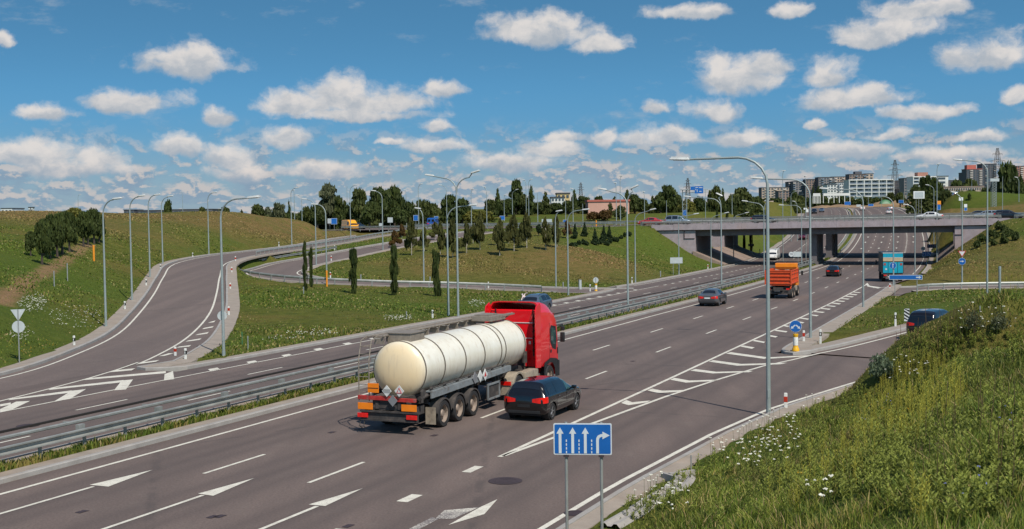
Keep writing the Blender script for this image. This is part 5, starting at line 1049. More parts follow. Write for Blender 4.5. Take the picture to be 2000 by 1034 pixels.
def car(kind, col, name, label, cat, group='vehicles in traffic', detail=2, light=None, plate_=True, roof_rail=False):
    C = CARS[kind]; S = np.array(C['st']); L = C['L']; r = empty(name); tag(r, label, cat, group)
    nx_ = 84 if detail > 1 else 44; xs = np.sort(np.concatenate([np.linspace(0, L, nx_), S[:, 0]])); xs = xs[np.concatenate([[True], np.diff(xs) > .012])]
    T = np.stack([np.interp(xs, S[:, 0], S[:, i]) for i in range(1, 6)], 1)
    for _ in range(2): T[1:-1] = .25 * T[:-2] + .5 * T[1:-1] + .25 * T[2:]
    def section(row):
        zb, zs, zt, wl, wt = row; zs_ = min(zs, zt - .02)
        p = [(0, zb), (wl * .8, zb), (wl * .965, zb + .06), (wl, zb + .28 * (zs_ - zb) + .02), (wl * 1.0, zb + .62 * (zs_ - zb)), (wl * .985, zs_ - .03), (wl * .955, zs_ + .01)]
        zm = zs_ + (zt - zs_) * .5; wm_ = wl * .955 + (wt - wl * .955) * .42
        p += [(wm_, zm), (wt + .03, zt - .07 * min(1, (zt - zs_) * 3)), (wt - .1, zt - .01), (wt * .45, zt + .012), (0, zt + .02)]
        return chaikin(p, 2)
    SEC = [section(t) for t in T]; k = len(SEC[0])
    arches = [C['ro'], C['ro'] + C['wb']]; R_ = C['wr'] + .055
    vs = []; 
    for i, x in enumerate(xs):
        for y, z in SEC[i]: vs.append([x, y, z])
        for y, z in SEC[i][1:-1][::-1]: vs.append([x, -y, z])
    m = 2 * k - 2; V_ = np.array(vs); fs = []
    low = V_[:, 2] < R_ + C['wr']
    for a in arches:
        d = np.hypot(V_[:, 0] - a, V_[:, 2] - C['wr']); near = (np.abs(d - R_) < .045) & (np.abs(V_[:, 1]) > .5)
        sc_ = R_ / d[near]; V_[near, 0] = a + (V_[near, 0] - a) * sc_; V_[near, 2] = C['wr'] + (V_[near, 2] - C['wr']) * sc_
    for i in range(len(xs) - 1):
        for j in range(m):
            q = [i * m + j, i * m + (j + 1) % m, (i + 1) * m + (j + 1) % m, (i + 1) * m + j]; c = V_[q].mean(0)
            if abs(c[1]) > .5 and any(math.hypot(c[0] - a, c[2] - C['wr']) < R_ - .004 for a in arches): continue
            fs.append(q)
    fs.append(list(range(m))[::-1]); fs.append([(len(xs) - 1) * m + j for j in range(m)])
    mb = MB(); mb.add([tuple(v) for v in V_], fs); mb.build('body', PAINT[col], r, smooth=35.)
    def side_y(x, z):
        t = [float(np.interp(x, xs, T[:, i])) for i in range(5)]; s_ = section(t); up_ = [q for q in s_ if True]
        best = None
        for (y0, z0), (y1, z1) in zip(up_[4:-1], up_[5:]):
            if min(z0, z1) - 1e-6 <= z <= max(z0, z1) + 1e-6 and abs(z1 - z0) > 1e-6: best = y0 + (y1 - y0) * (z - z0) / (z1 - z0)
        return best if best is not None else up_[-3][0]
    def top_z(x, y):
        t = [float(np.interp(x, xs, T[:, i])) for i in range(5)]; s_ = section(t); n_ = len(s_)
        for (y0, z0), (y1, z1) in zip(s_[n_ // 2:-1], s_[n_ // 2 + 1:]):
            if y1 - 1e-6 <= abs(y) <= y0 + 1e-6 and y0 - y1 > 1e-6: return z1 + (z0 - z1) * (abs(y) - y1) / (y0 - y1)
        return s_[-1][1]
    belt = lambda x: float(np.interp(x, xs, T[:, 1])); top = lambda x: float(np.interp(x, xs, T[:, 2])); wtop = lambda x: float(np.interp(x, xs, T[:, 4]))
    def side_patch(nm, x0, x1, mat, sg, z0f, z1f, slant0=0., slant1=0., off=.008):
        n1, n2 = 8, 6; mb = MB(); g = []
        for i in range(n1 + 1):
            for j in range(n2 + 1):
                v = j / n2; x = (x0 + slant0 * v) + ((x1 + slant1 * v) - (x0 + slant0 * v)) * i / n1; za, zb_ = z0f(x), max(z1f(x), z0f(x) + .02); z = za + (zb_ - za) * v; g.append((x, sg * (side_y(x, z) + off), z))
        mb.add(g, [(i * (n2 + 1) + j, (i + 1) * (n2 + 1) + j, (i + 1) * (n2 + 1) + j + 1, i * (n2 + 1) + j + 1) for i in range(n1) for j in range(n2)]); return mb.build(nm, mat, r, smooth=True)
    zlo = lambda x: belt(x) + .03; zhi = lambda x: top(x) - .09
    # windscreen span and roof span by the profile
    xf1 = max(x for x in xs if top(x) - belt(x) > .34); xf0 = max(x for x in xs if top(x) - belt(x) > .11); xr1 = min(x for x in xs if top(x) - belt(x) > .36); xr0 = min(x for x in xs if top(x) - belt(x) > (.16 if kind != 'sedan' else .09))
    span = xf1 - xr1; GD = M['glass_dark']; GG = M['glass_green'] if light else GD
    for sg in (-1, 1):
        if kind == 'van': side_patch('side_window', 3.15, 3.95, GD, sg, zlo, lambda x: min(zhi(x), 1.8), 0, -.12)
        else:
            mid = (C['ro'] + C['ro'] + C['wb']) / 2 + .12
            side_patch('side_window', mid + .05, xf1 + .02, GG, sg, zlo, zhi, 0.02, -.05); side_patch('side_window', C['ro'] + .42, mid - .03, GD, sg, zlo, zhi, .02, .0)
            if kind in ('wagon', 'mpv', 'hatch'): side_patch('quarter_window', xr1 + (.16 if kind == 'hatch' else .1), C['ro'] + .34, GD, sg, zlo, zhi, .10, -.0)
        # mirror
        mb = MB(); mb.box((xf1 + .12, sg * (side_y(xf1 + .1, belt(xf1) + .02) + .13), belt(xf1) + .08), (.12, .2, .13), bev=.035); mb.box((xf1 + .12, sg * (side_y(xf1 + .1, belt(xf1) + .02) + .02), belt(xf1) + .04), (.06, .12, .05)); mb.build('mirror', PAINT[col] if detail > 1 else PAINT[col], r, smooth=True)
    def top_patch(nm, x0, x1, w0, w1, mat, off=.012):
        n1, n2 = 8, 8; g = []; mb = MB()
        for i in range(n1 + 1):
            x = x0 + (x1 - x0) * i / n1; w_ = w0 + (w1 - w0) * i / n1
            for j in range(n2 + 1):
                y = -w_ + 2 * w_ * j / n2; dzdx = (top_z(min(x + .03, L), y) - top_z(max(x - .03, 0), y)) / .06; nn = Vector((-dzdx, 0, 1)).normalized(); g.append((x + nn.x * off, y, top_z(x, y) + nn.z * off))
        mb.add(g, [(i * (n2 + 1) + j, (i + 1) * (n2 + 1) + j, (i + 1) * (n2 + 1) + j + 1, i * (n2 + 1) + j + 1) for i in range(n1) for j in range(n2)]); return mb.build(nm, mat, r, smooth=True)
    top_patch('windscreen', xf1 - .02, xf0 + .02, wtop(xf1) - .05, wtop(xf0) + .0, GD)
    if kind != 'van': top_patch('rear_window', xr0 + (.045 if kind != 'sedan' else .1), xr1 + (.02 if kind != 'sedan' else -.02), wtop(xr0) - .05, wtop(xr1) - .10, GD)
    else:
        mb = MB(); 
        for sg in (-1, 1): mb.box((-.004, sg * .4, 1.6), (.02, .55, .5), bev=.01)
        mb.build('rear_window', GD, r)
    wr0 = float(np.interp(.08, xs, T[:, 3])); zl = {'van': 1.0, 'hatch': .80, 'mpv': .95, 'wagon': .84, 'sedan': .78}[kind]; w00 = S[0, 4]
    for sg in (-1, 1):   # lamps wrap round the corners
        for (nm, x, hx, zc_, hz_, wy, mat) in (('tail_lamp', .10, .14, zl, .11, .20, M['lamp_red']), ('head_lamp', L - .22, .2, .66 if kind != 'van' else .82, .08, .2, M['lamp_clear'])):
            g = []; n1, n2 = 8, 4; w_ = [float(np.interp(xx, xs, T[:, 3])) for xx in (0, L)]
            mb = MB(); 
            for i in range(n1 + 1):
                f_ = i / n1
                for j in range(n2 + 1):
                    z = zc_ - hz_ + 2 * hz_ * j / n2
                    if nm == 'tail_lamp' and kind != 'van': z = zc_ + (z - zc_) * min(1, .55 + f_ * 1.1) + .03 * f_
                    if nm == 'tail_lamp':
                        if f_ < .5: y = sg * (w00 - .40 + f_ * 2 * .40); x_ = -.014 + (.03 if f_ > .4 else 0)
                        else: x_ = .03 + (f_ - .5) * 2 * .24; y = sg * (side_y(x_, min(z, belt(x_))) + .012)
                        y = y if f_ >= .5 else y
                    else:
                        if f_ < .5: y = sg * (.42 + f_ * 2 * .3); x_ = L - .05 - .16 * f_ + .0
                        else: x_ = L - .17 - (f_ - .5) * .5; y = sg * (side_y(x_, min(z, belt(x_) - .01)) + .012)
                    g.append((x_, y, z))
            mb.add(g, [(i * (n2 + 1) + j, (i + 1) * (n2 + 1) + j, (i + 1) * (n2 + 1) + j + 1, i * (n2 + 1) + j + 1) for i in range(n1) for j in range(n2)]); mb.build(nm, mat, r, smooth=True)
    # bumper trim, plate, wheels, floor
    mb = MB(); mb.box((.05, 0, .36), (.12, wr0 * 1.55, .12), bev=.02); mb.build('rear_bumper_trim', M['plastic'], r)
    mb = MB(); mb.box((L - .07, 0, .42), (.1, 1.1, .16), bev=.03); mb.box((L - .16, 0, .60), (.1, .9, .08), bev=.02); mb.build('grille', M['plastic'], r)
    if detail > 1:
        mb = MB(); mb.box((-.012, 0, .60 if kind == 'hatch' else .74), (.012, .5, .11)); mb.build('number_plate', M['plastic'] if col == 'black' else M['sign_white'], r)
        for sg in (-1, 1):
            mb = MB(); 
            for xx in (C['ro'] + .62, C['ro'] + 1.5): mb.box((xx, sg * (side_y(xx, belt(xx) - .1) + .012), belt(xx) - .1), (.2, .025, .03), bev=.008)
            mb.build('door_handle', PAINT[col], r)
            mb = MB()
            for xx in (C['ro'] + .42, C['ro'] + C['wb'] / 2 + .12, xf1 + .32): mb.sweep([(xx + .0, sg * 0, 0), (xx, 0, 0)], [(0, 0), (0, 0)]) if False else mb.tube([(xx, sg * (side_y(xx, z) + .0005), z) for z in np.linspace(.42, belt(xx) - .0, 7)], .006, n=4)
            mb.build('door_seam', M['plastic'], r)
    if roof_rail:
        for sg in (-1, 1): mb = MB(); mb.tube([(x, sg * (wtop(x) - .02), top(x) + .05) for x in np.linspace(xr1 + .2, xf1 - .3, 8)], .018, n=6); mb.build('roof_rail', M['plastic'], r)
    mb = MB(); mb.box((L / 2, 0, .3), (L - .5, 1.2, .22)); 
    for a in arches:
        for sg in (-1, 1): mb.lathe([(R_ + .0, -.0), (R_ - .01, sg * .26), (.01, sg * .27)], None, 20, (a, sg * .56, C['wr']), axis='y')
    mb.build('underbody', M['plastic'], r)
    W_ = float(T[:, 3].max())
    for a in arches:
        for sg in (-1, 1): wheel(r, (a, sg * (W_ - .13), C['wr']), C['wr'], .205, sg, M['rim'], detail)
    return r
_wm = {}
def wheel(parent, c, R0, w, sg, rim, detail=2, truck=False):
    key = (round(R0, 3), w, sg, rim.name, truck)
    if key not in _wm:
        h = w / 2; a = MB(); a.lathe([(R0 * .66, -h), (R0 * .93, -h), (R0 * .985, -h * .75), (R0, -h * .4), (R0, h * .4), (R0 * .985, h * .75), (R0 * .93, h), (R0 * .66, h)], M['tyre'], 28, axis='y')
        b = MB(); q = h * .8 * sg
        if truck:
            b.lathe([(R0 * .67, q * 1.1), (R0 * .6, q * .95), (R0 * .56, q * .1), (R0 * .34, q * .0), (R0 * .3, q * .5), (R0 * .22, q * .9), (.001, q * .95)], rim, 24, axis='y')
            for k_ in range(8): al = 2 * PI * k_ / 8; b.box((R0 * .44 * math.cos(al), q * .12, R0 * .44 * math.sin(al)), (.03, .04, .03), M['chassis'])
        else:
            b.lathe([(R0 * .68, q), (R0 * .62, q * .9), (R0 * .6, q * .2), (.001, q * .2)], M['plastic'], 24, axis='y')
            b.lathe([(R0 * .69, q * .9), (R0 * .69, q * 1.06), (R0 * .60, q * .98)], rim, 24, axis='y')
            b.lathe([(R0 * .17, q * .95), (R0 * .12, q * 1.0), (.001, q * 1.0)], rim, 14, axis='y')
            for k_ in range(5):
                for dd in (-.09, .09):
                    al = 2 * PI * k_ / 5 + dd; ca, sa = math.cos(al), math.sin(al); b.tube([(R0 * .1 * ca, q * .92, R0 * .1 * sa), (R0 * .63 * ca, q * .9, R0 * .63 * sa)], R0 * .035, rim, n=5)
        o1 = a.build('tyre', None, parent, smooth=True); o2 = b.build('rim', None, o1, smooth=True); _wm[key] = (o1.data, o2.data)
    else:
        o1 = bpy.data.objects.new('tyre', _wm[key][0]); COL.objects.link(o1); o1.parent = parent; o2 = bpy.data.objects.new('rim', _wm[key][1]); COL.objects.link(o2); o2.parent = o1
    o1.name = 'wheel'; o1.location = c; return o1
def put(o, x, y, z, hdg): o.location = (x, y, z); o.rotation_euler = (0, 0, PI / 2 - hdg); return o
def put_car(o, kind, s, d, back=False, along=0.0):
    """rear axle (front axle when coming) at road position s,d"""
    C = CARS[kind]; h = heading(s); p = P(s, d, .0); 
    if not back: q = p - np.array([math.sin(h), math.cos(h), 0]) * (C['ro'] + along); put(o, *q, h)
    else: q = p + np.array([math.sin(h), math.cos(h), 0]) * (C['L'] / 2); put(o, *q, h + PI)
    o.location.z = float(np.interp(s, RS, RZ)) + .005; return o
# black hatchback beside the tanker
g = car('hatch', 'black', 'hatchback', 'shiny black hatchback driving right behind the tanker lorry, red tail lamps', 'car', light=True)
h = .415; a = at_z(1076, 819.7); rr = np.array([math.cos(h), -math.sin(h), 0]); fw_ = np.array([math.sin(h), math.cos(h), 0]); q = a - rr * .78 - fw_ * .76; put(g, q[0], q[1], 0.0, h)
c = car('sedan', 'grey', 'saloon_car', 'grey saloon with pale tail lamps in the left lane near the median', 'car'); s, d = at_road(1405, 598); put_car(c, 'sedan', s, d - .85)
c = car('sedan', 'black', 'saloon_car', 'small black saloon ahead of the orange tipper, approaching the bridges', 'car'); s, d = at_road(1638, 541); put_car(c, 'sedan', s + .9, d - .85)
c = car('wagon', 'bluegrey', 'estate_car', 'blue-grey estate coming the other way, visible above the red cab', 'car', roof_rail=True, light=True)
s, d = at_road(1020, 611); put_car(c, 'wagon', s + .5, -18.0, back=True); c.rotation_euler[2] += .0; estate = c
c = car('mpv', 'black', 'people_carrier', 'dark people carrier on the exit ramp, half hidden behind the foreground grass', 'car'); hv = .66; q = at_y(1822, 640, 74.5); put(c, q[0] - math.sin(hv) * 2.2, q[1] - math.cos(hv) * 2.2, -.01, hv)
def over_car(kind, col, px, n, right, label, name='car', **kw):
    c = car(kind, col, name, label, 'car', **kw); e = min(np.arange(-90, 140, .25), key=lambda e: abs(project(OP(e, n, .6))[0] - px)); hh_ = math.atan2(ED[0], ED[1]) + (0 if right else PI); f = np.array([math.sin(hh_), math.cos(hh_), 0]); q = OP(e, n, .03) - f * CARS[kind]['L'] / 2; put(c, *q, hh_); return c
over_car('mpv', 'silver', 1326, -4.3, True, 'pale silver people carrier crossing the near bridge from the left', 'people_carrier', roof_rail=True, light=True)
over_car('wagon', 'navy', 1493, -.5, True, 'dark estate in the middle of the near bridge', 'estate_car')
over_car('sedan', 'red', 1271, 2.5, False, 'red car on the overpass left of the silver people carrier', 'saloon_car')
over_car('sedan', 'white', 1815, 2.5, False, 'low white car on the near bridge below the tall thin mast', 'saloon_car')
over_car('wagon', 'navy', 1968, -4.3, True, 'large dark estate on the overpass at the right edge', 'estate_car', roof_rail=True)
over_car('wagon', 'silver', 1925, 12, False, 'silver car behind the dark estate at the right', 'estate_car')
over_car('sedan', 'navy', 1908, 24, False, 'dark car in the far lanes of the overpass, right of the bridges', 'saloon_car')
over_car('hatch', 'silver', 1945, 26, False, 'small grey car in the far lanes of the overpass at the right', 'hatchback')
c = car('van', 'white', 'white_van', 'white van coming out from under the near bridge', 'van'); s, d = at_road(1508, 509); put_car(c, 'van', s + 2.6, d, back=True)
c = car('mpv', 'maroon', 'people_carrier', 'maroon car coming down the opposite road beyond the bridges', 'car'); s, d = at_road(1568, 469); put_car(c, 'mpv', s + 2, d, back=True)
for kind, col, px, s_, d_, bk, lb, nm in (('wagon', 'navy', 1612, 345, -21.5, True, 'dark car on the far rise, alone in its lane', 'estate_car'), ('mpv', 'navy', 1616, 408, -22.5, True, 'dark blue car at the top of the far rise, front one of two', 'people_carrier'), ('wagon', 'bluegrey', 1627, 420, -20.0, True, 'blue-grey car at the top of the far rise, rear one of two', 'estate_car'),
   ('hatch', 'red', 1597, 440, -28.0, True, 'tiny red car at the left of the far crest', 'hatchback'), ('sedan', 'white', 1736, 395, 1.9, False, 'white car climbing the far rise, nearer of two', 'saloon_car'), ('hatch', 'silver', 1746, 425, 3.6, False, 'silver car climbing the far rise, farther of two', 'hatchback'), ('wagon', 'white', 1681, 432, -5.6, False, 'pale car at the crest beside the far median', 'estate_car')):
    c = car(kind, col, nm, lb, 'car', detail=1); put_car(c, kind, s_, d_, back=bk)
# roundabout traffic
c = car('van', 'yellow', 'yellow_van', 'bright yellow van leaving the roundabout at the hill corner', 'van', light=True); q = at_y(672, 450, 249); put(c, q[0], q[1] + 2.2, 5.12, 2.62)
c = car('wagon', 'black', 'estate_car', 'dark car just behind the yellow van', 'car', detail=1); q = at_y(686, 448, 256); put(c, q[0], q[1] + 2, 5.2, 2.5)
c = car('van', 'blue', 'blue_van', 'blue van on the roundabout between the birches', 'van'); q = at_y(842, 449, 258); put(c, q[0], q[1], 5.3, .15)
# cars parked on the bank at the top right
pc = {}
for i, (px, col, kind) in enumerate(((1876, 'silver', 'hatch'), (1905, 'silver', 'sedan'), (1912, 'silver', 'hatch'), (1936, 'red', 'sedan'), (1955, 'navy', 'wagon'), (1962, 'silver', 'hatch'), (1978, 'navy', 'sedan'), (1985, 'bluegrey', 'wagon'), (1995, 'navy', 'hatch'))):
    q = at_y(px, 385, 322 + (i % 3) * 4); z = float(hz(q[0], q[1])); lb = ['silver hatchback, leftmost of the parked cars on the bank', 'long silver saloon parked second on the bank', 'silver hatchback parked third on the bank behind the saloon', 'red saloon parked on the bank by the lattice mast', 'dark estate parked on the bank beneath the dark tree', 'silver hatchback parked beside the dark estate on the bank', 'dark saloon parked on the bank right of the dark tree trunk', 'blue-grey estate parked near the right edge on the bank', 'dark hatchback, rightmost of the parked cars on the bank'][i]
    if (kind, col) in pc: c = dup(pc[(kind, col)], (0, 0, 0), 0, lb, 'cars parked on the bank')
    else: c = pc[(kind, col)] = car(kind, col, 'parked_car', lb, 'car', 'cars parked on the bank', detail=1)
    put(c, q[0] - 2, q[1], z + .15, 1.5 + .1 * (i % 2))

# ------------------------------------------------------------------ tanker lorry
def local(o, hd, mats=None): pass
TK = empty('tanker_lorry'); tag(TK, 'cream tanker trailer with a bright red cab in the middle lane', 'lorry', 'vehicles in traffic')
M['tank'] = None
def tank_mat():
    m, g, b = new_mat('tank_shell'); tc = g.new('ShaderNodeTexCoord').outputs['Object']; sp = g.new('ShaderNodeSeparateXYZ'); g.put(sp.inputs[0], tc)
    n = g.noise(tc, 1.4, 6, .65); mp = g.new('ShaderNodeMapping'); g.put(mp.inputs[0], tc); mp.inputs['Scale'].default_value = (3, 3, .35); st = g.noise(mp.outputs[0], 2.2, 5, .65)
    c = g.ramp(n, [(.3, (.72, .67, .55)), (.7, (.84, .80, .70))])
    low = g.smooth(sp.outputs[2], .35, -1.0); c = g.mix(g.math('MULTIPLY', g.math('MULTIPLY', low, st), .85), c, (.34, .24, .14, 1))
    rear = g.smooth(sp.outputs[0], .12, -.25); c = g.mix(g.math('MULTIPLY', rear, g.math('MULTIPLY_ADD', n, .5, .5)), c, (.78, .58, .31, 1))
    edge = g.math('MULTIPLY', g.smooth(st, .50, .72), .45); c = g.mix(edge, c, (.55, .42, .28, 1))
    g.put(b.inputs['Base Color'], c); b.inputs['Roughness'].default_value = .34; b.inputs['Coat Weight'].default_value = .35; b.inputs['Coat Roughness'].default_value = .15; return m
M['tank'] = tank_mat(); M['cab_red'] = paint('cab_red', (.74, .006, .012), .8, 0, .3); M['beam_grey'] = plain('side_beam', (.27, .29, .30), .5, .3, .15, 3., dirt=((.16, .13, .11), 4.)); M['mud'] = plain('dusty_beige', (.30, .25, .19), .7, 0, .2, 4., dirt=((.14, .11, .09), 3.)); M['walk'] = plain('walkway_metal', (.26, .22, .18), .6, .3, .2, 6.)
M['band'] = plain('tank_band', (.17, .14, .11), .55, .3, .15); M['orange_refl'] = plain('orange_reflector', (.85, .22, .01), .3, 0, .1, emit=None); M['red_bar'] = plain('red_bar', (.42, .03, .025), .5, 0, .25, 6., dirt=((.2, .12, .1), 4.)); M['hazard_white'] = plain('hazard_white', (.62, .62, .60), .5); M['hazard_grey'] = plain('hazard_grey', (.2, .2, .21), .5)
zc0, xr_, xf_ = 2.21, -1.2, 8.6; RZt, RYt = 1.03, 1.06
def ell(r_, n=40, p=1.0): return [(RYt * r_ * math.cos(2 * PI * k_ / n), RZt * r_ * math.sin(2 * PI * k_ / n)) for k_ in range(n)]
prof = [(-.34, .02), (-.335, .25), (-.30, .5), (-.24, .7), (-.15, .87), (-.06, .965), (0, 1.0), (.3, 1.0)] + [(x, 1.0) for x in np.linspace(1, xf_ - xr_ - .6, 12)] + [(xf_ - xr_ - .2, 1.0), (xf_ - xr_ - .08, .97), (xf_ - xr_ + .06, .86), (xf_ - xr_ + .16, .6), (xf_ - xr_ + .2, .25), (xf_ - xr_ + .21, .02)]
vs = []; fs = []
for x, f in prof: vs += [(x, y, z) for y, z in ell(f)]
for i in range(len(prof) - 1): fs += [(i * 40 + k_, i * 40 + (k_ + 1) % 40, (i + 1) * 40 + (k_ + 1) % 40, (i + 1) * 40 + k_) for k_ in range(40)]
fs += [tuple(range(40)), tuple((len(prof) - 1) * 40 + k_ for k_ in range(40))]
t_ = MB().add(vs, fs).build('tank', M['tank'], TK, smooth=True); t_.location = (xr_, -.06, zc0)
for x in (0.03, 1.6, 3.45, 5.25, 6.95, 7.4, 9.5):
    mb = MB(); w_ = .035 if x != 7.62 else .05; rr_ = [(x - w_, 1.004), (x - w_, 1.018), (x + w_, 1.018), (x + w_, 1.004)]; vs = []
    for xx, f in rr_: vs += [(xx, y, z) for y, z in ell(f)]
    mb.add(vs, [(i * 40 + k_, i * 40 + (k_ + 1) % 40, (i + 1) * 40 + (k_ + 1) % 40, (i + 1) * 40 + k_) for i in range(3) for k_ in range(40)]); mb.build('band', M['band'], t_, smooth=True)
mb = MB(); mb.box((xr_ + .9, .12, 3.30), (1.15, .95, .36), bev=.03); mb.box((xr_ + .9, .12, 3.50), (1.22, 1.02, .03)); mb.build('manhole_box', M['walk'], TK)
mb = MB(); mb.box((7.2, .1, 3.42), (1.5, .95, .22), bev=.02); mb.box((7.0, .12, 3.56), (1.0, .62, .06)); mb.box((8.2, -.25, 3.46), (1.5, .28, .06)); mb.tube([(7.9, -.3, 3.3), (9.1, -.2, 3.48)], .03, n=6); mb.build('front_hatch_platform', M['walk'], TK)
mb = MB()
for y in (.55, .95): mb.tube([(xr_ - .1, y, 3.42), (xf_ - .6, y, 3.42)], .035, n=6)
for x in np.arange(xr_, xf_ - .6, .9): mb.box((x, .75, 3.36), (.06, .5, .05)); mb.box((x, .75, 3.22), (.05, .4, .2))
mb.box(((xr_ + xf_) / 2 - .3, .75, 3.40), (xf_ - xr_ - .6, .36, .025)); mb.build('walkway', M['walk'], TK)
mb = MB(); mb.tube([(xr_ - .2, 1.12, 3.40), (xf_ - .8, 1.12, 3.40)], .03, n=6); mb.build('handrail', M['walk'], TK)
mb = MB()
for y in (.78, 1.2): mb.tube([(xr_ - .758, y, 1.15), (xr_ - .752, y, 2.6), (xr_ - .55, y, 3.3), (xr_ - .1, y, 3.42)], .022, n=6)
for z in np.arange(1.2, 3.3, .27): mb.tube([(xr_ - .757 + max(0, z - 2.6) * .28, .78, z), (xr_ - .757 + max(0, z - 2.6) * .28, 1.2, z)], .016, n=5)
mb.tube([(xr_ - .5, 1.2, 3.3), (xr_ + .5, 1.2, 3.42)], .02, n=6); mb.tube([(xr_ - .752, .99, 3.1), (xr_ - .1, 1.0, 3.1)], .02, n=6); mb.build('ladder', M['walk'], TK)
# frame, beams
mb = MB(); 
for y in (-.45, .45): mb.box((3.6, y, 1.02), (11.2, .12, .26))
for x in np.arange(-1.9, 8.6, 1.3): mb.box((x, 0, 1.0), (.14, 1.8, .16))
mb.box((2.6, 0, 1.22), (8.6, 1.3, .2)); mb.build('trailer_frame', M['chassis'], TK)
for sg in (-1, 1):
    mb = MB(); mb.prism([(-.95, 1.18), (6.45, 1.30), (6.45, 1.50), (-.95, 1.42)], 'y', sg * 1.2 - .03, sg * 1.2 + .03); mb.prism([(-.95, 1.40), (6.45, 1.48), (6.45, 1.52), (-.95, 1.44)], 'y', min(sg * 1.2, sg * .95), max(sg * 1.2, sg * .95)); mb.build('side_beam', M['beam_grey'], TK)
    mb = MB(); mb.tube([(-.9, sg * 1.12, 1.52), (6.4, sg * 1.12, 1.62)], .03, n=6)
    for x in np.arange(-.7, 6.4, 1.1): mb.box((x, sg * 1.1, 1.53), (.14, .06, .14))
    mb.build('hose_tube', M['chassis'], TK)
    mb = MB(); 
    mb.box((4.65, sg * 1.18, .72), (1.2, .05, .62)); mb.build('side_box', M['chassis'], TK)
    mb = MB(); 
    for (cx, cz, lx, lz) in ((4.65, 1.0, 1.2, .07), (4.65, .42, 1.2, .07), (4.08, .71, .07, .6), (5.22, .71, .07, .6)): mb.box((cx, sg * 1.22, cz), (lx, .05, lz))
    mb.build('side_guard', M['beam_grey'], TK)
    for x, mt in ((2.75, 'hazard_grey'), (3.25, 'hazard_white'), (3.72, 'hazard_white')):
        mb = MB(); mb.prism([(x, 1.22), (x + .23, 1.46), (x, 1.70), (x - .23, 1.46)], 'y', sg * 1.26 - .012, sg * 1.26 + .012); pz = mb.build('hazard_diamond', M[mt], TK)
        if x > 3.5: mb = MB(); mb.prism([(x - .11, 1.4), (x + .11, 1.4), (x, 1.58)], 'y', sg * 1.276 - .003, sg * 1.276 + .003); mb.build('symbol', M['sign_red'], pz)
# axles, wheels, mudguards
for i, x in enumerate((0, 1.31, 2.62)):
    for sg in (-1, 1):
        w_ = wheel(TK, (x, sg * 1.09, .5), .5, .34, sg, M['rim_dirty'], truck=True)
        mb = MB(); n = 14; A1, A2 = [], []
        for k_ in range(n + 1):
            al = math.radians(8 + 164 * k_ / n); A1.append((x + .60 * math.cos(al), sg * .88, .5 + .58 * math.sin(al))); A2.append((x + .60 * math.cos(al), sg * 1.28, .5 + .58 * math.sin(al)))
        mb.strip(A1, A2); A3 = [(p[0] * 1 + (x - p[0]) * .1, p[1], p[2] - .05) for p in A2]; mb.strip(A2, A3); mb.build('mudguard', M['chassis'], TK, smooth=True)
    mb = MB(); mb.tube([(x, -.95, .5), (x, .95, .5)], .07, n=8); mb.build('axle', M['chassis'], TK)
for sg in (-1, 1):
    mb = MB(); mb.box((-.78, sg * 1.08, .52), (.03, .4, .62)); mb.build('mud_flap', M['mud'], TK)
# rear end
mb = MB(); mb.box((-2.02, -.05, .50), (.1, 2.3, .07)); mb.box((-2.03, -.05, .80), (.1, 2.32, .06)); mb.box((-1.98, -.05, .65), (.06, 2.28, .24), M['chassis'])
for y in (-.9, .9): mb.box((-1.5, y, .8), (1.0, .08, .3), M['chassis'])
mb.build('rear_bumper', M['mud'], TK)
mb = MB(); mb.box((-2.0, .42, 1.28), (.12, 1.55, .14)); mb.box((-1.98, -.65, 1.24), (.12, .9, .12)); mb.build('rear_red_bar', M['red_bar'], TK)
for y in (-.88, .88):
    mb = MB(); mb.box((-2.08, y, .98), (.03, .60, .24), bev=.01); mb.build('orange_reflector', M['orange_refl'], TK)
    mb = MB(); mb.box((-2.09, y * 1.12, .65), (.05, .42, .16), bev=.015); mb.build('tail_lamp', M['lamp_red'], TK)
mb = MB(); mb.box((-2.07, .55, 1.64), (.03, .44, .34), bev=.01); pz = mb.build('orange_plate', M['orange_refl'], TK); mb = MB(); mb.box((-2.09, .55, 1.64), (.01, .42, .02)); mb.build('plate_line', M['black'], pz)
for y, z, mt in ((-.02, 1.56, 'hazard_white'), (-.52, 1.58, 'hazard_white'), (-.25, 1.22, 'hazard_grey')):
    mb = MB(); mb.prism([(y, z - .21), (y + .19, z), (y, z + .21), (y - .19, z)], 'x', -2.12, -2.10); pz = mb.build('hazard_diamond', M[mt], TK)
    if z > 1.5:
        mb = MB(); 
        if y > -.2:
            for k_ in range(-3, 4): mb.box((-2.125, y + .045 * k_, z), (.006, .014, .14), M['black'])
        else:
            for a_, b_ in (((y - .10, z - .07), (y + .10, z - .07)), ((y - .10, z - .07), (y, z + .11)), ((y + .10, z - .07), (y, z + .11))): mb.tube([(-2.125, *a_), (-2.125, *b_)], .012, M['sign_red'], n=4)
        mb.build('symbol', None, pz)
mb = MB(); mb.box((-1.7, 0, 1.05), (.5, 1.3, .4)); mb.tube([(-1.8, -.9, 1.0), (-1.8, .5, 1.0)], .07, n=8); mb.tube([(-1.6, -1.05, 1.25), (-1.0, -1.05, 1.3)], .08, n=8); mb.tube([(-1.5, -1.1, 1.1), (-1.5, -1.1, 1.5)], .06, n=8); mb.lathe([(.001, 0), (.13, 0), (.13, .1), (.001, .1)], None, 12, (-1.3, -1.1, 1.42), 'y'); mb.build('valves', M['chassis'], TK)
mb = MB()
for y in (1.12, .95): mb.tube([(-2.0, y, .5), (-2.1, y, .25), (-1.9, y, .15)], .018, n=5)
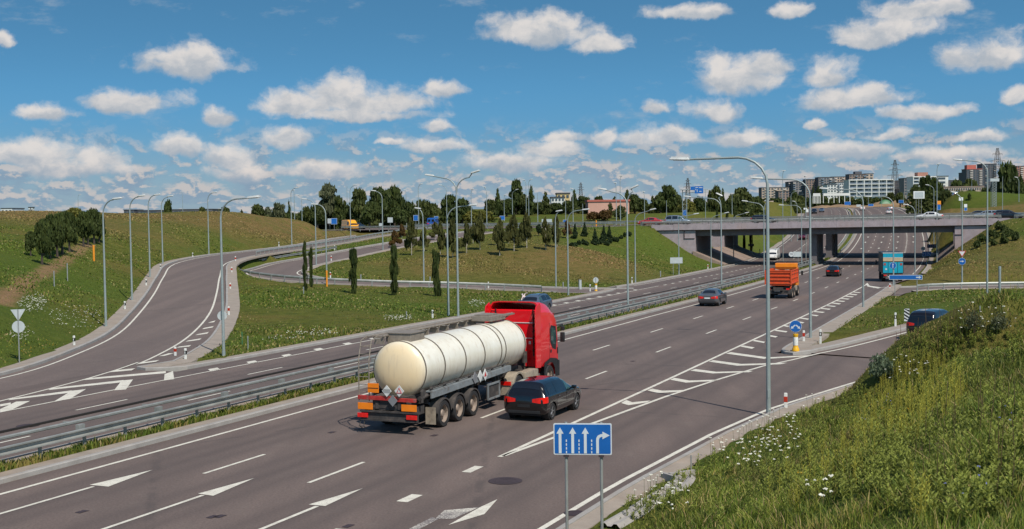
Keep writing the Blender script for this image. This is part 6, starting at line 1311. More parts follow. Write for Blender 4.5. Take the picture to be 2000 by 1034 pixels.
mb.tube([(-2.1, .95, .25), (-2.1, 1.15, .25)], .018, n=5); mb.build('hose_bracket', M['chassis'], TK)
# landing legs, spare box
for sg in (-1, 1): mb = MB(); mb.box((5.75, sg * .75, .75), (.14, .14, .9)); mb.box((5.75, sg * .75, .33), (.3, .25, .05)); mb.build('landing_leg', M['chassis'], TK)
# tractor
mb = MB()
for y in (-.42, .42): mb.box((9.0, y, .92), (5.2, .1, .26))
mb.box((8.4, 0, 1.18), (1.0, 1.1, .12)); mb.box((9.2, 0, .85), (1.6, .9, .5)); mb.box((10.0, .1, 1.35), (.5, 1.2, .6)); mb.tube([(9.5, -.6, 1.25), (9.5, -.6, 1.75)], .12, n=8); mb.build('tractor_frame', M['chassis'], TK)
for sg in (-1, 1):
    wheel(TK, (7.25, sg * 1.05, .5), .5, .42, sg, M['rim_dirty'], truck=True); wheel(TK, (10.95, sg * 1.08, .5), .5, .32, sg, M['rim_dirty'], truck=True)
    mb = MB(); n = 16; A1, A2 = [], []
    for k_ in range(n + 1):
        al = math.radians(-5 + 190 * k_ / n); A1.append((7.25 + .66 * math.cos(al), sg * .8, .52 + .62 * math.sin(al))); A2.append((7.25 + .66 * math.cos(al), sg * 1.27, .52 + .62 * math.sin(al)))
    mb.strip(A1, A2); mb.strip(A2, [(a_[0] + (7.25 - a_[0]) * .14, a_[1], a_[2] - .07) for a_ in A2]); mb.build('fender', M['mud'], TK, smooth=True)
    mb = MB(); mb.box((8.75, sg * 1.02, .72), (1.5, .5, .62), bev=.08); mb.build('fuel_tank', M['mud'], TK, smooth=True)
    mb = MB(); mb.box((6.5, sg * .95, .74), (.05, .5, .16)); mb.build('tail_lamp', M['lamp_red'], TK)
    mb = MB(); mb.box((6.53, sg * .95, .45), (.03, .5, .4)); mb.build('mud_flap', M['mud'], TK)
# cab: rounded box body with raked front and roof fairing
def cab_sec(x, hw, zb, zt, rad):
    o = []
    for k_ in range(7): al = math.radians(90 * k_ / 6); o.append((hw - rad + rad * math.cos(al), zt - rad + rad * math.sin(al)))
    half = [(hw * .96, zb), (hw, zb + .15), (hw, (zb + zt) / 2)] + o; return half
secs = []
for x, hw, zb, zt, rad in ((9.86, 1.17, 1.05, 3.52, .12), (9.9, 1.22, 1.03, 3.56, .14), (10.35, 1.235, 1.0, 3.56, .16), (11.0, 1.24, 1.0, 3.52, .2), (11.5, 1.24, .98, 3.40, .26), (11.85, 1.235, .98, 3.14, .3), (12.0, 1.22, .6, 2.7, .3), (12.12, 1.2, .45, 2.0, .26), (12.2, 1.17, .42, 1.45, .2), (12.24, 1.08, .45, 1.35, .2)):
    secs.append((x, cab_sec(x, hw, zb, zt, rad)))
vs = []; k0 = len(secs[0][1]); mm = 2 * k0
for x, s_ in secs: vs += [(x, y, z) for y, z in s_] + [(x, -y, z) for y, z in s_[::-1]]
fs = [(i * mm + j, i * mm + (j + 1) % mm, (i + 1) * mm + (j + 1) % mm, (i + 1) * mm + j) for i in range(len(secs) - 1) for j in range(mm)] + [tuple(range(mm)), tuple((len(secs) - 1) * mm + j for j in range(mm))]
mb = MB().add(vs, fs); mb.build('cab', M['cab_red'], TK, smooth=35.)
# roof fairing: shell rising behind the cab with side cheeks
mb = MB(); out = []; inn = []
prf = [(11.7, 3.35), (11.35, 3.6), (10.9, 3.78), (10.3, 3.9), (9.8, 3.93)]
for x, z in prf:
    w_ = 1.16; out.append([(x, -w_ - .04, 3.3), (x, -w_, z - .22), (x, -w_ + .13, z - .04), (x, -w_ + .4, z), (x, w_ - .4, z), (x, w_ - .13, z - .04), (x, w_, z - .22), (x, w_ + .04, 3.3)])
vs = [p for s_ in out for p in s_]; mb.add(vs, [(i * 8 + j, i * 8 + j + 1, (i + 1) * 8 + j + 1, (i + 1) * 8 + j) for i in range(4) for j in range(7)])
vs = [(p[0], p[1] * .955, p[2] - .05) for s_ in out for p in s_]; mb.add(vs, [(i * 8 + j, i * 8 + j + 1, (i + 1) * 8 + j + 1, (i + 1) * 8 + j) for i in range(4) for j in range(7)])
a_, b_ = out[-1], [(p[0], p[1] * .955, p[2] - .05) for p in out[-1]]; mb.strip(a_, b_); mb.build('roof_fairing', M['cab_red'], TK, smooth=35.)
for sg in (-1, 1):
    mb = MB(); mb.prism([(9.35, 1.05), (9.9, 1.0), (9.95, 3.7), (9.8, 3.86), (9.42, 3.72), (9.35, 3.5)], 'y', sg * 1.2 - .025, sg * 1.2 + .025); mb.build('side_fairing', M['cab_red'], TK)
    mb = MB()
    for k_ in range(7): z = 1.7 + .28 * k_; mb.tube([(9.84, sg * 1.15, z), (9.6, sg * 1.0, z + .14), (9.84, sg * .86, z + .05)], .022, n=5)
    mb.tube([(9.84, sg * .9, 1.5), (9.84, sg * .9, 3.6)], .03, n=6); mb.build('fairing_strut', M['black'], TK)
    # doors: window, handle, vent, mirrors, black front corner and wheel arch
    def sidepoly(nm, poly, mat, off=.008, par=TK): mb = MB(); y0 = 1.24 + off; mb.prism(poly, 'y', *sorted((sg * y0, sg * (y0 - .012)))); return mb.build(nm, mat, par)
    sidepoly('window_frame', [(11.02, 2.02), (11.30, 1.72), (11.72, 1.62), (11.83, 2.1), (11.72, 2.68), (11.12, 2.78), (10.98, 2.6)], M['plastic']); sidepoly('door_window', [(11.10, 2.1), (11.34, 1.9), (11.66, 1.88), (11.72, 2.12), (11.64, 2.58), (11.16, 2.68)], M['glass_green'], .014)
    sidepoly('door_seam', [(10.9, 1.12), (10.92, 1.12), (10.96, 2.9), (10.94, 2.9)], M['plastic'], .004); sidepoly('door_handle', [(11.02, 1.55), (11.16, 1.55), (11.16, 1.68), (11.02, 1.68)], M['plastic'], .02)
    mb = MB(); mb.box((12.02, sg * 1.02, 1.9), (.28, .42, 1.5), bev=.06); 
    sidepoly('wheel_arch', [(10.2, .62), (10.28, 1.18), (11.0, 1.32), (11.75, 1.22), (12.02, 1.1), (12.05, .42), (11.62, .42), (11.55, .8), (11.3, 1.06), (10.95, 1.13), (10.6, 1.05), (10.38, .75), (10.34, .5), (10.2, .5)], M['plastic'], .02)
    sidepoly('step', [(11.72, .40), (12.1, .40), (12.12, 1.1), (11.9, 1.12)], M['plastic'], .03); sidepoly('side_vent', [(11.9, 1.42), (12.0, 1.42), (12.0, 1.7), (11.9, 1.7)], M['plastic'], .012)
    mb = MB(); mb.box((12.14, sg * 1.42, 2.15), (.14, .2, .44), bev=.05); mb.box((12.14, sg * 1.42, 2.55), (.13, .19, .2), bev=.05); mb.tube([(12.0, sg * 1.2, 2.7), (12.15, sg * 1.45, 2.72)], .03, n=6); mb.tube([(12.0, sg * 1.2, 2.02), (12.15, sg * 1.45, 1.98)], .03, n=6); mb.build('mirror', M['plastic'], TK, smooth=True)
    mb = MB(); mb.box((12.2, sg * .8, .75), (.12, .45, .24), bev=.04); mb.build('head_lamp', M['lamp_clear'], TK)
mb = MB(); mb.prism([(11.2, 1.05)] if False else [(-1.05, 1.95), (1.05, 1.95), (1.0, 2.75), (-1.0, 2.75)], 'x', 12.0, 12.14); mb.build('windscreen', M['glass_dark'], TK)
mb = MB(); mb.box((9.85, 0, 2.3), (.04, 1.7, .03)); mb.box((9.85, 0, 2.98), (.03, 1.9, .035)); mb.box((9.86, -.72, 2.1), (.02, .1, .14), M['hazard_white']); mb.build('rear_panel_rib', M['red_bar'], TK)
mb = MB(); mb.box((12.2, 0, 1.2), (.1, 1.9, .5), bev=.04); mb.build('grille', M['plastic'], TK)
h = .3956; a = at_z(868.6, 834); rr = np.array([math.cos(h), -math.sin(h), 0]); q = a - rr * 1.26; put(TK, q[0], q[1], .0, h)

# ------------------------------------------------------------------ orange tipper lorry
DT = empty('tipper_lorry'); tag(DT, 'orange tipper lorry with ribbed load box, driving behind the tall lamp', 'lorry', 'vehicles in traffic')
M['tip_red'] = plain('tipper_red', (.60, .07, .012), .5, 0, .15, 4., dirt=((.35, .06, .02), 3.)); M['tip_orange'] = plain('cab_orange', (.85, .25, .008), .4, 0, .1, coat=.3)
mb = MB(); mb.box((2.1, 0, 1.35), (4.3, 2.2, .12)); 
for (c_, s_) in (((.02, 0, 2.05), (.08, 2.4, 1.36)), ((4.25, 0, 2.05), (.08, 2.4, 1.36)), ((2.1, -1.18, 2.05), (4.3, .07, 1.36)), ((2.1, 1.18, 2.05), (4.3, .07, 1.36))): mb.box(c_, s_)
mb.build('load_box', M['tip_red'], DT)
mb = MB()
for z in (1.48, 1.83, 2.18, 2.53, 2.7): mb.box((-.06, 0, z), (.09, 2.3, .12), bev=.02); 
for sg in (-1, 1):
    for z in (1.48, 1.95, 2.4, 2.7): mb.box((2.1, sg * 1.24, z), (4.2, .07, .1), bev=.02)
    for x in (-.03, 1.4, 2.8, 4.2): mb.box((x, sg * 1.22, 2.05), (.2, .12, 1.4), bev=.02)
mb.build('box_rib', M['tip_red'], DT)
mb = MB(); V2 = []
for i in range(11):
    for j in range(7): V2.append((.1 + .41 * i, -1.1 + .366 * j, 2.35 + .28 * math.sin(i * 1.1) * math.cos(j * 1.3) + .18 * math.exp(-((i - 7) ** 2 + (j - 3) ** 2) / 8)))
mb.add(V2, [(i * 7 + j, (i + 1) * 7 + j, (i + 1) * 7 + j + 1, i * 7 + j + 1) for i in range(10) for j in range(6)]); mb.build('load', M['paver_slope'], DT)
mb = MB(); mb.box((4.5, -.1, 3.05), (.9, 2.1, .42), bev=.05); mb.box((4.3, -.1, 2.75), (.2, 2.1, .2)); mb.build('cab_guard', M['tip_orange'], DT)
mb = MB(); mb.box((5.3, 0, 1.95), (1.5, 2.25, 1.9), taper=(.9, .92), bev=.1); mb.build('cab', M['tip_orange'], DT, smooth=True)
for sg in (-1, 1):
    mb = MB(); mb.box((5.45, sg * 1.1, 2.3), (.8, .03, .6)); mb.build('door_window', M['glass_dark'], DT)
    mb = MB(); mb.box((6.0, sg * 1.4, 2.2), (.1, .2, .45), bev=.03); mb.tube([(6.0, sg * 1.1, 2.3), (6.0, sg * 1.35, 2.3)], .02, n=5); mb.build('mirror', M['plastic'], DT)
    mb = MB(); mb.box((3.6, sg * 1.0, .85), (.9, .4, .5), bev=.06); mb.build('fuel_tank', M['mud'], DT)
    mb = MB(); mb.box((-.02, sg * .9, .95), (.05, .3, .14)); mb.build('tail_lamp', M['lamp_red'], DT)
    for x in (1.0, 2.3): wheel(DT, (x, sg * 1.0, .5), .5, .44, sg, M['rim_dirty'], truck=True)
    wheel(DT, (5.2, sg * 1.02, .5), .5, .3, sg, M['rim_dirty'], truck=True)
    mb = MB(); mb.prism([(.1, 1.0), (.6, 1.3), (.85, 1.3), (.35, .9)], 'y', sg * 1.1 - .05, sg * 1.1 + .05); mb.build('hinge_bracket', M['tip_red'], DT)
mb = MB(); mb.box((2.6, 0, .95), (5.6, .9, .3)); mb.box((.3, 0, .7), (.3, 2.1, .5)); mb.box((.0, 0, .55), (.08, 2.2, .1)); mb.build('chassis', M['chassis'], DT)
mb = MB(); mb.box((-.03, .1, .78), (.02, .52, .12)); mb.build('number_plate', M['hazard_white'], DT)
s, d = at_road(1544, 583); h = heading(s); p = P(s, d - 1.0) - np.array([math.sin(h), math.cos(h), 0]) * 1.0; put(DT, p[0], p[1], float(np.interp(s, RS, RZ)), h); DT.scale = (1, 1, 1)

# ------------------------------------------------------------------ teal box lorry
BT = empty('box_lorry'); tag(BT, 'box lorry with teal rear doors and dark side, turning off at the right', 'lorry', 'vehicles in traffic')
M['teal'] = plain('teal_panel', (.008, .33, .46), .4, 0, .06, 2., dirt=((.02, .26, .36), 2.)); M['box_side'] = plain('box_side_dark', (.03, .035, .04), .5, 0, .1); M['cream'] = plain('cream_stripe', (.52, .40, .25), .5)
mb = MB(); mb.box((3.2, 0, 2.3), (6.4, 2.46, 2.5), bev=.03); mb.build('cargo_box', M['box_side'], BT)
mb = MB(); mb.box((-.03, 0, 3.25), (.05, 2.3, .5)); mb.box((-.03, 0, 1.75), (.05, 2.3, 1.3)); dr = mb.build('rear_door', M['teal'], BT)
mb = MB(); mb.box((-.035, 0, 2.72), (.05, 2.3, .42)); mb.build('stripe', M['cream'], BT); mb = MB(); mb.box((-.055, 0, 2.96), (.03, 2.3, .05)); mb.box((-.055, 0, 3.52), (.05, 2.4, .08)); mb.build('door_bar', M['hazard_white'], BT)
mb = MB()
for y in (-.55, 0, .55): mb.tube([(-.07, y, 1.15), (-.07, y, 2.5)], .02, n=5)
mb.build('lock_rod', M['box_side'], BT)
for y, z, s_ in ((.95, 2.15, .26), (-.95, 2.15, .26), (.8, 1.55, .2)): mb = MB(); mb.box((-.07, y, z), (.02, s_, s_)); mb.build('decal', M['hazard_white'] if s_ < .25 else M['red_bar'], BT)
mb = MB(); mb.box((7.2, 0, 1.9), (1.7, 2.3, 2.0), taper=(.85, .94), bev=.1); mb.build('cab', M['box_side'], BT, smooth=True)
mb = MB(); mb.box((3.6, 0, .85), (7.2, .9, .3)); mb.box((.1, 0, .6), (.15, 2.2, .14)); mb.box((.2, 0, .95), (.4, 2.3, .2)); mb.build('chassis', M['chassis'], BT)
for sg in (-1, 1):
    mb = MB(); mb.box((-.01, sg * .9, .8), (.05, .34, .14)); mb.build('tail_lamp', M['lamp_red'], BT); wheel(BT, (1.6, sg * .98, .46), .46, .44, sg, M['rim_dirty'], truck=True); wheel(BT, (6.7, sg * 1.0, .46), .46, .28, sg, M['rim_dirty'], truck=True)
    mb = MB(); mb.box((7.8, sg * 1.42, 2.1), (.1, .22, .5), bev=.03); mb.tube([(7.8, sg * 1.1, 2.2), (7.8, sg * 1.35, 2.2)], .02, n=5); mb.build('mirror', M['plastic'], BT); mb = MB(); mb.box((7.3, sg * 1.13, 2.3), (.8, .03, .6)); mb.build('door_window', M['glass_dark'], BT)
mb = MB(); mb.box((-.02, .35, .62), (.02, .5, .12)); mb.build('number_plate', M['hazard_white'], BT)
s, d = at_road(1744, 551); h = heading(s) - .14; p = P(s, d); put(BT, p[0], p[1], float(np.interp(s, RS, RZ)), h)

# ------------------------------------------------------------------ passenger leaning out of the estate's window
def person(joints, radii, edges, name, label, loc, rz):
    me = bpy.data.meshes.new(name); me.from_pydata(joints, edges, []); o = bpy.data.objects.new(name, me); COL.objects.link(o)
    sk = o.modifiers.new('skin', 'SKIN'); 
    for v, r_ in zip(me.skin_vertices[0].data, radii): v.radius = (r_, r_)
    me.skin_vertices[0].data[0].use_root = True
    sb = o.modifiers.new('sub', 'SUBSURF'); sb.levels = 2; sb.render_levels = 2; o.location = loc; o.rotation_euler = (0, 0, rz); tag(o, label, 'person'); return o
M['skin'] = plain('skin', (.42, .23, .15), .6); M['shirt'] = plain('pale_shirt', (.62, .50, .50), .8); M['hair'] = plain('reddish_hair', (.30, .11, .05), .7)
# local car frame: x forward, y left; the passenger leans out on the car's right-hand side (image left)
J = [(2.05, -.62, .95), (2.05, -.80, 1.12), (2.06, -.98, 1.28), (2.07, -1.05, 1.36), (2.08, -1.08, 1.45), (2.09, -1.09, 1.52), (2.25, -.98, 1.26), (2.38, -1.04, 1.06), (2.5, -.96, .98), (1.88, -1.02, 1.30), (1.74, -.98, 1.48), (1.78, -.80, 1.56), (1.80, -.70, 1.56)]
RD = [.15, .16, .13, .055, .095, .085, .055, .042, .03, .055, .042, .03, .025]; ED_ = [(0, 1), (1, 2), (2, 3), (3, 4), (4, 5), (2, 6), (6, 7), (7, 8), (2, 9), (9, 10), (10, 11), (11, 12)]
pr = person(J, RD, ED_, 'person', 'passenger in a pale shirt leaning out of the blue-grey estate window', estate.location, estate.rotation_euler[2]); pr.data.materials.append(M['shirt'])

# ------------------------------------------------------------------ vegetation
def leaf_mat(name, lo, hi, trans=.42):
    m = bpy.data.materials.new(name); m.use_nodes = True; g = NG(m.node_tree); g.n.clear(); at = g.new('ShaderNodeAttribute', attribute_name='tone'); sp = g.new('ShaderNodeSeparateColor'); g.put(sp.inputs[0], at.outputs['Color'])
    c = g.mix(sp.outputs[0], (*lo, 1), (*hi, 1)); d = g.new('ShaderNodeBsdfPrincipled'); g.put(d.inputs['Base Color'], c); d.inputs['Roughness'].default_value = .65; d.inputs['Specular IOR Level'].default_value = .25
    t = g.new('ShaderNodeBsdfTranslucent'); g.put(t.inputs[0], c); mx = g.new('ShaderNodeMixShader'); mx.inputs[0].default_value = trans; g.l.new(d.outputs[0], mx.inputs[1]); g.l.new(t.outputs[0], mx.inputs[2]); o = g.new('ShaderNodeOutputMaterial'); g.l.new(mx.outputs[0], o.inputs[0]); return m
LM = {'dark': leaf_mat('leaf_dark', (.028, .045, .012), (.11, .14, .036)), 'mid': leaf_mat('leaf_mid', (.034, .05, .014), (.135, .155, .042)), 'pale': leaf_mat('leaf_pale', (.05, .065, .03), (.20, .21, .11)), 'birch': leaf_mat('leaf_birch', (.04, .05, .014), (.155, .15, .045)),
      'rust': leaf_mat('leaf_rust', (.06, .035, .01), (.17, .10, .03)), 'pine': leaf_mat('needle', (.012, .026, .010), (.055, .085, .030)), 'yellow': leaf_mat('leaf_yellowgreen', (.07, .08, .014), (.24, .22, .045)), 'poplar': leaf_mat('leaf_column', (.018, .032, .009), (.085, .11, .026)), 'silver': leaf_mat('leaf_silver', (.06, .09, .05), (.26, .32, .20))}
M['bark'] = plain('bark', (.06, .045, .035), .9, 0, .3, 8.); M['bark_white'] = plain('birch_bark', (.45, .40, .34), .8, 0, .2, 6., dirt=((.10, .08, .07), 9.))
def leaves(name, blobs, n, size, mat, seed=1, parent=None, fill=.55, up=.3):
    g = np.random.default_rng(seed); B = np.array(blobs, float); vol = (B[:, 3] * B[:, 4]) ** 1.0 * B[:, 3]; pr = vol / vol.sum(); k = g.choice(len(B), n, p=pr)
    d = g.normal(size=(n, 3)); d /= np.linalg.norm(d, axis=1)[:, None]; rr = fill + (1.08 - fill) * g.random(n) ** .6
    c = B[k, :3] + d * rr[:, None] * np.stack([B[k, 3], B[k, 3], B[k, 4]], 1)
    nrm = d * .5 + g.normal(size=(n, 3)) * .7 + np.array([0, 0, up]); nrm /= np.linalg.norm(nrm, axis=1)[:, None]; a = np.cross(nrm, g.normal(size=(n, 3))); a /= np.linalg.norm(a, axis=1)[:, None]; b = np.cross(nrm, a)
    s = size * (.6 + .8 * g.random(n))[:, None]; V_ = np.stack([c - a * s - b * s * .55, c + a * s - b * s * .55, c + a * s * .55 + b * s * .75, c - a * s * .75 + b * s * .6], 1).reshape(-1, 3)
    blob_t = g.random(len(B))[k] * .45; t = np.clip(blob_t + g.random(n) * .55, 0, 1); tone = np.repeat(t, 4); cols = np.stack([tone, tone, tone, np.ones_like(tone)], 1)
    o = big_mesh(name, V_, np.arange(n * 4).reshape(-1, 4), mat, cols, smooth=False); o.parent = parent; return o
def crown_blobs(kind, g):
    """unit crown: height 1 (foot of the trunk at 0), half width 1"""
    b = []
    if kind == 'round':
        b = [(0, 0, .58, .62, .30)]
        for i in range(16): a = g.random() * 6.28; z = .3 + .62 * g.random(); r = .75 * math.sin(min(1, (1.02 - z) / .45) * 1.45) * (.5 + .5 * g.random()); b.append((r * math.cos(a), r * math.sin(a), z, .22 + .16 * g.random(), .07 + .06 * g.random()))
    elif kind == 'tall':
        for i in range(20): z = .22 + .76 * (i / 19) ; w = (1 - abs(z - .5) ** 1.5 * 2.0) * .62; a = g.random() * 6.28; r = w * (.3 + .7 * g.random()); b.append((r * math.cos(a), r * math.sin(a), z, .26 + .14 * g.random(), .06 + .05 * g.random()))
    elif kind == 'spire':
        for i in range(22): z = .12 + .86 * (i / 21); w = (1.03 - z) * .82; a = g.random() * 6.28; r = w * (.2 + .6 * g.random()); b.append((r * math.cos(a), r * math.sin(a), z, .10 + .36 * (1.05 - z), .03 + .045 * (1.1 - z)))
    elif kind == 'birch':
        for i in range(17): z = .30 + .68 * (i / 16); w = math.sin(min(1, (1.03 - z) / .6) * 1.5) * .95; a = g.random() * 6.28; r = w * (.15 + .8 * g.random()); b.append((r * math.cos(a), r * math.sin(a), z, .14 + .34 * g.random() * w + .06, .04 + .045 * g.random()))
    elif kind == 'column':
        for i in range(24): z = .05 + .93 * (i / 23) + .02 * g.normal(); a = g.random() * 6.28; w = .75 * (.5 + .5 * g.random()); r = w * g.random(); b.append((r * math.cos(a), r * math.sin(a), z, .22 + .38 * g.random(), .022 + .022 * g.random()))
    elif kind == 'bush':
        for i in range(12): a = g.random() * 6.28; r = .7 * g.random(); b.append((r * math.cos(a), r * math.sin(a), .25 + .5 * (1 - r) * g.random() + .1, .3 + .2 * g.random(), .2 + .15 * g.random()))
    return b
TPROTO = {}
def tree_proto(kind, leaf, var, n, size, fill=.5):
    key = (kind, leaf, var, n)
    if key in TPROTO: return TPROTO[key]
    g = np.random.default_rng(abs(hash(kind)) % 1000 * 0 + var * 17 + len(kind)); B = crown_blobs(kind, g)
    cr = leaves('crown', B, n, size, LM[leaf], var + 5, None, fill); mb = MB()
    if kind != 'bush':
        lean = (.05 * g.normal(), .05 * g.normal()); top = .86 if kind not in ('round',) else .6; rt = {'birch': .045, 'column': .05, 'spire': .05, 'round': .09, 'tall': .07}[kind]
        mb.tube([(0, 0, -.06), (lean[0] * .3, lean[1] * .3, .3), (lean[0], lean[1], top)], [rt * 1.2, rt, rt * .25], n=7)
        for i in range(7):
            q = B[(i * 3 + 1) % len(B)]; z0 = max(.18, q[2] - .16); mb.tube([(lean[0] * z0, lean[1] * z0, z0), (q[0] * .8, q[1] * .8, q[2])], [rt * .4, rt * .12], n=5)
    else:
        for i in range(6): q = B[i]; mb.tube([(0, 0, -.1), (q[0] * .7, q[1] * .7, q[2])], [.03, .012], n=4)
    tr = mb.build('trunk' if kind != 'bush' else 'stem', M['bark_white'] if kind == 'birch' else M['bark'], None, smooth=True)
    TPROTO[key] = (cr.data, tr.data); 
    for o in (cr, tr): bpy.data.objects.remove(o)
    return TPROTO[key]
def tree(kind, leaf, base, h, hw, label, group, cat='tree', name='tree', n=900, size=.06, var=0, rz=None, fill=.5):
    cr, tr = tree_proto(kind, leaf, var, n, size, fill); r = empty(name, (base[0], base[1], base[2] - .05), rz if rz is not None else random.random() * 6.28); tag(r, label, cat, group)
    for nm, me in (('crown' if kind != 'bush' else 'foliage', cr), ('trunk' if kind != 'bush' else 'stem', tr)):
        o = bpy.data.objects.new(nm, me); COL.objects.link(o); o.parent = r; o.scale = (hw, hw, h)
    return r
def tree_px(kind, leaf, bx, by, ty, wpx, label, group, Y=None, **kw):
    q = hit(bx, by, 30) if Y is None else at_y(bx, by, Y)
    if Y is not None:
        q[2] = float(hz(q[0], q[1])); top = at_y(bx, ty, Y)[2]; h = max(1.2, top - q[2])
    else: h = (by - ty) * q[1] / F
    return tree(kind, leaf, q, h, wpx * .5 * q[1] / F, label, group, **kw)
# clump on the left hill
for i, (bx, by, ty, w_, lb) in enumerate([(82, 517, 428, 46, 'dark young tree nearest on the left hill path'), (98, 506, 420, 50, 'second dark tree of the left hill clump'), (112, 502, 415, 46, 'dark tree in the middle of the left hill clump'), (122, 498, 412, 50, 'dark tree at the heart of the left hill clump'), (136, 492, 415, 42, 'dark tree on the right side of the nearer clump'), (163, 482, 412, 40, 'slim dark tree of the farther clump by the orange tube'), (172, 479, 410, 36, 'middle tree of the farther clump by the orange tube'), (184, 477, 408, 38, 'tree of the farther clump just behind the orange tube'), (194, 474, 412, 36, 'rightmost tree of the clump on the left hill'), (150, 452, 405, 60, 'yellowish tree behind the gap of the left hill clump'), (60, 500, 452, 30, 'small low tree at the left edge of the clump')]):
    tree_px('round', 'dark' if i != 9 else 'yellow', bx, by, ty, w_, lb, 'clump of young trees on the left hill', n=2600, size=.055, var=i % 3, name='young_tree', fill=.35)
# columns of leaves in front of the loop
for i, (bx, by, ty, w_, lb) in enumerate([(597, 568, 480, 11, 'thin leafy column, left one of the close pair'), (608, 562, 488, 10, 'thin leafy column, right one of the close pair'), (691, 574, 490, 22, 'leafy column between the pair and the lamp, middle of the row'), (771, 577, 486, 21, 'leafy column fourth in the row before the loop rail'), (853, 579, 492, 21, 'leafy column nearest the two-armed lamp')]):
    tree_px('column', 'poplar', bx, by, ty, w_, lb, 'leafy columns in front of the loop ramp', n=800, size=.12, var=i, name='columnar_tree', fill=.1)
# birches and pines on the infield
BI = [(771, 485, 452, 22, 'rust', 'reddish little birch at the upper loop road'), (804, 499, 430, 25, 'birch', 'dense green birch beside the lamp with short arm'), (829, 491, 448, 22, 'birch', 'loose birch behind the infield lamp'), (860, 497, 438, 22, 'birch', 'birch left of the single-armed lamp'), (884.5, 504, 432, 26, 'birch', 'birch standing right behind the two-armed lamp'), (911.5, 495, 435, 20, 'birch', 'narrow dark birch right of the two-armed lamp'), (937.6, 488, 420, 28, 'birch', 'tall airy birch, second right of the two-armed lamp'), (976, 500, 432, 29, 'birch', 'broad birch nearest the road on the infield'), (1004, 491, 423, 26, 'birch', 'birch with a bare white trunk right of the broad one'), (1029, 485, 420, 27, 'birch', 'dark-crowned birch in the middle of the infield'), (1066, 489, 430, 23, 'birch', 'birch with long white trunk left of the mound lamp'), (1088, 484, 425, 25, 'birch', 'birch directly behind the mound lamp'),
      (994, 475, 440, 20, 'birch', 'small birch behind the white-trunked one'), (969, 479, 442, 18, 'birch', 'small birch behind the broad one'), (924, 476, 440, 18, 'birch', 'small birch in the back row near the green bank'), (1052, 461, 437, 14, 'pine', 'little round pine by the overpass road'), (850, 470, 436, 20, 'birch', 'back-row birch near the blue van'), (785, 470, 440, 18, 'rust', 'rusty little tree before the roundabout'), (1107, 466, 434, 18, 'rust', 'brown-tinged tree at the edge of the mound'), (1018, 468, 436, 18, 'birch', 'back-row birch left of the dark-crowned one')]
for i, (bx, by, ty, w_, lf, lb) in enumerate(BI): tree_px('birch' if lf != 'pine' else 'round', lf, bx, by, ty, w_, lb, 'young trees on the infield', n=1500, size=.10, var=i % 4, name='birch_tree' if lf != 'pine' else 'pine_tree', fill=.3)
for i, (bx, by, ty, w_, lb) in enumerate([(1123, 467, 437, 18, 'pine on the mound, left one of the front pair'), (1142, 462, 434, 18, 'pine on the mound, right one of the front pair'), (1162, 474, 446, 16, 'bushy pine on the mound beside the lamp foot row'), (1179, 470, 441, 18, 'pine behind the low shrubs on the mound'), (1190, 468, 440, 16, 'rightmost pine on the mound')]): tree_px('spire', 'pine', bx, by, ty, w_, lb, 'pines on the mound', n=1200, size=.08, var=i % 3, name='pine_tree')
def shrub_row(pts, w0, h0, leaf, group, lbs, name='low_pine_shrub'):
    for i, (bx, by) in enumerate(pts):
        q = hit(bx, by, 30); k = q[1] / F; tree('bush', leaf, q, h0 * k * (.8 + .4 * random.random()), w0 * k * .5 * (.8 + .5 * random.random()), lbs(i), group, 'shrub', name, n=420, size=.14, var=i % 3)
ordn = ['leftmost', 'second', 'third', 'fourth', 'fifth', 'sixth', 'seventh', 'eighth', 'ninth', 'tenth', 'eleventh', 'twelfth', 'thirteenth', 'fourteenth', 'fifteenth', 'sixteenth']
shrub_row([(1117, 482), (1124, 481), (1131, 479), (1139, 478), (1146, 480), (1158, 477), (1164, 479), (1171, 477), (1178, 475), (1186, 480), (1191, 475), (1199, 472), (1205, 473), (1213, 467), (1220, 463), (1228, 461)], 13, 9, 'pine', 'low dark shrubs on the mound', lambda i: 'low dark shrub on the mound, %s from the left' % ordn[i])
shrub_row([(1909, 484), (1918, 473), (1936, 462), (1950, 449), (1941, 480), (1946, 466), (1960, 453), (1961, 476), (1973, 461), (1984, 470), (1962, 465), (1930, 474)], 17, 14, 'dark', 'dark shrubs on the right embankment', lambda i: ['lowest left shrub on the right embankment', 'second shrub up the left row of the right embankment', 'third shrub up the left row of the right embankment', 'topmost shrub on the right embankment', 'bottom shrub of the middle row on the embankment', 'second shrub of the middle row on the embankment', 'top shrub of the middle row on the embankment', 'bottom shrub of the right row on the embankment', 'upper shrub of the right row on the embankment', 'rightmost shrub on the right embankment', 'shrub in the centre of the embankment group', 'small shrub between left and middle rows on the embankment'][i], 'shrub')
for i, (bx, by, ty) in enumerate([(1401, 433, 417), (1420, 433, 417), (1435, 433, 416), (1453, 433, 416), (1467, 433, 418)]): tree_px('column', 'poplar', bx, by, ty, 6, 'small dark column tree behind the bridge rail, %s of five' % ordn[i], 'little column trees behind the bridge', Y=262, n=260, size=.25, var=i % 2, name='columnar_tree')
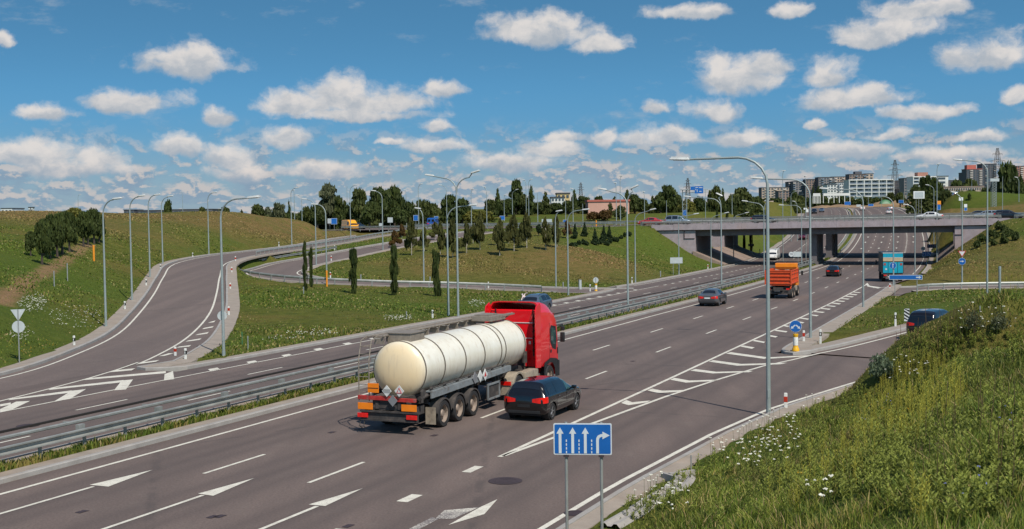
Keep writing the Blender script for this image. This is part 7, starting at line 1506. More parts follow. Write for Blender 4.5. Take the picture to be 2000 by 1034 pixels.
# trees in the background: (x, foot y, top y, width px, kind, leaf, distance)
BG = [(328, 414, 389, 20, 'round', 'dark', 330, 'lone round tree behind the left hill'), (395, 416, 405, 16, 'round', 'mid', 420, 'small tree on the left skyline near the faint lamp'), (440, 418, 404, 22, 'round', 'mid', 380, 'small tree on the left skyline behind the gore lamp'), (472, 419, 409, 14, 'spire', 'dark', 380, 'tiny pointed tree on the left skyline'), (503, 425, 400, 32, 'round', 'mid', 330, 'green tree at the right end of the left skyline'), (524, 425, 404, 20, 'round', 'pale', 330, 'pale bush beside the skyline tree'), (545, 428, 396, 30, 'round', 'pale', 320, 'pale leafy tree behind the brown ridge'), (565, 430, 393, 18, 'spire', 'dark', 320, 'pointed dark tree behind the brown ridge'),
      (600, 448, 404, 34, 'round', 'mid', 290, 'green tree left of the pale poplar'), (620, 448, 398, 36, 'round', 'mid', 285, 'green tree at the foot of the pale poplar'), (642, 446, 366, 50, 'tall', 'pale', 290, 'tall pale poplar behind the ramps'), (664, 446, 388, 30, 'tall', 'mid', 285, 'slim tree right of the pale poplar'), (676, 446, 400, 34, 'round', 'dark', 285, 'dark tree behind the pair of ramp-top poles'), (704, 447, 374, 46, 'tall', 'mid', 280, 'large green tree behind the yellow van'), (722, 447, 395, 40, 'round', 'dark', 275, 'dark tree right of the yellow van'), (745, 447, 366, 56, 'round', 'dark', 285, 'largest dark tree, left half of the big pair'), (770, 447, 365, 48, 'round', 'dark', 290, 'largest dark tree, right half of the big pair'), (778, 447, 405, 40, 'round', 'dark', 270, 'dark bush under the big pair of trees'),
      (800, 446, 393, 40, 'round', 'dark', 280, 'dark tree behind the roundabout'), (826, 446, 392, 44, 'round', 'mid', 285, 'green tree behind the blue round sign'), (848, 446, 398, 36, 'round', 'mid', 285, 'green tree behind the blue van'), (878, 444, 385, 38, 'tall', 'dark', 290, 'dark tree behind the two-armed lamp'), (903, 442, 389, 42, 'round', 'dark', 290, 'dark round tree right of the two-armed lamp'), (925, 440, 412, 40, 'round', 'yellow', 285, 'yellow-green low tree on the bank'), (945, 440, 411, 44, 'round', 'yellow', 290, 'yellow-green bush on the bank right of the lamp'),
      (958, 432, 390, 30, 'round', 'mid', 320, 'green tree left of the pointed spruce'), (973, 430, 370, 30, 'spire', 'dark', 320, 'pointed dark spruce left of the round tree'), (990, 430, 388, 32, 'round', 'dark', 320, 'dark tree between spruce and round tree'), (1008, 428, 356, 32, 'tall', 'dark', 330, 'tallest round tree left of the pair of lamps'), (1024, 428, 380, 26, 'round', 'mid', 330, 'green tree between the close pair of lamps'), (1038, 428, 365, 30, 'spire', 'dark', 325, 'pointed dark tree right of the pair of lamps'), (1052, 428, 395, 26, 'round', 'mid', 325, 'green bush left of the triangular tree'), (1066, 426, 376, 34, 'spire', 'mid', 330, 'triangular tree left of the yellow block'), (1088, 426, 396, 34, 'round', 'dark', 330, 'dark bush under the yellow block'), (1110, 426, 392, 30, 'round', 'mid', 330, 'green bush right of the yellow block'), (1122, 424, 372, 26, 'spire', 'dark', 345, 'pointed tree left of the pylon'), (1140, 424, 383, 30, 'round', 'dark', 345, 'dark tree at the pylon'),
      (1170, 390, 384, 24, 'round', 'dark', 520, 'tree top peeping over the left of the pink building'), (1200, 392, 385, 22, 'spire', 'dark', 520, 'tree top over the middle of the pink building'), (1192, 420, 398, 12, 'tall', 'dark', 300, 'little tree in front of the pink wall'), (1180, 432, 410, 40, 'bush', 'rust', 285, 'brown bush before the pink building'), (1160, 434, 413, 30, 'bush', 'rust', 285, 'reddish bush at the corner of the pink building'), (1212, 432, 404, 34, 'bush', 'mid', 290, 'green bush hiding the right part of the pink wall'), (1225, 425, 371, 30, 'spire', 'dark', 345, 'pointed dark tree right of the pink building'), (1240, 425, 380, 34, 'round', 'dark', 335, 'dark tree beside the pointed one'), (1255, 426, 388, 30, 'round', 'mid', 330, 'green tree before the thin lamp'), (1275, 426, 383, 26, 'spire', 'mid', 335, 'small pointed tree of the long row'), (1290, 426, 376, 34, 'round', 'dark', 335, 'dark tree left of the gantry'), (1306, 426, 366, 36, 'tall', 'dark', 335, 'tall dark tree just left of the gantry'), (1322, 426, 380, 30, 'round', 'mid', 335, 'green tree behind the gantry tower'), (1345, 424, 390, 34, 'round', 'yellow', 330, 'yellowish tree under the blue gantry board'), (1366, 424, 384, 34, 'round', 'dark', 335, 'dark tree right of the blue gantry board'), (1385, 424, 380, 28, 'spire', 'mid', 340, 'pointed tree second from the gantry board'), (1398, 422, 368, 30, 'tall', 'mid', 340, 'tall green tree left of the rounded one'), (1412, 422, 372, 28, 'spire', 'dark', 340, 'pointed dark tree left of the rounded one'), (1428, 420, 388, 34, 'round', 'mid', 340, 'low green tree before the rounded one'), (1452, 415, 368, 52, 'round', 'mid', 350, 'big rounded tree left of the beige flats'), (1438, 415, 376, 36, 'round', 'mid', 352, 'left shoulder of the rounded tree group'), (1478, 412, 385, 34, 'round', 'dark', 360, 'dark tree at the foot of the beige flats'), (1500, 408, 387, 34, 'round', 'dark', 380, 'dark bush before the beige flats'), (1522, 406, 385, 34, 'round', 'dark', 400, 'dark bush before the grey tower flats'), (1545, 405, 386, 30, 'round', 'mid', 420, 'green bush before the grey tower flats')]
lowr = [(1562 + 16.5 * i, 405 if i < 9 else 392, 383 + (i * 7 % 5), 24, 'round', 'dark' if i % 2 else 'mid', 620, 'low tree of the far hedge behind the main road, %s' % (ordn[i] + ' from the left')) for i in range(13)]
BG += lowr + [(1552, 398, 372, 16, 'round', 'dark', 640, 'dark tree between two grey blocks'), (1600, 396, 369, 16, 'tall', 'dark', 700, 'dark tree before the middle grey block'), (1588, 396, 366, 12, 'spire', 'dark', 700, 'small pointed tree before the grey block'), (1790, 388, 362, 30, 'round', 'mid', 420, 'green tree left of the two big ones by the billboard'), (1808, 388, 346, 34, 'round', 'dark', 430, 'big dark tree before the second white block'), (1828, 388, 350, 36, 'round', 'dark', 420, 'dark tree right of the mast before the white block'), (1850, 388, 370, 38, 'round', 'mid', 380, 'green tree at the left end of the school'), (1872, 388, 374, 34, 'round', 'dark', 370, 'dark tree below the school windows'), (1900, 388, 372, 38, 'round', 'dark', 370, 'dark tree before the right end of the school'), (1925, 388, 366, 34, 'round', 'mid', 365, 'green tree left of the lattice mast'), (1868, 362, 353, 30, 'round', 'dark', 900, 'tree above the school roof on the left'), (1895, 362, 351, 34, 'round', 'mid', 900, 'tree above the school roof on the right'), (1945, 386, 355, 34, 'round', 'dark', 355, 'dark tree at the lattice mast'), (1968, 386, 321, 54, 'round', 'dark', 350, 'largest dark tree at the far right'), (1990, 386, 345, 40, 'round', 'dark', 350, 'dark tree at the right edge'), (1758, 392, 376, 22, 'round', 'mid', 520, 'green bush right of the white flats'), (1740, 392, 377, 20, 'round', 'mid', 560, 'green bush at the foot of the white flats')]
for i, (bx, by, ty, w_, kd, lf, Y, lb) in enumerate(BG):
    w_ *= {'tall': 1.35, 'round': 1.15}.get(kd, 1.0)
    tree_px(kd, lf, bx, by, ty, w_, lb, 'background trees', Y=Y, n=1500 if w_ > 25 and Y < 400 else 800, size=.075 if Y < 400 else .11, var=i % 3, name={'spire': 'spruce_tree', 'bush': 'bush', 'tall': 'poplar_tree'}.get(kd, 'broadleaf_tree'), cat='bush' if kd == 'bush' else 'tree', fill=.45)
# undergrowth filling the foot of the tree lines
UG = MB(); ub = []
for x0, x1, y0, y1, Y, k_ in ((595, 800, 447, 425, 292, 40), (790, 960, 447, 420, 294, 34), (950, 1150, 432, 405, 330, 40), (1225, 1490, 426, 400, 342, 60), (1485, 1570, 408, 395, 430, 18), (1570, 1770, 396, 389, 640, 40), (1780, 2010, 390, 372, 385, 46), (480, 600, 430, 415, 330, 16)):
    for i in range(k_):
        px = x0 + (x1 - x0) * (i + random.random()) / k_; q = at_y(px, y0, Y + 12 * random.random()); z = float(hz(q[0], q[1])); t_z = at_y(px, y1 + 6 * random.random(), Y)[2]; hh_ = max(1.5, (t_z - z)); ub.append((q[0], q[1], z + hh_ * .4, (x1 - x0) / k_ * Y / F * 1.1 + .8, hh_ * .6))
ug = leaves('undergrowth', ub, 26000, .42, LM['mid'], 3, None, .5); tag(ug, 'dense green thicket filling the foot of the distant tree lines', 'thicket', kind='stuff')
# near shrubs on the foreground bank
q = hit(1722, 742, 20); tree('bush', 'silver', q, 52 * q[1] / F, 30 * q[1] / F, 'silvery green bush at the edge of the foreground bank above the exit ramp', None, 'bush', 'silver_bush', n=1500, size=.06, var=1)
for bx, by, ty, w_, lb in ((1905, 650, 604, 40, 'olive twiggy bush on the foreground bank, left one of the two'), (1955, 648, 606, 52, 'olive twiggy bush on the foreground bank, right one of the two')):
    q = hit(bx, by, 15); tree('bush', 'pale', q, (by - ty) * q[1] / F, w_ * .5 * q[1] / F, lb, 'twiggy bushes on the foreground bank', 'bush', 'twiggy_bush', n=800, size=.05, var=2)
q = hit(1893, 392, 250); tree('bush', 'dark', (q[0], q[1], float(hz(q[0], q[1]))), 1.9, .55, 'small dark bush standing alone on the right bank', None, 'bush', 'lone_bush', n=300, size=.12, var=0)

# ------------------------------------------------------------------ grass
def blade_mat():
    m = bpy.data.materials.new('grass_blade'); m.use_nodes = True; g = NG(m.node_tree); g.n.clear(); at = g.new('ShaderNodeAttribute', attribute_name='tone'); d = g.new('ShaderNodeBsdfPrincipled'); g.put(d.inputs['Base Color'], at.outputs['Color']); d.inputs['Roughness'].default_value = .6; d.inputs['Specular IOR Level'].default_value = .3
    t = g.new('ShaderNodeBsdfTranslucent'); g.put(t.inputs[0], at.outputs['Color']); mx = g.new('ShaderNodeMixShader'); mx.inputs[0].default_value = .35; g.l.new(d.outputs[0], mx.inputs[1]); g.l.new(t.outputs[0], mx.inputs[2]); o = g.new('ShaderNodeOutputMaterial'); g.l.new(mx.outputs[0], o.inputs[0]); return m
M['blade'] = blade_mat()
PAL = np.array([(.085, .122, .018), (.130, .160, .025), (.185, .195, .034), (.055, .085, .014), (.26, .21, .06), (.33, .25, .11), (.13, .18, .026)])
def pnoise(x, y, s, seed=0):
    r = np.random.default_rng(seed); o = np.zeros_like(x)
    for k in range(6): a = r.random() * 6.28; f = s * (.6 + r.random() * 1.2); o += np.sin((x * math.cos(a) + y * math.sin(a)) * f + r.random() * 6.28)
    return o / 6
def outside(x, y, m=.25):
    ok = np.ones(x.shape, bool)
    for pl, hw in CORR: e, _ = corridor(x, y, pl, hw); ok &= e > m
    ee = (x - EO[0]) * ED[0] + (y - EO[1]) * ED[1]; nn = (x - EO[0]) * ND[0] + (y - EO[1]) * ND[1]
    return ok & ~((np.abs(nn - 15) < 26) & ((ee < -34) | (ee > 17))) & ~((nn > -9) & (nn < 42) & (ee > -38) & (ee < 20))
def blades(name, x, y, hgt, wid, col, label, lean=.5, seed=4):
    g = np.random.default_rng(seed); n = len(x); z = hz(x, y) - .02; a = g.random(n) * 6.28; u = np.stack([np.cos(a), np.sin(a), np.zeros(n)], 1); l = g.random(n) * 6.28; L_ = np.stack([np.cos(l), np.sin(l), np.zeros(n)], 1) * (lean * g.random(n) * hgt)[:, None]
    b = np.stack([x, y, z], 1); w = wid[:, None]; m1 = b + L_ * .3 + np.array([0, 0, 1]) * (hgt * .55)[:, None]; tp = b + L_ + np.array([0, 0, 1]) * (hgt * (1 - .15 * g.random(n)))[:, None]
    V_ = np.stack([b - u * w, b + u * w, m1 + u * w * .8, m1 - u * w * .8, tp + u * w * .12, tp - u * w * .12], 1).reshape(-1, 3); i = np.arange(n)[:, None] * 6; Q_ = np.concatenate([i + np.array([[0, 1, 2, 3]]), i + np.array([[3, 2, 4, 5]])]).reshape(-1, 4)
    cc = np.repeat(np.c_[col, np.ones(n)], 6, axis=0).reshape(n, 6, 4); cc[:, 4:, :3] *= 1.15; return tag(big_mesh(name, V_, Q_, M['blade'], cc.reshape(-1, 4), smooth=False), label, 'grass', kind='stuff')
def colour(x, y, g, dryk=0.):
    n = len(x); p = pnoise(x, y, .9, 2) + .7 * pnoise(x, y, 3.2, 5); idx_ = np.clip(((p + .55) * 3.4 + g.normal(size=n) * 1.1), 0, 4).astype(int); idx_ = np.where(g.random(n) < .05 + dryk, 5, idx_); idx_ = np.where(g.random(n) < .1, 6, idx_); c = PAL[idx_]; D_ = np.clip(grid(DRY, x, y) * (.6 + .8 * g.random(n)), 0, 1)[:, None]; L2_ = np.clip(grid(LUSH, x, y) * (.5 + .7 * g.random(n)), 0, 1)[:, None]; c = c * (1 - D_) + np.array([(.30, .19, .08)]) * D_; c = c * (1 - L2_) + np.array([(.10, .175, .025)]) * L2_; return c * (.7 + .6 * g.random((n, 1)))
g = np.random.default_rng(21)
def sector(n, a0, a1, r0, r1, pw): # fan of points on the ground around the place where the photographer stood
    a = a0 + (a1 - a0) * g.random(n); r = (r0 ** pw + (r1 ** pw - r0 ** pw) * g.random(n)) ** (1 / pw); return r * np.sin(a), r * np.cos(a)
x, y = sector(330000, -.02, .62, 5.5, 62, .75); k_ = outside(x, y) & (x > -1.5); x, y = x[k_], y[k_]; r_ = np.hypot(x, y); cl = pnoise(x, y, 1.6, 9); hg = (.10 + .22 * np.clip(cl + .35, 0, 1.2)) * (.5 + g.random(len(x))) ; keep_ = g.random(len(x)) < np.clip(.55 + cl, .18, 1); x, y, r_, hg = x[keep_], y[keep_], r_[keep_], hg[keep_]
big_ = pnoise(x, y, .30, 33); bare = np.clip((big_ - .12) * 3.5, 0, 1) * (x > 6); hg = hg * (1 - .55 * bare)
fc = colour(x, y, g, .07) * 1.35; fc = fc * (1 - .6 * bare[:, None]) + np.array([(.20, .155, .065)]) * .6 * bare[:, None] * (.6 + .8 * g.random((len(x), 1))); fc *= (.72 + .5 * np.clip(pnoise(x, y, .8, 41) + .5, 0, 1))[:, None]
blades('foreground_grass', x, y, hg, np.clip(.0022 + r_ * .00032, .003, .02), fc, 'rough unmown grass of the foreground bank', .9)
x, y = sector(260000, -.47, .48, 50, 235, .9); k_ = outside(x, y, .1); x, y = x[k_], y[k_]; r_ = np.hypot(x, y); cl = pnoise(x, y, .35, 12); kk_ = (g.random(len(x)) < np.clip(.55 + cl * .9, .1, 1)) ; x, y, r_, cl = x[kk_], y[kk_], r_[kk_], cl[kk_]
blades('verge_grass', x, y, (.05 + .11 * np.clip(cl + .5, 0, 1.3)) * (.6 + .8 * g.random(len(x))), np.clip(r_ * .0006, .03, .12), colour(x, y, g, .06) * 1.18, 'short grass of the verges and slopes', .8)
s_ = np.concatenate([g.random(26000) * 85 - 32, g.random(14000) * 250 - 30]); d_ = -9.56 - 1.1 * g.random(40000); Pm_ = np.array([P(a, b) for a, b in zip(s_, d_)]); x, y = Pm_[:, 0], Pm_[:, 1]
blades('median_grass', x, y, .12 + .22 * g.random(len(x)), np.full(len(x), .02) + np.hypot(x, y) * .0002, colour(x, y, g) * 1.1, 'grass growing along the foot of the median rail', .6)
# tall yellow-green weeds: upright leafy stems
def weeds(name, pts, h0, h1, col, label, nleaf=12, lw=.012, ll=.09):
    V_, C_ = [], []; 
    for (x, y) in pts:
        z = float(hz(x, y)); h = h0 + (h1 - h0) * random.random(); lx, ly = (random.random() - .5) * .2 * h, (random.random() - .5) * .2 * h; c = np.array(col) * (.7 + .6 * random.random())
        w = .004 + .00015 * math.hypot(x, y); b = np.array([x, y, z]); t = b + [lx, ly, h]; V_ += [b - [w, 0, 0], b + [w, 0, 0], t + [w * .5, 0, 0], t - [w * .5, 0, 0]]; C_ += [c * .8] * 4
        for i in range(nleaf):
            f = .15 + .85 * i / nleaf; a = i * 2.4 + random.random(); q = b + (t - b) * f; d = np.array([math.cos(a), math.sin(a), .5 + .5 * random.random()]) * ll * (1.15 - .5 * f); s = np.array([-math.sin(a), math.cos(a), 0]) * lw; cc = c * (.8 + .5 * f); V_ += [q - s * .4, q + s * .4, q + d * .6 + s, q + d]; C_ += [cc] * 4
    V_ = np.array(V_); C_ = np.c_[np.array(C_), np.ones(len(C_))]; return tag(big_mesh(name, V_, np.arange(len(V_)).reshape(-1, 4), M['blade'], C_, smooth=False), label, 'weeds', kind='stuff')
def around(px, py, rpx, n, y0=8.):
    o = []
    for i in range(n):
        a = random.random() * 6.28; r = math.sqrt(random.random()); q = hit(px + rpx[0] * r * math.cos(a), py + rpx[1] * r * math.sin(a), y0)
        if outside(np.array([q[0]]), np.array([q[1]]), .1)[0]: o.append((q[0], q[1]))
    return o
weeds('tall_weeds', around(1800, 770, (90, 60), 260) + around(1740, 830, (70, 50), 110) + around(1650, 900, (60, 60), 60) + around(1560, 960, (60, 60), 30) + around(1800, 1010, (25, 30), 14) + around(1960, 560, (80, 18), 90), .35, .75, (.34, .32, .05), 'tall yellow-green leafy weeds standing in clumps', 14)
weeds('meadow_herbs', around(1620, 870, (160, 120), 800) + around(1850, 880, (180, 150), 800) + around(1420, 960, (160, 70), 240) + around(1880, 680, (130, 50), 240) + around(1250, 985, (60, 35), 80), .15, .42, (.22, .25, .05), 'broad-leaved meadow herbs among the grass', 10, .03, .10)
weeds('dry_stalks', around(1640, 700, (60, 60), 20) + around(1800, 650, (120, 40), 50) + around(1900, 900, (120, 120), 30), .5, .95, (.12, .085, .045), 'thin dry brown stalks rising from the grass', 4, .004, .06)
def umbels(name, pts, r0, r1, h0, h1, col, label, flat=True):
    V_, C_ = [], []
    for (x, y) in pts:
        z = float(hz(x, y)); h = h0 + (h1 - h0) * random.random(); r = r0 + (r1 - r0) * random.random(); b = np.array([x, y, z]); t = b + [(random.random() - .5) * .15, (random.random() - .5) * .15, h]; w = .004
        V_ += [b - [w, 0, 0], b + [w, 0, 0], t + [w, 0, 0], t - [w, 0, 0]]; C_ += [np.array((.07, .10, .025))] * 4
        for i in range(9):
            a = random.random() * 6.28; rr = r * math.sqrt(random.random()); c = t + [rr * math.cos(a), rr * math.sin(a), .02 * random.random() - rr * .15]; s = r * (.34 + .2 * random.random()); tl = (random.random() - .5) * .6; cc = np.array(col) * (.8 + .25 * random.random())
            k2 = .25 + .5 * random.random(); V_ += [c + [-s, 0, -s * tl], c + [0, -s, -s * k2], c + [s, 0, s * tl], c + [0, s, s * k2]]; C_ += [cc] * 4
    V_ = np.array(V_); C_ = np.c_[np.array(C_), np.ones(len(C_))]; return tag(big_mesh(name, V_, np.arange(len(V_)).reshape(-1, 4), M['blade'], C_, smooth=False), label, 'wildflowers', kind='stuff')
WH = (.85, .84, .74)
umbels('white_umbel_flowers', around(1475, 880, (95, 60), 170) + around(1300, 1005, (60, 30), 34) + around(1270, 965, (30, 18), 12) + around(1760, 745, (60, 28), 24) + around(1600, 690, (90, 30), 10) + around(1930, 650, (70, 26), 24) + around(1560, 800, (80, 30), 16) + around(1600, 1010, (30, 20), 8), .02, .045, .38, .70, WH, 'white umbel flowers dotting the foreground grass')
umbels('roadside_white_flowers', around(62, 600, (28, 16), 130, 40) + around(145, 625, (60, 22), 110, 40) + around(45, 660, (24, 14), 50, 40) + around(610, 657, (50, 5), 70, 50) + around(780, 627, (30, 4), 80, 50) + around(930, 597, (16, 6), 60, 50) + around(560, 668, (60, 4), 30, 50) + around(75, 590, (16, 12), 50, 40), .02, .045, .15, .4, WH, 'patches of small white flowers on the far verges')
umbels('yellow_flowers', around(1555, 945, (14, 6), 6) + around(70, 690, (60, 20), 60, 40) + around(1720, 800, (60, 30), 14) + around(180, 680, (30, 8), 30, 40) + around(500, 590, (60, 20), 60, 50), .012, .025, .15, .3, (.75, .45, .03), 'small yellow flowers in the grass')
umbels('blue_flowers', around(1965, 850, (12, 30), 4) + around(1730, 800, (20, 10), 7) + around(1675, 840, (15, 10), 5) + around(1880, 985, (60, 30), 5), .012, .022, .25, .4, (.22, .25, .62), 'pale blue chicory flowers in the foreground grass')
umbels('pink_clover', around(1850, 905, (50, 18), 40), .006, .012, .15, .28, (.42, .26, .22), 'faded pink clover heads in the foreground grass')

# ------------------------------------------------------------------ town on the skyline
def wall_mat(nm, c): return plain(nm, c, .8, 0, .1, .15, dirt=(tuple(k * .75 for k in c), .4))
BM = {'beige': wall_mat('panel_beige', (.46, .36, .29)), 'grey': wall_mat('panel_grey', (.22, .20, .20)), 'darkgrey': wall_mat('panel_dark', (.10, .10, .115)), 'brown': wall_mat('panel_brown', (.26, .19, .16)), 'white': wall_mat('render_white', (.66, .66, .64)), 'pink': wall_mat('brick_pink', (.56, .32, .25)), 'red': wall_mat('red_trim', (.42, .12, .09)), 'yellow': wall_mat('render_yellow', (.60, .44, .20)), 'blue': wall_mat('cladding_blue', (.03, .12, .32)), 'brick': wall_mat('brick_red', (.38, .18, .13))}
M['win'] = plain('far_window', (.06, .08, .10), .2, 0, .3, .5); M['balcony'] = plain('balcony_panel', (.16, .20, .25), .6, 0, .3, .3); M['balcony_light'] = plain('balcony_light', (.55, .50, .46), .7, 0, .2, .3); M['roofdark'] = plain('flat_roof', (.06, .06, .065), .9)
def block(px0, px1, ty, by, Y, mat, label, depth=14., rz=0., floors=5, cols=8, trim=None, bal=None, roofbox=None, name='apartment_block', maxwin=80, side=None, group='blocks of flats on the skyline', cat='building'):
    a, b = at_y(px0, by, Y), at_y(px1, by, Y); zt = at_y((px0 + px1) / 2, ty, Y)[2]; zb = at_y((px0 + px1) / 2, by, Y)[2]; cx, cy = (a[0] + b[0]) / 2, Y; W_ = (b[0] - a[0]); gz = min(float(hz(cx, cy)), zb); Hh = zt - zb
    r = empty(name, (cx, cy, zb), rz); tag(r, label, cat, group); mb = MB(); mb.box((0, depth / 2, (Hh + gz - zb) / 2), (W_, depth, Hh - (gz - zb))); mb.build('wall', BM[mat], r)
    mb = MB(); mb.box((0, depth / 2, Hh + .25), (W_ + .5, depth + .5, .5)); mb.build('roof', M['roofdark'] if not trim else BM[trim], r)
    if roofbox: mb = MB(); mb.box((roofbox[0] * W_, depth / 2, Hh + roofbox[2] / 2 + .5), (roofbox[1] * W_, depth * .5, roofbox[2])); mb.build('roof_house', BM[roofbox[3]], r)
    fh = Hh / floors; cw = W_ / cols; k = 0; ww = MB(); ww.box((0, 0, 0), (cw * .55, .25, fh * .5)); me = None; rest = MB()
    for i in range(floors):
        for j in range(cols):
            c = (-W_ / 2 + cw * (j + .5), -.06, fh * (i + .52))
            if bal and (j % 3 == bal[1]):
                bb = MB(); bb.box((c[0], -.6, c[2] - fh * .2), (cw * .9, 1.1, fh * .42)); bb.build('balcony', M[bal[0]] if (i * 3 + j * 5) % 4 else M['balcony_light'], r)
            if k < maxwin:
                if me is None: o = ww.build('window', M['win'], r); me = o.data
                else: o = bpy.data.objects.new('window', me); COL.objects.link(o); o.parent = r
                o.location = c; k += 1
            elif maxwin: rest.box(c, (cw * .55, .25, fh * .5))
    if rest.v: tag(rest.build('window', M['win'], r), kind='stuff')
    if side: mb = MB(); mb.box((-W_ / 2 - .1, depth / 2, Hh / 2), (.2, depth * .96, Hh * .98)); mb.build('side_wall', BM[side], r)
    return r
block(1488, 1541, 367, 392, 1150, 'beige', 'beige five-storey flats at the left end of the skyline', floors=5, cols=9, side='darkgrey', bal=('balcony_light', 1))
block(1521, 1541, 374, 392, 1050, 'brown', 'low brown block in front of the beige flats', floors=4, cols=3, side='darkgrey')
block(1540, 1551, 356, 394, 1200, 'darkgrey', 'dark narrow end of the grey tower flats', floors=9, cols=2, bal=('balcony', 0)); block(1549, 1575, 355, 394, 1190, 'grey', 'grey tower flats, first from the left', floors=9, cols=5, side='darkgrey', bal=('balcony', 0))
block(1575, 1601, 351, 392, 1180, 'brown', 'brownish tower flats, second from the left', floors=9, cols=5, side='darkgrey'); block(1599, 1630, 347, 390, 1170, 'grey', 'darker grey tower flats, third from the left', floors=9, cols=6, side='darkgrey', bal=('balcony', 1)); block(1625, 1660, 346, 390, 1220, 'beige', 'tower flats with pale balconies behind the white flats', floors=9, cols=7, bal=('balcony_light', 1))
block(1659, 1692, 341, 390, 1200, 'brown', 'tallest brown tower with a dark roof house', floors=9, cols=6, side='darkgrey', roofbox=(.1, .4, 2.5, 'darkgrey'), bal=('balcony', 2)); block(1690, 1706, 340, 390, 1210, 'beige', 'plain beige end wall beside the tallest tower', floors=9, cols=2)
block(1616, 1634, 361, 386, 950, 'white', 'small white modern block at the left of the white flats', floors=5, cols=3); block(1633, 1659, 357, 386, 960, 'white', 'modern block with blue glass front', floors=5, cols=7, bal=('balcony', 1)); 
def framed(px0, px1, ty, by, Y, floors, cols, label, rb=None):
    r = block(px0, px1, ty, by, Y, 'white', label, floors=floors, cols=cols, roofbox=rb, trim='white'); W_ = (px1 - px0) * Y / F; Hh = (by - ty) * Y / F
    for i in range(cols + 1): mb = MB(); mb.box((-W_ / 2 + W_ * i / cols, -.7, Hh / 2), (.5, 1.2, Hh)); mb.build('frame_pillar', BM['white'], r)
    for i in range(1, floors + 1): mb = MB(); mb.box((0, -.7, Hh * i / floors), (W_, 1.25, .45)); mb.build('balcony_slab', BM['white'], r)
    for i in range(floors): mb = MB(); mb.box((0, -1.1, Hh * (i + .22) / floors), (W_ * .98, .08, Hh / floors * .36)); mb.build('balustrade', M['balcony'], r)
    return r
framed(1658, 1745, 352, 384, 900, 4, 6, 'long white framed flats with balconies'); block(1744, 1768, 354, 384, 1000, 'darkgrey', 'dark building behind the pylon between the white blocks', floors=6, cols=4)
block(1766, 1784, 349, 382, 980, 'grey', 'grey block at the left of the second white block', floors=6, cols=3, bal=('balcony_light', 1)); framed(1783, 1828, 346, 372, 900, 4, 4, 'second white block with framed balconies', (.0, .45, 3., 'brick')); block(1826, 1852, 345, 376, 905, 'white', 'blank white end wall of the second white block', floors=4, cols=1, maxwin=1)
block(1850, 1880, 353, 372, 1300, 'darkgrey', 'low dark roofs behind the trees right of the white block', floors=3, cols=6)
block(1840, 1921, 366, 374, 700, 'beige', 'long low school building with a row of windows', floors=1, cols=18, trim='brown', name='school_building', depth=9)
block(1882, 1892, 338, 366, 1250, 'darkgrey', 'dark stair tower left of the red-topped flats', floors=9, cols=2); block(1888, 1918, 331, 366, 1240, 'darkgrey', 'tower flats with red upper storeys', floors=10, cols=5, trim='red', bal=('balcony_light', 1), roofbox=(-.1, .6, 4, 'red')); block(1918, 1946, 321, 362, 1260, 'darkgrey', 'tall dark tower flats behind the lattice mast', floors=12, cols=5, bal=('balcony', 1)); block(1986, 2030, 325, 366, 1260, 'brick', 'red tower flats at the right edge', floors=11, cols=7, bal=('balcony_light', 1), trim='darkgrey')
block(1149, 1229, 394, 420, 330, 'pink', 'long pink building with a red parapet', floors=1, cols=1, maxwin=0, trim='red', name='pink_building', depth=12, group=None); block(1077, 1103, 387, 402, 480, 'white', 'white wing with a dark window band beside the yellow block', floors=2, cols=4, name='office_building', group=None); block(1088, 1113, 379, 400, 500, 'yellow', 'yellow block above the tree line', floors=2, cols=3, name='office_building', group=None)
block(1008, 1028, 384, 410, 450, 'beige', 'beige building half hidden by the tallest round tree', floors=4, cols=3, name='office_building', group=None)
for px0, px1, ty, by, m_, lb in ((2, 24, 408, 420, 'white', 'white industrial hall at the left horizon'), (24, 32, 418, 424, 'blue', 'first blue end of the low sheds at the left horizon'), (32, 42, 418.5, 424, 'white', 'pale low shed between two blue ends'), (42, 48, 418, 424, 'blue', 'second blue end of the low sheds'), (48, 58, 418.5, 424, 'white', 'pale low shed right of the second blue end'), (58, 65, 418, 424, 'blue', 'third blue end of the low sheds'), (56, 59, 406, 420, 'white', 'slim white silo, left one'), (61, 64, 406, 420, 'white', 'slim white silo, right one'), (242, 262, 411, 418, 'darkgrey', 'dark low roof on the skyline behind the left hill'), (270, 330, 412, 418, 'darkgrey', 'long dark roof on the skyline behind the left hill'), (335, 415, 410, 419, 'darkgrey', 'longest dark roof on the skyline behind the left hill')):
    block(px0, px1, ty, by, 800, m_, lb, floors=1, cols=3, maxwin=3, name='industrial_hall' if 'silo' not in lb else 'silo', group='far buildings on the left horizon', depth=20 if 'silo' not in lb else 3)
for px0, px1, ty, by, Y, lb in ((1588, 1602, 378, 384, 600, 'short white wall behind the far road'), (1608, 1660, 378, 383, 600, 'long white wall behind the far road')):
    a, b = at_y(px0, by, Y), at_y(px1, by, Y); mb = MB(); mb.box(((a[0] + b[0]) / 2, Y, (at_y(px0, ty, Y)[2] + a[2]) / 2), (b[0] - a[0], .5, (by - ty) * Y / F)); 
    for i in range(6): mb.box((a[0] + (b[0] - a[0]) * i / 5, Y, a[2] - 1.5), (.3, .3, 4))
    tag(mb.build('noise_wall', BM['white']), lb, 'wall')
M['pylon'] = plain('pylon_steel', (.10, .085, .08), .7, .2)
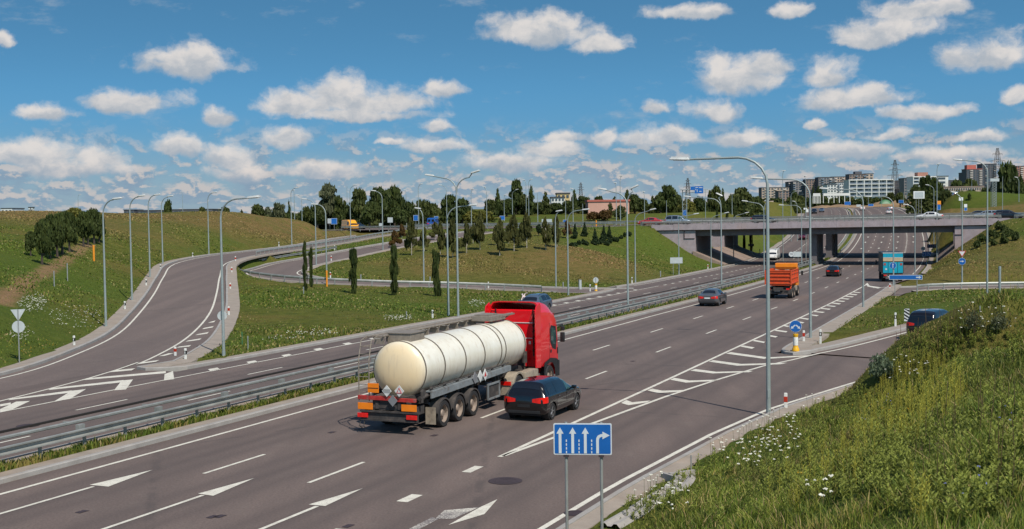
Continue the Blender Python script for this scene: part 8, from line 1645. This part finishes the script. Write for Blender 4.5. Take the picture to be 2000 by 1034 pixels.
def pylon(px, ty, by, Y, label, arms=3):
    q = at_y(px, by, Y); Hh = (by - ty) * Y / F; r = empty('power_pylon', tuple(q)); tag(r, label, 'pylon', 'power pylons'); mb = MB(); w = Hh * .09; lv = np.linspace(0, 1, 10); W2 = lambda f: w * (1 - f) ** .8 + .35; t = max(.14, Y / F * .45)
    for sx in (-1, 1):
        for sy in (-1, 1): mb.tube([(sx * W2(f), sy * W2(f), Hh * f) for f in lv], t * .8, n=4)
    for i in range(9):
        a, b = W2(lv[i]), W2(lv[i + 1]); z0, z1 = Hh * lv[i], Hh * lv[i + 1]
        for sy in (-1, 1): mb.tube([(-a, sy * a, z0), (b, sy * b, z1)], t * .4, n=4); mb.tube([(a, sy * a, z0), (-b, sy * b, z1)], t * .4, n=4); mb.tube([(-a, sy * a, z0), (a, sy * a, z0)], t * .4, n=4)
    mb.build('lattice_tower', M['pylon'], r)
    for f in ([.60, .74, .88] if arms == 3 else [.8]):
        mb = MB(); L_ = Hh * (.19 if f < .7 else .155 if f < .8 else .10); z = Hh * f
        for sx in (-1, 1): mb.tube([(0, 0, z + Hh * .03), (sx * L_, 0, z)], t * .5, n=4); mb.tube([(0, 0, z - .2), (sx * L_, 0, z)], t * .5, n=4); mb.tube([(sx * L_, 0, z), (sx * L_, 0, z - Hh * .03)], t * .35, n=4)
        mb.build('cross_arm', M['pylon'], r)
    return r
pylon(1748, 313, 388, 700, 'dark lattice pylon right of the white framed flats'); pylon(1948, 290, 386, 620, 'taller lattice pylon before the dark tower flats'); pylon(1134.5, 357, 392, 900, 'faint far pylon right of the yellow block'); pylon(1343.5, 348, 392, 900, 'faint far pylon behind the blue gantry board')
q = at_y(1941, 352, 290); r = empty('lattice_mast', (q[0], 290, float(hz(q[0], 290)))); tag(r, 'slim lattice mast with a box at its top by the largest dark tree', 'mast'); Ht = q[2] - r.location.z; mb = MB()
for sx in (-.45, .45): 
    for sy in (-.45, .45): mb.tube([(sx, sy, -1), (sx, sy, Ht)], .07, n=4)
for i in range(12): z = Ht * i / 12; mb.tube([(-.45, -.45, z), (.45, -.45, z + Ht / 12)], .05, n=4); mb.tube([(.45, -.45, z), (-.45, -.45, z + Ht / 12)], .05, n=4)
mb.build('lattice_tower', M['lamp_pole'], r); mb = MB(); mb.box((0, 0, Ht), (2.1, 1.2, .7)); mb.build('sign_box', M['sign_back'], r)
# dirt heaps behind the far crest
def heap(px, py, w, h, Y, lb):
    q = at_y(px, py, Y); n = 26; vs = []; 
    for i in range(n):
        for j in range(9):
            u, v = i / (n - 1) * 2 - 1, j / 8 * 2 - 1; e = max(0, 1 - u * u) * max(0, 1 - v * v); vs.append((q[0] + u * w, q[1] + v * w * .4, q[2] - 2.5 + (h + 2.5) * e ** .6 * (1 + .12 * math.sin(i * 1.3 + j)) if e > 0 else q[2] - 3))
    o = MB().add(vs, [(i * 9 + j, i * 9 + j + 1, (i + 1) * 9 + j + 1, (i + 1) * 9 + j) for i in range(n - 1) for j in range(8)]).build('dirt_heap', M['dirt'], None, smooth=60.); return tag(o, lb, 'dirt heap', 'dirt heaps behind the far road')
M['dirt'] = plain('orange_dirt', (.24, .155, .085), .95, 0, .25, .3)
heap(1745, 405, 17, 2.6, 560, 'orange dirt heap right of the white cars'); heap(1775, 400, 12, 2.0, 560, 'orange dirt heap below the billboard'); heap(1640, 406, 22, 1.2, 560, 'low orange dirt heap left of the far median')
q = at_y(1729, 395, 545); mb = MB(); V3 = []
for i in range(12):
    for j in range(6): u, v = i / 11 * 2 - 1, j / 5 * 2 - 1; V3.append((q[0] + u * 2.6, q[1] + v * 1.5, q[2] - .8 + 1.9 * max(0, (1 - u * u) * (1 - v * v)) ** .5))
tag(mb.add(V3, [(i * 6 + j, i * 6 + j + 1, (i + 1) * 6 + j + 1, (i + 1) * 6 + j) for i in range(11) for j in range(5)]).build('covered_pile', M['green_post'], None, smooth=60.), 'pile under a dark green cover between the dirt heaps', 'covered pile')
